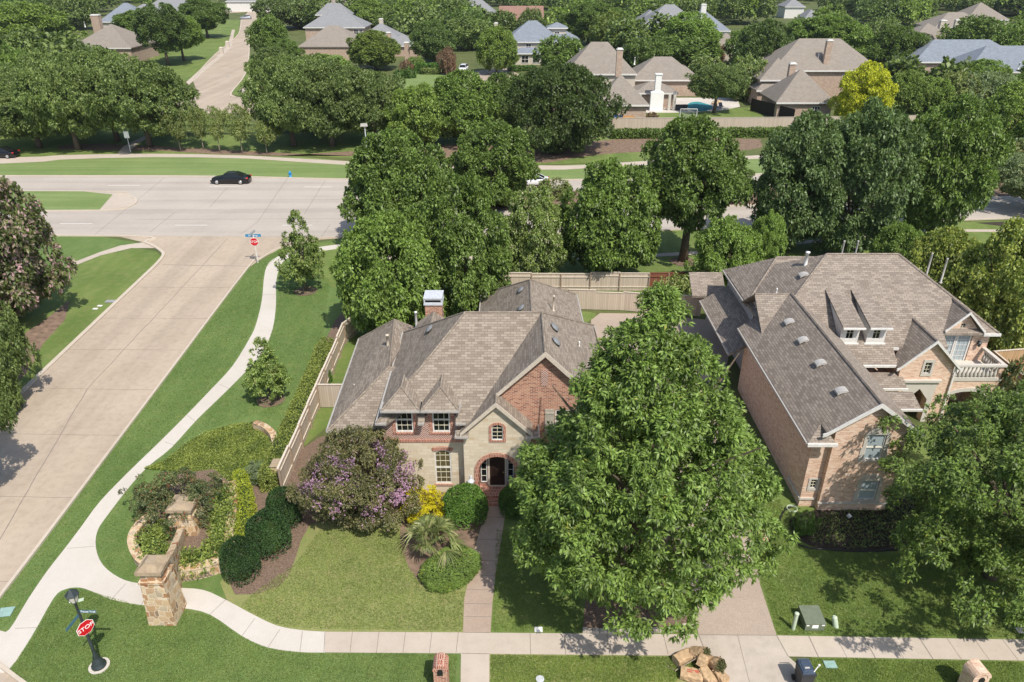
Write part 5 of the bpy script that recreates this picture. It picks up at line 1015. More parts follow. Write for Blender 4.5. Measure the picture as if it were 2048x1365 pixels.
# yard trees around the distant houses
tree(1715, 255, 130, 52, 'oval0', 'leaf_lime', 'glowing yellow lime tree against the tan twin chimney house', cb=.02)
for a in ((1800, 240, 148, 44, 'dome0', 'leaf_yg', 'yellow green tree just right of the glowing lime one'), (1850, 238, 160, 40, 'dome1', 'leaf_yg', 'second yellow green tree right of the lime one, nearer the olive'), (1905, 232, 152, 46, 'far1', 'leaf_dusty', 'dusty yellow green tree before the blue grey roof'),
          (1968, 236, 150, 62, 'wide1', 'leaf_grey', 'grey leaved olive like tree in front of the blue grey roof'), (1958, 190, 124, 50, 'dome2', 'leaf_light', 'light green tree close against the blue grey roof wall'), (2040, 215, 150, 40, 'far0', 'leaf_mid', 'mid green tree at right edge beside the olive like one'),
          (1428, 226, 132, 56, 'wide0', 'leaf_oak', 'wide spreading tree standing beside the swimming pool'), (1490, 200, 118, 40, 'far1', 'leaf_white_flower', 'pale flowering tree between the pool and twin chimney house'), (1412, 172, 118, 38, 'far3', 'leaf_white_flower', 'creamy flowering tree directly above the spreading pool tree'),
          (1360, 132, 70, 70, 'far0', 'leaf_deep', 'dark tree row crown behind the beige house chimney'), (1290, 140, 82, 44, 'far1', 'leaf_deep', 'dark low crown filling the gap right of beige main roof'), (1375, 125, 28, 58, 'dome2', 'leaf_light', 'tall light green tree in front of the pale blue roof'), (1405, 130, 92, 36, 'far1', 'leaf_russet', 'russet purple leaved small tree near the cream cottage'),
          (1120, 150, 78, 52, 'far3', 'leaf_deep', 'dark crown between the turret house and beige gable'), (993, 148, 58, 42, 'dome0', 'leaf_yg', 'lush light green tree left of the turret house'), (866, 125, 44, 42, 'dome1', 'leaf_deepg', 'dense dark round tree behind the red fence garden'), (752, 140, 66, 54, 'dome0', 'leaf_yg2', 'olive green tree in front of the grey sprawling house'),
          (572, 150, 80, 38, 'dome2', 'leaf_mid', 'leafy tree left of the tan wing beside the far street'), (545, 130, 36, 38, 'far0', 'leaf_mid', 'tree behind the leafy one on the far street right side'), (555, 168, 98, 42, 'dome1', 'leaf_oak', 'street tree overhanging the right sidewalk of far street'), (640, 168, 116, 62, 'far1', 'leaf_light', 'light green tree before the tan wing of the sprawling house'),
          (292, 106, 24, 58, 'dome2', 'leaf_mid', 'rounded green front yard tree left of the far street'), (337, 132, 10, 52, 'oval0', 'leaf_deepg', 'tall dark tree with visible trunk by the far driveway'), (368, 122, 30, 44, 'dome0', 'leaf_light', 'bright tree next to the tall dark one by the far street'), (416, 76, 0, 46, 'dome1', 'leaf_deep', 'tree shading the left sidewalk at the top of far street'),
          (60, 120, 8, 92, 'dome2', 'leaf_yg', 'big vivid green tree in the upper left corner'), (150, 60, -10, 44, 'far0', 'leaf_oak', 'darker crown behind the vivid corner tree'), (20, 190, 72, 70, 'far1', 'leaf_oak', 'olive toned crown under the vivid corner tree'), (30, 240, 98, 60, 'far3', 'leaf_mid', 'mid green crown at left edge above the live oaks'),
          (1520, 172, 46, 58, 'dome0', 'leaf_deepg', 'dense dark green tree left of the twin chimney roof'), (1640, 118, 32, 74, 'dome1', 'leaf_mid', 'broad round green tree behind the twin chimney roof'), (1700, 122, 48, 40, 'far0', 'leaf_light', 'light green crown right of the broad round tree'), (1786, 160, 56, 58, 'dome2', 'leaf_deep', 'dark round topped tree left of the blue grey roof'),
          (1230, 96, 20, 46, 'dome0', 'leaf_deep', 'tree tall between turret and white walled house'), (1175, 92, 8, 56, 'oval1', 'leaf_deep', 'tall deep green tree directly right of the turret'), (1215, 108, 28, 40, 'far0', 'leaf_yg2', 'yellowish crown in front of the tall deep green tree'), (1935, 120, 38, 56, 'far1', 'leaf_deep', 'dark crown overlapping the tan gabled house at right'),
          (2015, 130, 50, 46, 'far0', 'leaf_mid', 'green crown right of the dark one above blue roof'), (940, 100, 38, 50, 'far0', 'leaf_oak', 'oak toned crown right of the dense round tree'), (905, 74, 22, 44, 'far3', 'leaf_deep', 'dark crown left of the pale silver gable'), (1000, 70, 26, 30, 'far1', 'leaf_oak', 'small crown in front of the red brown roof'), (748, 60, 0, 48, 'dome1', 'leaf_yg', 'bright green tree above the grey sprawling roofs'), (820, 66, 18, 52, 'far1', 'leaf_oak', 'soft grey green crown right of the bright tree'),
          (555, 62, -4, 40, 'far0', 'leaf_oak', 'soft olive crown at the far street bend'), (600, 56, 14, 36, 'far3', 'leaf_russet', 'reddish brown small tree by the brown roof'), (1065, 92, 22, 30, 'far3', 'leaf_oak', 'small dusty crown left of the turret dome'), (1760, 120, 40, 34, 'far1', 'leaf_oak', 'dusty dark crown between round tree and little roof'),
          (1890, 108, 62, 36, 'far3', 'leaf_dusty', 'pale cream flowering crown left of the tan chimneys'), (898, 150, 100, 15, 'far1', 'leaf_russet', 'reddish shrub tree behind the red fence end'), (1480, 130, 60, 34, 'far0', 'leaf_mid', 'mid green crown beside the cream cottage roof'), (1150, 142, 96, 40, 'far1', 'leaf_oak', 'dusty oak in front of the turret house porch')):
    ub, vb, vt, hw, k, mt, lab = a; tree(ub, vb, vt, hw, k, mt, lab, cb=.36 if 'swimming pool' in lab else .28 if 'far street' in lab or 'trunk' in lab or 'driveway' in lab else .12)
for u, v, rx, h, mt, lab in ((833, 140, 2.4, 3.0, 'leaf_yg', 'pale green round shrub behind the red fence'), (813, 148, 1.6, 3.2, 'leaf_russet', 'dark red shrub left of the pale round one'), (800, 156, 1.6, 1.8, 'leaf_box', 'low clipped shrub beside the brick wing corner'), (820, 156, 1.6, 2.2, 'leaf_box', 'low dark shrub at the fence corner'), (1030, 142, 2.0, 1.4, 'leaf_box', 'low clipped shrub before the turret house porch'),
                           (1060, 141, 2.0, 1.3, 'leaf_box', 'another low clipped shrub right along the porch'), (1304, 240, 1.1, 1.3, 'leaf_russet', 'small brown shrub at the garage corner of beige house'), (884, 138, 1.5, 4.0, 'leaf_russet', 'upright burgundy shrub at the hedge end')):
    bush('shrub', lab, u, v, rx, h, mt, 'bush1')
# far-off canopy as one mass
rng = np.random.default_rng(77); T_, O_ = [], []
clear = [(G(u0, v0)[0], G(u1, v1)[0], G(u0, v0)[1], G(u1, v1)[1]) for u0, v0, u1, v1 in ()]
def massed(y0, y1, n, hmin, hmax, seed, name, label, mat, avoid):
    r_ = np.random.default_rng(seed); T_, O_ = [], []; cnt = 0
    while cnt < n:
        y = math.exp(r_.uniform(math.log(y0), math.log(y1))); x = r_.uniform(-1, 1) * (y * .80 + 30)
        zt = r_.uniform(hmin, hmax); rr = r_.uniform(3.2, 6.5); bad = False
        for ax, ay, aw, ad in avoid:
            if abs(x - ax) < aw + rr * .7 and abs(y - ay) < ad + rr * .7: bad = True; break
        if bad: cnt += .25; continue
        cnt += 1; m_ = int(max(90, 420 * (200 / y) ** .6)); d = r_.normal(size=(m_, 3)); d[:, 2] = np.abs(d[:, 2]) * .9 - .25; d /= np.linalg.norm(d, axis=1, keepdims=True)
        bump = 1 + .22 * np.sin(d[:, 0:1] * 5 + seed + x) * np.sin(d[:, 1:2] * 6 + y) + r_.normal(size=(m_, 1)) * .06
        p = d * bump * np.array([rr, rr, zt * .5]) + np.array([x, y, zt * .5]); T_.append(p); O_.append(d)
    me = leaves_mesh(name, np.concatenate(T_), np.concatenate(O_), 3, 1.35, .85, .1, r_, 1.0); me.materials.append(MATS[mat])
    o = bpy.data.objects.new(name, me); sc.collection.objects.link(o); tag(o, label, 'woodland', None, 'stuff')
hs_av = []
for ob in sc.collection.objects:
    if ob.name.startswith('house') and ob.get('category') == 'house': hs_av.append((ob.location.x, ob.location.y, 13, 13))
for v in range(14, 236, 5):
    uc = np.interp(v, [14, 22, 40, 69, 110, 150, 200, 236], [520, 508, 490, 478, 448, 425, 440, 440]); x_, y_ = G(uc, v); hs_av.append((x_, y_, 17, 12))
def corridor(us, v0, v1, off):     # keep the sight line in front of a house clear
    for v in range(v0, v1, 6): x, y = G(us, v); hs_av.append((x, y, off, 9))
for us, v0, v1, off in ((200, 60, 118, 22), (650, 70, 135, 26), (760, 90, 140, 22), (1075, 90, 145, 18), (950, 20, 50, 16), (1040, 35, 72, 16), (1330, 56, 105, 26), (1420, 56, 110, 20), (1450, 85, 140, 14), (1880, 70, 125, 24), (1960, 40, 80, 22), (1860, 90, 110, 10), (1760, 70, 92, 12), (1575, 75, 92, 12), (1625, 34, 60, 14), (1590, 12, 40, 16), (670, 18, 50, 26), (320, 20, 70, 24), (240, 40, 75, 22), (500, 0, 30, 26), (1200, 130, 190, 20), (1620, 130, 190, 24), (1950, 110, 190, 26), (890, 130, 175, 14), (830, 110, 205, 15), (870, 110, 205, 15)): corridor(us, v0, v1, off)
massed(230, 1150, 1500, 7.5, 12, 3, 'distant_woodland', 'olive toned far canopy of treetops filling the top edge between rooftops', 'leaf_farmix', hs_av)
massed(230, 1150, 800, 7.5, 12.5, 13, 'distant_woodland', 'brighter yellow green treetops mixed through the far canopy', 'leaf_yg', hs_av)
massed(230, 1150, 900, 7.5, 12.5, 23, 'distant_woodland', 'deeper green treetops mixed through the far canopy', 'leaf_deepg', hs_av)
massed(150, 330, 240, 6.5, 10.5, 5, 'neighbourhood_woodland', 'dark dusty canopy between the distant house roofs', 'leaf_farmix', hs_av)
# ---------------- hedges, shrubs, ground cover ----------------
hedge('hedge', 'long clipped green hedge along the outside of the side fence', 'hedge', [(-13.75, 32.8), (-13.8, 38), (-13.9, 44), (-14.1, 49.5)], .95, 1.25, 'leaf_hedge', 150, .10, .06, 2)
hedge('hedge', 'narrow bright lime hedge inside the stone corner planter', 'hedge', [G(487, 1092, .8), G(489, 1050, .8), G(492, 1000, .8), G(484, 962, .8), G(478, 945, .8)], .62, 1.0, 'leaf_hedge_lime', 190, .09, .05, 3)
hedge('hedge', 'clipped hedge below the tan boundary fence beyond the boulevard', 'hedge', [G(1222, 277), G(1400, 275), G(1600, 273), G(1760, 268)], 1.3, 1.3, 'leaf_deep', 34, .3, .18, 4)
hedge('hedge', 'short clipped hedge at far right under the tan boundary fence', 'hedge', [G(1900, 270), G(1960, 265)], 1.3, 1.4, 'leaf_deep', 34, .3, .18, 5)
hedge('hedge', 'squared green hedge on the lawn before the red fence', 'hedge', [G(832, 147), G(876, 147)], 2.4, 2.2, 'leaf_box', 16, .4, .25, 6)
hedge('hedge', 'lower paler hedge in front of the squared green one', 'hedge', [G(844, 149), G(880, 149)], 1.2, 1.2, 'leaf_dusty', 20, .4, .25, 7)
U = [(302, 1062), (300, 1085), (312, 1108), (340, 1120), (385, 1122), (420, 1112), (440, 1090), (448, 1050), (447, 1010), (450, 975)]
hedge('nandina_border', 'mounded yellow green nandina border curving around the rear stone pillar', 'shrub border', smooth_poly([G(u, v, .7) for u, v in U], 3), 1.05, .62, 'leaf_nandina', 120, .17, .07, 8, .25, rough=.14)
bush('shrub', 'small rounded green shrub left of the rear stone pillar', 331, 1080, .52, 1.15, 'leaf_nandina', 'bush1')
bush('crape_myrtle', 'low spreading crape myrtle with red buds behind the stone pillar', 360, 1040, 2.25, 2.7, 'leaf_red_myrtle', 'bush2', 'crape myrtle', ry=1.8, core=False)
bush('crape_myrtle_fill', 'x', 0, 0, 1, 1, 'leaf_red_myrtle') if False else None
bush('holly_shrub', 'dark clipped holly nearest the planter end, lowest of three', 487, 1152, .84, 2.3, 'leaf_holly', group='three dark clipped hollies')
bush('holly_shrub', 'dark clipped holly in the middle of the three', 542, 1098, 1.0, 2.25, 'leaf_holly', group='three dark clipped hollies')
bush('holly_shrub', 'dark clipped holly farthest back beside the fence end', 573, 1046, .86, 2.2, 'leaf_holly', group='three dark clipped hollies')
bush('boxwood', 'glossy round green boxwood ball left of the entry steps', 931, 1036, 1.12, 1.9, 'leaf_box')
bush('boxwood', 'shaded round shrub right of the entry steps', 1032, 1020, .9, 1.4, 'leaf_box')
bush('yellow_shrub', 'brilliant yellow feathery shrub under the tall front window', 848, 1034, 1.15, 1.7, 'leaf_yellow', 'bush2', core=False)
bush('silver_shrub', 'silvery green feathery shrub beside the lime hedge top', 517, 962, .75, 1.2, 'leaf_silver', 'bush2')
bush('lantana', 'low mounded green shrub with tiny yellow flowers beside garden path', 902, 1145, 1.5, .75, 'leaf_lantana', 'bush0', ry=1.15)
bush('shrub', 'bright fern like bush inside the curved dark edging', 1606, 1062, .62, 1.2, 'leaf_box', 'bush2')
bush('shrub', 'small pointed shrub where side fence meets its gate panel', 655, 765, .4, 1.0, 'leaf_box', 'bush2')
for i, (dx, dy, r_, zt, zb) in enumerate(((0, 0, 2.7, 4.9, .6),)):
    x, y = G(715, 1030); x, y = -8.15, 30.9
    mk('myrtle', kind='dome', seed=91, nclump=330, ntip=17000, k=5, L=.040, W=.02, clump=.13, droop=.05, hscale=1.25, vsq=.8, ragged=.5, inner=.2)
    t = thing('crape_myrtle', 'bronze crape myrtle with purple blossom clusters hiding the house corner', 'crape myrtle', (x, y, 0))
    put('myrtle', 'crown', 'leaf_purple_myrtle', t, (0, 0, .4), (2.95, 2.7, 4.6 / 1.25), 1.0)
    m = trunk_mesh(random.Random(3), .09, 1.0, 3, 4, .6, 9); o = m.build('trunk', 'bark_pale', None, True); o.parent = t
rg_ = np.random.default_rng(12); T_, O_ = [], []
while len(T_) < 78:
    a = rg_.uniform(-3.0, .5); e = rg_.uniform(-.1, 1.15); d = np.array([math.cos(a) * math.cos(e), math.sin(a) * math.cos(e), math.sin(e)])
    if d[0] * .9 - d[2] * .6 < rg_.uniform(-1.8, .6): continue
    c = d * np.array([2.85, 2.6, 2.35]) * rg_.uniform(.9, 1.03) + np.array([0, 0, 2.35]); n_ = int(rg_.uniform(8, 26))
    T_.append(c + rg_.normal(size=(n_, 3)) * np.array([.15, .15, .17])); O_.append(np.tile(d, (n_, 1))) if len(O_) < 0 else O_.append(np.tile(d, (n_, 1)))
me = leaves_mesh('blossom', np.concatenate(T_), np.concatenate(O_), 5, .085, .06, 0, rg_, 1.); me.materials.append(MATS['blossom_purple']); o = bpy.data.objects.new('blossom', me); sc.collection.objects.link(o); o.parent = t
# palm like yucca: arching strap fronds
def palm(u, v):
    x, y = G(u, v); t = thing('fan_palm', 'low fan palm with arching grey green fronds by garden path', 'palm', (x, y, 0)); rg = random.Random(2)
    m = MB(); m.lathe(0, 0, [(.22, 0), (.26, .3), (.16, .7)], 9); o = m.build('trunk', 'bark', None); o.parent = t
    for i in range(21):
        a = i * 2.4 + rg.uniform(-.2, .2); el = rg.uniform(.25, 1.2) if i > 5 else rg.uniform(1.0, 1.4); L = rg.uniform(.85, 1.15); m = MB()
        d = Vector((math.cos(a) * math.cos(el), math.sin(a) * math.cos(el), math.sin(el))); p0 = Vector((0, 0, .6)); p1 = p0 + d * L
        m.tube([p0, p1], [.018, .012], 4); s_ = d.cross(Vector((0, 0, 1))).normalized(); un = s_.cross(d)
        for j in range(26):
            f = (j / 25 - .5) * 2.5; q = (d * math.cos(f) + s_ * math.sin(f)).normalized(); ll = rg.uniform(.75, 1.15); w_ = .026
            pts = [p1 + q * ll * k - Vector((0, 0, 1)) * (k ** 2.2) * ll * rg.uniform(.45, .75) for k in (0, .35, .7, 1)]; sd_ = q.cross(un).normalized() * w_
            vs = []
            for k, p in enumerate(pts): ww = (1, 1.2, .8, .12)[k]; vs += [p - sd_ * ww, p + sd_ * ww]
            m.add(vs, [(0, 1, 3, 2), (2, 3, 5, 4), (4, 5, 7, 6)])
        o = m.build('frond', 'leaf_palm', None); o.parent = t
palm(868, 1108)
# ground cover and mulch texture pieces
def carpet(name, label, px, n, L, W, mat, h=.15, seed=1, k=3):
    P = GP(px); r_ = np.random.default_rng(seed); xs = [p[0] for p in P]; ys = [p[1] for p in P]; pts = []
    def inside(x, y):
        c = False; j = len(P) - 1
        for i in range(len(P)):
            if (P[i][1] > y) != (P[j][1] > y) and x < (P[j][0] - P[i][0]) * (y - P[i][1]) / (P[j][1] - P[i][1]) + P[i][0]: c = not c
            j = i
        return c
    while len(pts) < n:
        x, y = r_.uniform(min(xs), max(xs)), r_.uniform(min(ys), max(ys))
        if inside(x, y): pts.append((x, y, h * r_.uniform(.2, 1)))
    T = np.array(pts); O = np.tile(np.array([0, 0, 1.]), (len(T), 1)); me = leaves_mesh(name, T, O, k, L, W, 0, r_, 1.3); me.materials.append(MATS[mat])
    o = bpy.data.objects.new(name, me); sc.collection.objects.link(o); tag(o, label, 'ground cover', None, 'stuff')
carpet('ground_cover', 'low leafy jasmine ground cover filling the curved bed above the planter', [(288, 940), (330, 925), (372, 890), (410, 868), (460, 853), (508, 847), (525, 862), (545, 872), (552, 900), (540, 925), (500, 930), (476, 942), (470, 960), (440, 975), (400, 965), (350, 945)], 16000, .09, .06, 'leaf_ground', .16)
carpet('leaf_litter', 'low dark tufts scattered over the bed by neighbour wall', [(1640, 1030), (1620, 1085), (1700, 1100), (1850, 1090), (1900, 1010), (1760, 1005)], 1500, .12, .05, 'leaf_oak', .12, 4)
# grass blades: nearest lawns read as turf
def turf(name, label, px, n, mat, seed): carpet(name, label, px, n, .075, .02, mat, .02, seed, 3)
leafmat('turf_lush', (.16, .245, .075), (.25, .33, .11), gain=1); leafmat('turf_verge', (.15, .235, .072), (.235, .33, .11), gain=1); leafmat('turf_dry', (.20, .28, .085), (.31, .375, .125), (.46, .41, .24), .14, gain=1); leafmat('turf_side', (.155, .235, .055), (.26, .34, .09), gain=1)
turf('grass_blades', 'lush mown grass around the lamp post', [(163, 1180), (128, 1184), (108, 1202), (66, 1276), (20, 1342), (60, 1366), (910, 1366), (915, 1310), (600, 1308), (536, 1298), (484, 1276), (420, 1233), (364, 1220), (283, 1214)], 30000, 'turf_lush', 1)
turf('grass_blades', 'patchy front lawn grass between mulch bed and sidewalk', [(480, 1215), (510, 1185), (590, 1130), (640, 1060), (800, 1060), (815, 1130), (850, 1180), (930, 1185), (925, 1263), (600, 1258), (550, 1248)], 24000, 'turf_dry', 2)
turf('grass_blades', 'shaded grass between garden path and the huge oak', [(993, 1060), (1160, 1100), (1160, 1264), (985, 1264), (988, 1200)], 9000, 'turf_side', 3)
turf('grass_blades', 'kerbside grass between garden path and paper yard bags', [(982, 1312), (1410, 1316), (1350, 1366), (982, 1366)], 12000, 'turf_side', 4)
turf('grass_blades', 'sunny neighbour lawn right of the driveway', [(1515, 1010), (1560, 1000), (1600, 1095), (1700, 1108), (2048, 1110), (2048, 1276), (1556, 1270), (1520, 1150)], 34000, 'turf_side', 5)
turf('grass_blades', 'kerbside grass right of the wheeled bin', [(1600, 1318), (2048, 1326), (2048, 1366), (1640, 1366)], 10000, 'turf_side', 6)

turf('grass_blades', 'mown verge grass between side road kerb and curved path', [(0, 1200), (100, 1072), (200, 935), (300, 802), (440, 615), (498, 541), (540, 508), (570, 502), (528, 540), (520, 600), (508, 650), (490, 690), (460, 735), (420, 780), (373, 828), (317, 884), (257, 942), (201, 1000), (163, 1051), (129, 1096), (94, 1140), (56, 1197), (30, 1240), (0, 1258)], 20000, 'turf_verge', 7)
turf('grass_blades', 'mown grass inside the curved path around the stone planter', [(456, 786), (394, 846), (343, 902), (296, 940), (257, 983), (216, 1040), (198, 1068), (196, 1097), (210, 1128), (243, 1152), (282, 1164), (330, 1168), (300, 1140), (262, 1110), (252, 1080), (262, 1040), (300, 1000), (290, 940), (340, 915), (410, 860), (510, 830), (575, 850), (600, 780), (640, 700), (650, 650), (660, 560), (600, 530), (568, 540), (556, 580), (552, 640), (530, 705), (500, 745)], 20000, 'turf_verge', 8)
# ---------------- stone entry feature ----------------
def frustum(m, cx, cy, w0, d0, z0, w1, d1, z1): m.add([(cx + sx * w / 2, cy + sy * d / 2, z) for w, d, z in ((w0, d0, z0), (w1, d1, z1)) for sx, sy in ((-1, -1), (1, -1), (1, 1), (-1, 1))], [(0, 3, 2, 1), (4, 5, 6, 7), (0, 1, 5, 4), (1, 2, 6, 5), (2, 3, 7, 6), (3, 0, 4, 7)])
def pillar(label, cx, cy, z0, w0, w1, zt, s):
    t = thing('stone_pillar', label, 'pillar', (cx, cy, 0)); m = MB(); frustum(m, cx, cy, w0, w0, 0, w1, w1, zt); frustum(m, cx, cy, w1 + .08, w1 + .08, zt + .002, w1 + .1, w1 + .1, zt + .14)
    frustum(m, cx, cy, w1 * .92, w1 * .92, zt + .142, w1 * .85, w1 * .85, zt + .14 + .42 * s); m.build('shaft', 'flagstone', t)
    m = MB(); z = zt + .142 + .42 * s; frustum(m, cx, cy, w1 * 1.12, w1 * 1.12, z, w1 * 1.14, w1 * 1.1, z + .16); frustum(m, cx, cy, w1 * 1.0, w1 * 1.0, z + .162, w1 * .45, w1 * .5, z + .42 * s); m.build('capstone', 'capstone', t)
pillar('tall tapered flagstone pillar standing on the lawn beside the sidewalk', -15.85, 24.1, 0, 1.25, 1.02, 2.45, 1.); pillar('shorter stone pillar inside the raised round planter', -16.95, 29.6, .4, 1.6, 1.15, 1.35, .8)
m = MB(); n = 9; P0, P1 = Vector((-15.75, 24.65)), Vector((-16.95, 28.85)); d = (P1 - P0).normalized(); q = Vector((-d.y, d.x)) * .16
for i in range(n + 1):
    f = i / n; c = P0.lerp(P1, f); z = 2.75 - 1.75 * (f ** .75)
    m.v += [(c.x + q.x, c.y + q.y, 0), (c.x + q.x, c.y + q.y, z), (c.x - q.x, c.y - q.y, z), (c.x - q.x, c.y - q.y, 0)]
for i in range(n): m.f += [(4 * i, 4 * i + 1, 4 * i + 5, 4 * i + 4), (4 * i + 1, 4 * i + 2, 4 * i + 6, 4 * i + 5), (4 * i + 2, 4 * i + 3, 4 * i + 7, 4 * i + 6)]
m.f += [(0, 3, 2, 1), (4 * n, 4 * n + 1, 4 * n + 2, 4 * n + 3)]
tag(m.build('sloping_wall', 'flagstone', recalc=True), 'thin stone wall sloping down between the two entry pillars', 'wall')
ringp = [(299, 1030), (280, 1045), (266, 1067), (265, 1087), (275, 1109), (293, 1124), (334, 1134), (363, 1135), (394, 1131), (427, 1122), (451, 1114), (459, 1095), (458, 1070), (461, 1043), (466, 1010), (467, 985), (464, 962)]
rw = smooth_poly([G(u, v, .75) for u, v in ringp], 4); m = MB(); ribbon(m, rw, .36, 0, .66); t = thing('planter_wall', 'low curved flagstone planter wall around the rear pillar', 'wall', (rw[8][0], rw[8][1], 0)); m.build('wall_body', 'flagstone', t)
m = MB(); ribbon(m, rw, .46, .662, .76); m.build('coping', 'flagstone', t)
sheet('raised_bed', rw + [G(430, 950), G(360, 960), G(320, 990)], .42, 'mulch')
m = MB(); cw = smooth_poly([G(u, v, .5) for u, v in ((509, 845), (528, 852), (545, 867), (552, 890))], 4); ribbon(m, cw, .4, 0, .55); tag(m.build('curved_stone_wall', 'flagstone'), 'short curved stone wall end emerging from the side hedge', 'wall')
x, y = G(561, 968); t = thing('stone_column', 'small stone column at the front end of side fence', 'column', (x, y, 0)); m = MB(); frustum(m, x, y, .62, .62, 0, .56, .56, 1.45); m.build('shaft', 'flagstone', t); m = MB(); frustum(m, x, y, .7, .7, 1.452, .5, .5, 1.6); m.build('capstone', 'capstone', t)
x, y = G(309, 1060); m = MB(); m.obox((x, y, .6), (.12, .2, .14), .6); m.tube([(x, y, .42), (x, y, .55)], .02); tag(m.build('garden_spotlight', 'pipe_white', recalc=False), 'tiny white garden spotlight on mulch left of the rear pillar', 'spotlight')
x, y = G(1697, 1037); m = MB(); m.obox((x, y, .16), (.16, .2, .16), .6, .4); m.tube([(x, y, 0), (x, y, .1)], .02); tag(m.build('garden_spotlight', 'pipe_white'), 'tiny white spotlight on the dark bed by neighbour wall', 'spotlight')
# ---------------- fences ----------------
def fence(name, label, pts, h, mat, sp=2.4, side=1, capm='fence_cap', step=.0, postm='post', rails=True):
    t = thing(name, label, 'fence', (pts[0][0], pts[0][1], 0)); rg = random.Random(len(pts) * 3 + int(h * 10)); hh = h
    for a, b in zip(pts, pts[1:]):
        A_, B_ = Vector((*a, 0)), Vector((*b, 0)); L = (B_ - A_).length; n = max(1, round(L / sp)); d = (B_ - A_) / L; q = Vector((-d.y, d.x, 0)) * side
        for i in range(n):
            if step: hh = h + rg.choice((-step, 0, step))
            p0, p1 = A_ + d * L * i / n, A_ + d * L * (i + 1) / n; m = MB(); ribbon(m, [p0[:2], p1[:2]], .035, .05, hh); m.build('panel', mat, t)
            m = MB(); ribbon(m, [p0[:2], p1[:2]], .12, hh + .001, hh + .045)
            if rails:
                for z in (.4, hh - .35): o_ = q * .05; ribbon(m, [(p0 + o_)[:2], (p1 + o_)[:2]], .05, z, z + .09)
            m.build('rail', capm, t); m = MB(); c = p0 + q * .08; m.obox((c.x, c.y, hh / 2), (.1, .1, hh + .04), math.atan2(d.y, d.x)); m.build('post', postm, t)
    return t
fence('side_fence', 'long tan board fence along the left side of brick house yard', [(-12.95, 32.6), (-12.95, 41.4), (-13.05, 50.8), (-12.4, 52.5)], 1.75, 'fence_tan', 2.35, -1, step=.06)
fence('gate_fence', 'short tan fence panel joining the side fence to the house', [(-12.85, 41.6), (-10.95, 41.6)], 1.8, 'fence_tan', 1.0, 1, rails=False)
fence('back_fence', 'tan back fence with dark posts behind the brick house', [G(1005, 582), G(1296, 583)], 1.75, 'fence_tan', 2.6, -1, step=.07)
fence('back_fence', 'reddish stained fence panel continuing the tan back fence', [G(1296, 583), G(1372, 582)], 1.75, 'fence_red', 1.6, -1, 'fence_red')
fence('driveway_fence', 'smooth tan fence with stepped top behind the driveway court', [G(1136, 619), G(1245, 622), G(1300, 627), G(1400, 634)], 1.75, 'fence_tan', 3.0, 1, step=.09, rails=False, postm='fence_cap')
fence('boundary_fence', 'long tan boundary fence beyond the boulevard below distant houses', [G(1224, 264), G(1500, 263), G(1760, 260), G(2100, 252)], 2.3, 'fence_tan', 4, 1, rails=False, postm='fence_cap')
fence('pool_fence', 'black fence between the pool lawn and twin chimney house', [G(1500, 222), G(1586, 246)], 2.3, 'fence_dark', 4, 1, 'fence_dark', postm='fence_dark')
fence('garden_fence', 'red cedar fence behind the squared hedge near white vehicle', [G(884, 147), G(912, 145)], 2.2, 'fence_red', 2.6, -1, 'fence_red', postm='fence_red')
fence('garden_fence', 'small red cedar fence piece beside the brick wing', [G(814, 148), G(832, 147)], 2.0, 'fence_red', 2.6, -1, 'fence_red', postm='fence_red')
fence('cedar_fence', 'brown cedar fence right of the stone balcony house', [(31.1, 41.2), (34.4, 41.2), (34.4, 46), (44, 47.5)], 1.9, 'fence_cedar', 2.4, 1, 'fence_cap')
t = thing('iron_fence', 'thin black iron fence behind the small crape myrtles', 'fence', (*G(300, 274), 0)); m = MB(); a, b = Vector((*G(300, 272), 0)), Vector((*G(590, 268), 0)); n = 110
for i in range(n + 1): p = a.lerp(b, i / n); m.box(p.x - .03, p.x + .03, p.y - .03, p.y + .03, 0, 1.7 if i % 10 else 1.9)
m.build('pickets', 'iron', t); m = MB(); ribbon(m, [a[:2], b[:2]], .07, 1.5, 1.58); ribbon(m, [a[:2], b[:2]], .07, .2, .28); m.build('rail', 'iron', t)
# ---------------- lamp post, signs ----------------
def octagon(par, c, u, size, mat_txt='sign_white', tsize=.29):
    U = Vector(u).normalized(); N = Vector((U.y, -U.x, 0)); W = Vector((0, 0, 1)); c = Vector(c)
    def oc(r, off, name, mat):
        m = MB(); vs = [c + N * off + U * (r * math.cos(R(22.5 + 45 * k))) + W * (r * math.sin(R(22.5 + 45 * k))) for k in range(8)]; vb = [v - N * .006 for v in vs]
        m.add(vs + vb, [tuple(range(8)), tuple(range(15, 7, -1))] + [(k, k + 8, (k + 1) % 8 + 8, (k + 1) % 8) for k in range(8)]); return m.build(name, mat, par, recalc=True)
    r = size / 2 / math.cos(R(22.5)); b = oc(r, 0, 'sign_face', 'sign_white'); 
    m = MB(); 
    o = oc(r * .93, .008, 'red_field', 'sign_red'); o.parent = b; k = text('lettering', 'STOP', mat_txt, b, tuple(c + N * .014), U, (0, 0, 1), tsize * size / .76, .004); return b
x, y = -17.66, 21.34; t = thing('lamp_post', 'black street lamp with stop sign and street name blades on corner lawn', 'lamp post', (x, y, 0))
m = MB(); m.lathe(x, y, [(.42, -.02), (.42, .06)], 20); m.build('footing', 'walk_white', t)
m = MB(); m.lathe(x, y, [(.3, .06), (.3, .14), (.26, .18), (.23, .3), (.16, .5), (.12, .58), (.13, .62), (.085, .75), (.07, 1.1), (.08, 1.14), (.065, 1.18), (.058, 3.0), (.052, 3.75), (.09, 3.8), (.12, 3.84)], 16); m.build('post', 'post_green_black', t, True)
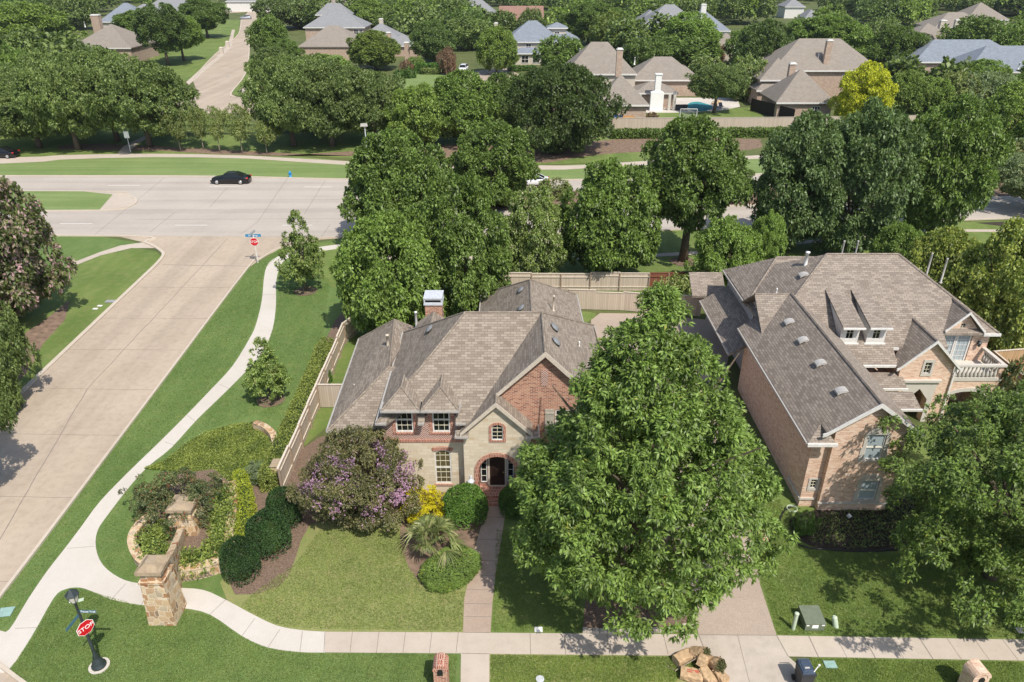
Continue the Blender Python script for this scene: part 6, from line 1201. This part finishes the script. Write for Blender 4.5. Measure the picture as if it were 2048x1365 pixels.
m = MB(); m.lathe(x, y, [(.12, 3.85), (.235, 4.25)], 6, .3); m.build('lantern_glass', 'lantern_glass', t); m = MB()
for k in range(6): a = k * math.pi / 3 + .3; m.tube([(x + .115 * math.cos(a), y + .115 * math.sin(a), 3.84), (x + .243 * math.cos(a), y + .243 * math.sin(a), 4.26)], .014, 4)
m.lathe(x, y, [(.275, 4.25), (.275, 4.28), (.12, 4.44), (.1, 4.46), (.02, 4.54)], 6, .3); m.lathe(x, y, [(.13, 3.84), (.13, 3.87)], 6, .3); m.build('lantern_cap', 'post_green_black', t)
octagon(t, (x + .085, y - .055, 2.42), (math.cos(R(58)), math.sin(R(58)), 0), .70)
def blade(par, p0, u, L, h, mat, body, z, ts=.11, both=False):
    U = Vector(u).normalized(); N = Vector((U.y, -U.x, 0)); p0 = Vector(p0); c = p0 + U * L / 2; m = MB(); m.obox((c.x, c.y, z), (L, .012, h), math.atan2(U.y, U.x)); o = m.build('name_blade', mat, par)
    if body: text('lettering', body, 'sign_white', o, tuple(Vector((c.x, c.y, z)) + N * .009), U, (0, 0, 1), ts, .002)
    return o
blade(t, (x + .06, y, 0), (1, -.02, 0), .68, .15, 'sign_teal', 'Pecos Trail', 3.3, .135); blade(t, (x, y - .06, 0), (-.12, -1, 0), .78, .15, 'sign_teal', None, 3.15)
x, y = G(516, 526); t = thing('stop_sign', 'white posted stop sign with blue street blades at boulevard corner', 'stop sign', (x, y, 0)); m = MB(); m.lathe(x, y, [(.055, 0), (.05, 2.9)], 8); m.build('post', 'trim_white', t)
octagon(t, (x, y - .07, 2.2), (1, .06, 0), .80, 'sign_white', .31); blade(t, (x - .78, y, 0), (1, .03, 0), 1.5, .28, 'sign_blue', 'San Springs', 2.82, .2); blade(t, (x - .1, y - .5, 0), (.12, 1, 0), 1.1, .25, 'sign_back', None, 3.12)
x, y = G(262, 307); t = thing('park_sign', 'small white rectangular sign on a pole by the path', 'sign', (x, y, 0)); m = MB(); m.lathe(x, y, [(.05, 0), (.05, 3.1)], 6); m.build('post', 'metal_grey', t); m = MB(); m.box(x - .38, x + .38, y - .08, y - .05, 2.3, 3.3); m.build('sign_face', 'sign_white', t)
x, y = G(735, 315); t = thing('park_lamp', 'slim white pole lamp with boxy head beside the far sidewalk', 'street lamp', (x, y, 0)); m = MB(); m.lathe(x, y, [(.16, 0), (.1, .3), (.08, 4.6)], 8); m.build('pole', 'metal_grey', t); m = MB(); m.obox((x - .1, y, 4.75), (1.1, .7, .35), .2, 0, 0, .85); m.build('lamp_head', 'vent_light', t)
x, y = G(581, 355); t = thing('fire_hydrant', 'small blue fire hydrant on grass behind the boulevard kerb', 'hydrant', (x, y, 0)); m = MB(); m.lathe(x, y, [(.22, 0), (.2, .08), (.15, .1), (.15, .55), (.19, .58), (.17, .7), (.08, .8), (.04, .88)], 10); m.build('barrel', 'hydrant_blue', t, True); m = MB(); m.tube([(x - .26, y, .45), (x + .26, y, .45)], .07); m.build('nozzle', 'hydrant_blue', t)
x, y = G(1846, 448); m = MB(); m.lathe(x, y, [(.2, 0), (.15, .1), (.15, .6), (.06, .85)], 8); tag(m.build('fire_hydrant', 'hydrant_blue'), 'blue hydrant glimpsed under the tree on the near boulevard edge', 'hydrant')
# ---------------- mailboxes ----------------
def mailbox(label, cx, cy, z, w_, d_, rz, mat, boxm):
    t = thing('brick_mailbox', label, 'mailbox', (cx, cy, 0)); t.rotation_euler.z = 0; M_ = Matrix.Translation((cx, cy, 0)) @ Matrix.Rotation(rz, 4, 'Z')
    def put_(m, name, mat_, p=None): m.v = [tuple(M_ @ Vector(v)) for v in m.v]; return m.build(name, mat_, p or t)
    r = w_ / 2; m = MB(); m.wall([(-r, 0), (r, 0), (r, z - r)] + arc(0, z - r, r, 0, math.pi, 12)[1:-1] + [(-r, z - r)], [], (0, -d_ / 2, 0), (1, 0, 0), (0, 0, 1), (0, 1, 0), d_); put_(m, 'pillar', mat)
    m = MB(); m.wall(arc(0, z - r, r + .035, 0, math.pi, 12) + arc(0, z - r, r - .12, math.pi, 0, 12), [], (0, -d_ / 2 - .02, 0), (1, 0, 0), (0, 0, 1), (0, 1, 0), d_ + .04); put_(m, 'arch_course', boxm)
    m = MB(); m.wall([(-.11, z - r - .22), (.11, z - r - .22), (.11, z - r - .02)] + arc(0, z - r - .02, .11, 0, math.pi, 8)[1:-1] + [(-.11, z - r - .02)], [], (0, -d_ / 2 - .05, 0), (1, 0, 0), (0, 0, 1), (0, 1, 0), .05); b = put_(m, 'letter_box', 'iron')
    return t
mailbox('red brick mailbox pillar with arched top at bottom edge beside garden path', -2.9, 20.3, 1.7, .56, .62, 0, 'brick_red', 'brick_trim'); gx, gy = G(1958, 1335, 1.45); mailbox('pink brick arched mailbox at the bottom right', gx, gy, 1.5, .72, .62, .12, 'brick_pink', 'brick_pink')
for u, v, lab in ((444, 108, 'tan mailbox pillar beside the far street, lower one'), (456, 95, 'tan mailbox pillar beside the far street, upper one')):
    x, y = G(u, v); m = MB(); frustum(m, x, y, 1.1, 1.0, 0, 1, .9, 1.6); frustum(m, x, y, 1.1, 1.0, 1.602, .5, .5, 1.95); tag(m.build('mailbox_pillar', 'stucco'), lab, 'mailbox')
# ---------------- utility things ----------------
x, y = G(1628, 1263); t = thing('transformer_box', 'green metal transformer cabinet on grass above the sidewalk', 'transformer', (x, y + .5, 0)); m = MB().box(x - .43, x + .43, y, y + .95, .03, .5); m.build('cabinet', 'utility_green', t)
m = MB(); m.add([(x - .46, y - .03, .5), (x + .46, y - .03, .5), (x + .46, y + .98, .56), (x - .46, y + .98, .56), (x - .46, y - .03, .44), (x + .46, y - .03, .44), (x + .46, y + .98, .44), (x - .46, y + .98, .44)], [(0, 1, 2, 3), (4, 7, 6, 5), (0, 4, 5, 1), (1, 5, 6, 2), (2, 6, 7, 3), (3, 7, 4, 0)]); m.build('lid', 'utility_green', t)
m = MB().box(x - .14, x + .14, y - .012, y - .002, .2, .4).box(x - .4, x - .28, y - .012, y - .002, .33, .4).box(x + .28, x + .42, y - .012, y - .002, .35, .42); m.build('label_plate', 'sign_white', t)
x, y = G(1586, 1259); m = MB(); m.lathe(x, y, [(.085, 0), (.085, .95), (.1, .95), (.1, 1.02), (.05, 1.05)], 14); tag(m.build('marker_post', 'utility_green_pale', smooth=False), 'slim pale cylinder post left of the transformer cabinet', 'utility post')
x, y = G(1672, 1254); m = MB(); m.tube([(x, y, -.05), (x - .13, y + .1, .5), (x - .14, y + .11, .56)], [.13, .12, .07], 14); tag(m.build('utility_pedestal', 'utility_green_pale'), 'stubby leaning pale green pedestal right of the transformer cabinet', 'pedestal')
# wheeled bin
x, y = G(1612, 1338, 1.0); t = thing('wheeled_bin', 'navy wheeled rubbish bin with lid propped beside driveway apron', 'bin', (x, y, 0)); rz = .06
m = MB(); m.obox((x, y, .55), (.46, .56, .9), rz, 0, 0, 1.22); m.build('bin_body', 'bin_black', t)
m = MB(); m.obox((x, y - .01, 1.02), (.60, .74, .05), rz); m.build('rim', 'bin_black', t); m = MB(); m.obox((x, y + .03, 1.10), (.56, .70, .08), rz, .1, 0, .86); m.obox((x, y + .03, 1.155), (.40, .5, .03), rz, .1, 0, .9); l = m.build('lid', 'bin_navy', t); m = MB(); m.obox((x, y - .08, 1.165), (.2, .07, .012), rz, .1); m.build('lid_print', 'vent_light', l)
m = MB(); m.tube([(x - .2, y + .38, 1.03), (x - .2, y + .46, 1.05), (x + .2, y + .46, 1.05), (x + .2, y + .38, 1.03)], .018, 6); m.build('handle', 'bin_navy', t)
for s_ in (-1, 1): m = MB(); m.tube([(x + s_ * .25, y + .28, .13), (x + s_ * .31, y + .28, .13)], .13, 14); m.build('wheel', 'rubber', t)
m = MB(); m.tube([(x + .2, y - .25, 1.08), (x + .42, y - .1, 1.28)], .02, 6); m.obox((x + .45, y - .09, 1.32), (.1, .06, .05), .5); tag(m.build('stick', 'pipe_white'), 'pale stick poking out of the wheeled bin', 'stick')
# paper yard bags
def bag(label, u, v, rz, L, wd, ht, tilt, opened=True, prt=False, z=0):
    wd *= 1.2; ht *= 1.2; L *= 1.05
    x, y = G(u, v); t = thing('yard_bag', label, 'paper bag', (x, y, z), 'paper yard waste bags piled by the driveway'); rg = random.Random(int(u)); m = MB(); n = 7; k = 16
    Mx = Matrix.Rotation(rz, 4, 'Z') @ Matrix.Rotation(tilt, 4, 'Y')
    for i in range(n):
        f = i / (n - 1); sx = 1 - .12 * abs(f - .5); 
        for j in range(k):
            a = 2 * math.pi * j / k; c_, s_ = math.cos(a), math.sin(a); e = .42; px_ = math.copysign(abs(c_) ** e, c_) * wd / 2 * sx + rg.uniform(-.02, .02); pz_ = math.copysign(abs(s_) ** e, s_) * ht / 2 * sx + rg.uniform(-.02, .02)
            p = Mx @ Vector((L * (f - .5), px_, pz_)); m.v.append((x + p.x, y + p.y, max(.01, z + ht / 2 + L * .45 * abs(math.sin(tilt)) + p.z)))
    for i in range(n - 1):
        for j in range(k): j2 = (j + 1) % k; m.f.append((i * k + j, (i + 1) * k + j, (i + 1) * k + j2, i * k + j2))
    m.f.append(tuple(range(k))); 
    if not opened: m.f.append(tuple((n - 1) * k + j for j in reversed(range(k))))
    m.build('bag_body', 'paper', t)
    if opened:
        c = Mx @ Vector((L * .44, 0, 0)); cz = z + ht / 2 + L * .45 * abs(math.sin(tilt)) + c.z; r_ = np.random.default_rng(int(v)); q = r_.normal(size=(140, 3)) * np.array([.03, wd * .22, ht * .22]); A3 = np.array(Mx.to_3x3()); T = q @ A3.T + np.array([x + c.x, y + c.y, cz]) - np.array([x, y, z])
        me = leaves_mesh('clippings', T, np.tile(A3[:, 0], (140, 1)), 4, .09, .05, 0, r_, 1.0); me.materials.append(MATS['clippings']); o = bpy.data.objects.new('clippings', me); sc.collection.objects.link(o); o.parent = t
        m = MB(); ce = [Mx @ Vector((L * .40, math.cos(a) * wd * .44, math.sin(a) * ht * .44)) for a in [2 * math.pi * j / 10 for j in range(10)]]; m.add([(x + p.x, y + p.y, max(.012, z + ht / 2 + L * .45 * abs(math.sin(tilt)) + p.z)) for p in ce], [tuple(range(10))]); m.build('clippings_core', 'clippings', t)
    if prt:
        m = MB()
        for i_, (a0, b0, w2, h2_) in enumerate(((-.2, -.05, .22, .05), (-.2, .05, .3, .04), (.12, 0, .16, .12))): 
            vs = [Mx @ Vector((p, q_, ht / 2 * 1.0 + .012)) for p, q_ in ((a0, b0), (a0 + w2, b0), (a0 + w2, b0 + h2_), (a0, b0 + h2_))]; m.add([(x + p.x, y + p.y, z + ht / 2 + L * .45 * abs(math.sin(tilt)) + p.z) for p in vs], [(0, 1, 2, 3)])
        m.build('printing', 'print_red', t)
bag('paper bag lying leftmost at the back of the pile', 1366, 1322, .5, .85, .42, .34, .05, False); bag('open paper bag full of clippings at the back of pile', 1396, 1320, -.6, .72, .42, .38, -.55, True)
bag('paper bag with red printing in front left of pile', 1382, 1356, -.25, .88, .46, .30, .03, False, True); bag('upright folded paper bag in the middle of the pile', 1404, 1334, .9, .5, .36, .4, -.9, False); bag('paper bag leaning right with leafy open mouth', 1428, 1340, -1.0, .76, .40, .36, -.6, True)
bag('short paper bag at the front bottom of the pile', 1414, 1362, -1.2, .72, .4, .34, .1, False); bag('paper bag resting at right front of the pile', 1440, 1358, 2.1, .6, .36, .3, 0, False)
a, b, c = G(1335, 1334), G(1350, 1345), G(1392, 1330); m = MB(); m.tube([(a[0], a[1], .05), (b[0], b[1], .1), (c[0], c[1], .45)], [.02, .025, .02], 6); tag(m.build('fallen_branch', 'bark_pale'), 'bare pale branch lying over the paper bags', 'branch')
# bed edging
m = MB(); rg = random.Random(6); e = smooth_poly(GP([(1165, 1263), (1215, 1265), (1300, 1263), (1345, 1262), (1372, 1254), (1392, 1248)]), 4)
L_ = [Vector(p) for p in e]; i = 0; acc = 0; cur = L_[0]
for p, q in zip(L_, L_[1:]):
    n = max(1, int((q - p).length / .3)); a = math.atan2((q - p).y, (q - p).x)
    for k in range(n): c = p.lerp(q, (k + .5) / n); m.obox((c.x, c.y, .07), ((q - p).length / n * .94, .2 + rg.uniform(-.03, .03), .15 + rg.uniform(-.03, .03)), a + rg.uniform(-.08, .08))
tag(m.build('stone_edging', 'walk_tan'), 'row of pale edging stones along the oak mulch bed', 'edging')
m = MB(); p, q = Vector(G(1500, 1022)), Vector(G(1531, 1088))
for k in range(9): c = p.lerp(q, (k + .5) / 9); m.obox((c.x, c.y, .08), (.27, .34, .16 + rg.uniform(-.03, .03)), math.atan2((q - p).y, (q - p).x) + rg.uniform(-.1, .1))
tag(m.build('stone_edging', 'flagstone'), 'short line of flat stones beside the driveway near neighbour house', 'edging')
e = smooth_poly(GP([(1592, 1012), (1570, 1022), (1560, 1040), (1563, 1060), (1580, 1080), (1610, 1096), (1660, 1101), (1740, 1104), (1790, 1098)]), 4); m = MB(); m.tube([(a, b, .05) for a, b in e], .05, 6); tag(m.build('bed_edging', 'iron'), 'curved black edging around the neighbour flower bed', 'edging')
e = [(G(1583, 1022)[0] + .28 * math.cos(a), G(1583, 1022)[1] + .28 * math.sin(a), .1 + .01 * a) for a in [k * .5 for k in range(24)]]; m = MB(); m.tube(e, .02, 5); tag(m.build('garden_hose', 'utility_green_pale'), 'coiled pale green hose at the neighbour house corner', 'hose')
# ---------------- cars ----------------
def car(label, x, y, rz, L, W, Hh, mat, name='parked_car', suv=False, cat='car', grp=None):
    t = thing(name, label, cat, (x, y, 0), grp); M_ = Matrix.Translation((x, y, 0)) @ Matrix.Rotation(rz, 4, 'Z'); s = L / 5.0; hs = Hh / 1.45
    def P_(m, nm, mt, p=None, sm=False): m.v = [tuple(M_ @ Vector(v)) for v in m.v]; o = m.build(nm, mt, p or t, sm, recalc=True); return o
    X = [0, .08, .35, .95, 1.5, 2.4, 3.4, 4.2, 4.75, 4.95, 5.0]; ZT = [.5, .62, .74, .84, .92, .95, .97, .98, .95, .84, .6] if not suv else [.6, .8, .95, 1.05, 1.1, 1.12, 1.14, 1.14, 1.1, 1.0, .7]; HW = [.60, .74, .84, .89, .91, .92, .92, .90, .84, .76, .66]
    m = MB(); k = 10
    for xx, zt, hw in zip(X, ZT, HW):
        zt *= hs if not suv else 1; hw *= W / 1.84
        for yy, zz in ((-.90, .22), (-1, .42), (-.985, zt * .8), (-.93, zt * .96), (-.6, zt + .03), (.6, zt + .03), (.93, zt * .96), (.985, zt * .8), (1, .42), (.90, .22)): m.v.append(((xx - 2.5) * s, yy * hw, zz))
    n = len(X)
    for i in range(n - 1):
        for j in range(k): j2 = (j + 1) % k; m.f.append((i * k + j, i * k + j2, (i + 1) * k + j2, (i + 1) * k + j))
    m.f += [tuple(range(k)), tuple((n - 1) * k + j for j in range(k))]; b = P_(m, 'body', mat, None, True)
    cs = [(1.35, .93, .78), (2.15, 1.40, .60), (2.7, 1.45, .62), (3.35, 1.42, .61), (4.35, .99, .74)] if not suv else [(1.1, 1.08, .8), (1.75, 1.66, .66), (2.7, 1.72, .68), (4.3, 1.68, .66), (4.85, 1.1, .76)]
    m = MB()
    for xx, z, hw in cs:
        zb = .9 if not suv else 1.05; hb = .84; hw *= W / 1.84
        m.v += [((xx - 2.5) * s, -hb if z > zb + .15 else -hw, zb * hs if not suv else zb), ((xx - 2.5) * s, -hw, z * (hs if not suv else 1)), ((xx - 2.5) * s, hw, z * (hs if not suv else 1)), ((xx - 2.5) * s, hb if z > zb + .15 else hw, zb * hs if not suv else zb)]
    for i in range(len(cs) - 1):
        for j in range(3): m.f.append((i * 4 + j, i * 4 + j + 1, i * 4 + j + 5, i * 4 + j + 4))
    P_(m, 'glasshouse', 'glass')
    m = MB(); q = cs[1:4]
    for xx, z, hw in q: zz = z * (hs if not suv else 1) + .012; m.v += [((xx - 2.5) * s, -hw * .97, zz), ((xx - 2.5) * s, hw * .97, zz), ((xx - 2.5) * s, -hw * .97, zz - .05), ((xx - 2.5) * s, hw * .97, zz - .05)]
    m.f += [(0, 1, 5, 4), (4, 5, 9, 8), (0, 4, 6, 2), (4, 8, 10, 6), (1, 3, 7, 5), (5, 7, 11, 9), (0, 2, 3, 1), (8, 9, 11, 10)]; P_(m, 'roof', mat)
    m = MB(); fz = hs if not suv else 1
    for sd_ in (-1, 1):
        for a, c in ((cs[0], cs[1]), (cs[4], cs[3])): m.tube([((a[0] - 2.5) * s, sd_ * a[2] * W / 1.84 * 1.02, a[1] * fz), ((c[0] - 2.5) * s, sd_ * c[2] * 1.0, c[1] * fz)], .035, 5)
        xm = 2.85; m.tube([((xm - 2.5) * s, sd_ * .845, .93 * fz if not suv else 1.08), ((xm - 2.5) * s, sd_ * .63, cs[2][1] * fz)], .035, 5)
    P_(m, 'pillars', mat)
    for xx in (.95, 4.0):
        for sd_ in (-1, 1):
            yo = sd_ * W / 2; m = MB(); m.tube([((xx - 2.5) * s, yo - sd_ * .2, .33), ((xx - 2.5) * s, yo + sd_ * .012, .33)], .335, 18); w_ = P_(m, 'wheel', 'rubber')
            m = MB(); m.tube([((xx - 2.5) * s, yo + sd_ * .0, .33), ((xx - 2.5) * s, yo + sd_ * .03, .33)], [.23, .19], 14); P_(m, 'rim', 'rim', w_)
    for sd_ in (-1, 1):
        m = MB(); m.obox(((.2 - 2.5) * s, sd_ * .62 * W / 1.84, .64 * fz if not suv else .85), (.3, .3, .12), sd_ * .5); P_(m, 'headlight', 'lantern_glass'); m = MB(); m.obox(((4.87 - 2.5) * s, sd_ * .68 * W / 1.84, .82 * fz if not suv else .95), (.22, .3, .15), -sd_ * .35); P_(m, 'tail_light', 'tail_red')
    return t
x, y = G(463, 366); car('black sedan driving left along the far boulevard lanes', x, y, 0, 5.1, 1.9, 1.45, 'car_black', 'sedan_car')
x, y = G(1062, 370); car('white car half hidden by trees on the boulevard', x, y, 0, 4.8, 1.85, 1.45, 'car_white', 'sedan_car')
x, y = G(927, 143); car('white vehicle parked facing camera in the distant driveway', x, y, R(82), 5.0, 2.0, 1.9, 'car_white', 'parked_car', True)
x, y = G(492, 39); car('silver blue car parked far up the street', x, y, R(20), 5.2, 2.0, 1.7, 'car_silver', 'parked_car', True)
x, y = G(4, 315); car('dark car at the left edge under the live oaks', x, y, 0, 4.8, 1.9, 1.5, 'car_black', 'parked_car')
# ---------------- back garden things ----------------
for u, mt, lab in ((1229, 'bin_blue', 'blue bin against the beige house garage wall'), (1239, 'bin_navy', 'dark bin right of the blue one by the garage wall')):
    x, y = G(u, 246); m = MB(); m.obox((x, y, .6), (.8, .8, 1.2), 0, 0, 0, 1.15); m.obox((x, y, 1.27), (.95, .95, .1)); tag(m.build('rubbish_bin', mt), lab, 'bin')
x, y = G(1257, 245); t = thing('garden_bench', 'orange wooden garden bench by the garage wall', 'bench', (x, y, 0)); MB().box(x - 1, x + 1, y - .3, y + .3, .42, .5).build('seat', 'wood_orange', t); MB().box(x - 1, x + 1, y + .28, y + .36, .55, 1.1).build('backrest', 'wood_orange', t)
for dx in (-.9, .9): MB().box(x + dx - .06, x + dx + .06, y - .28, y + .28, 0, .42).build('leg', 'wood_orange', t)
x, y = G(1375, 246); t = thing('soccer_goal', 'white framed play goal with net on the pool lawn', 'goal', (x, y, 0)); m = MB()
for dx in (-1.5, 1.5): m.tube([(x + dx, y, 0), (x + dx, y, 2.4)], .06, 6); m.tube([(x + dx, y, 2.4), (x + dx, y + 1.2, 0)], .05, 6)
m.tube([(x - 1.5, y, 2.4), (x + 1.5, y, 2.4)], .06, 6); m.build('frame', 'trim_white', t); m = MB()
for i in range(13): m.tube([(x - 1.5 + i * .25, y, 2.4), (x - 1.5 + i * .25, y + 1.2, 0)], .018, 3)
for i in range(8): f = i / 7; m.tube([(x - 1.5, y + 1.2 * f, 2.4 * (1 - f)), (x + 1.5, y + 1.2 * f, 2.4 * (1 - f))], .018, 3)
m.build('net', 'net_white', t)
for u, v, lab in ((1432, 218, 'dark sun lounger left one by the pool edge'), (1442, 216, 'dark sun lounger right one by the pool edge')):
    x, y = G(u, v); t = thing('sun_lounger', lab, 'sun lounger', (x, y, 0)); m = MB(); m.obox((x, y, .35), (.7, 1.3, .08)); m.build('seat', 'bin_navy', t); m = MB(); m.obox((x, y + .8, .6), (.7, .7, .07), 0, .7); m.build('backrest', 'bin_navy', t)
x, y = G(1360, 220); t = thing('outdoor_sofa', 'dark patio sofa between the columns and the pool', 'sofa', (x, y, 0)); MB().box(x - 1.3, x + 1.3, y - .5, y + .5, 0, .5).build('seat', 'bin_black', t); MB().box(x - 1.3, x + 1.3, y - .6, y - .502, 0, 1.1).build('backrest', 'bin_black', t)
x, y = G(1565, 232); t = thing('garden_trellis', 'white wooden trellis frame beside the black pool fence', 'trellis', (x, y, 0)); m = MB()
for dx in (-2, -.7, .7, 2): m.tube([(x + dx, y, 0), (x + dx, y, 2.8)], .07, 4)
for z in (1.4, 2.1, 2.8): m.tube([(x - 2, y, z), (x + 2, y, z)], .06, 4)
m.build('frame', 'trim_white', t)
x, y = G(1480, 222); t = thing('boulder', 'tan boulders at the right end of pool', 'boulders', (x, y, 0)) if False else None
for i, (u, v, r_) in enumerate(((1430, 209, .8), (1437, 206, .6))):
    x, y = G(u, v); m = MB(); m.lathe(x, y, [(r_, 0), (r_ * .95, r_ * .4), (r_ * .5, r_ * .8)], 7, i, .8); tag(m.build('boulder', 'flagstone'), ('larger', 'smaller')[i] + ' tan boulder at the end of the swimming pool', 'boulder')
# ---------------- air ----------------
hzm = bpy.data.materials.new('haze'); hzm.use_nodes = True; q = hzm.node_tree; q.nodes.remove(q.nodes['Principled BSDF'])
pv = q.nodes.new('ShaderNodeVolumePrincipled'); pv.inputs['Density'].default_value = .00009; pv.inputs['Color'].default_value = (.86, .92, 1, 1); pv.inputs['Anisotropy'].default_value = .2
q.links.new(pv.outputs[0], q.nodes['Material Output'].inputs['Volume']); MATS['haze'] = hzm
tag(MB().box(-1000, 1000, -60, 1600, -1, 34).build('haze', 'haze'), 'thin pale air softening the far treetops', 'haze', None, 'stuff')
print('SCENE BUILT', len(bpy.data.objects))
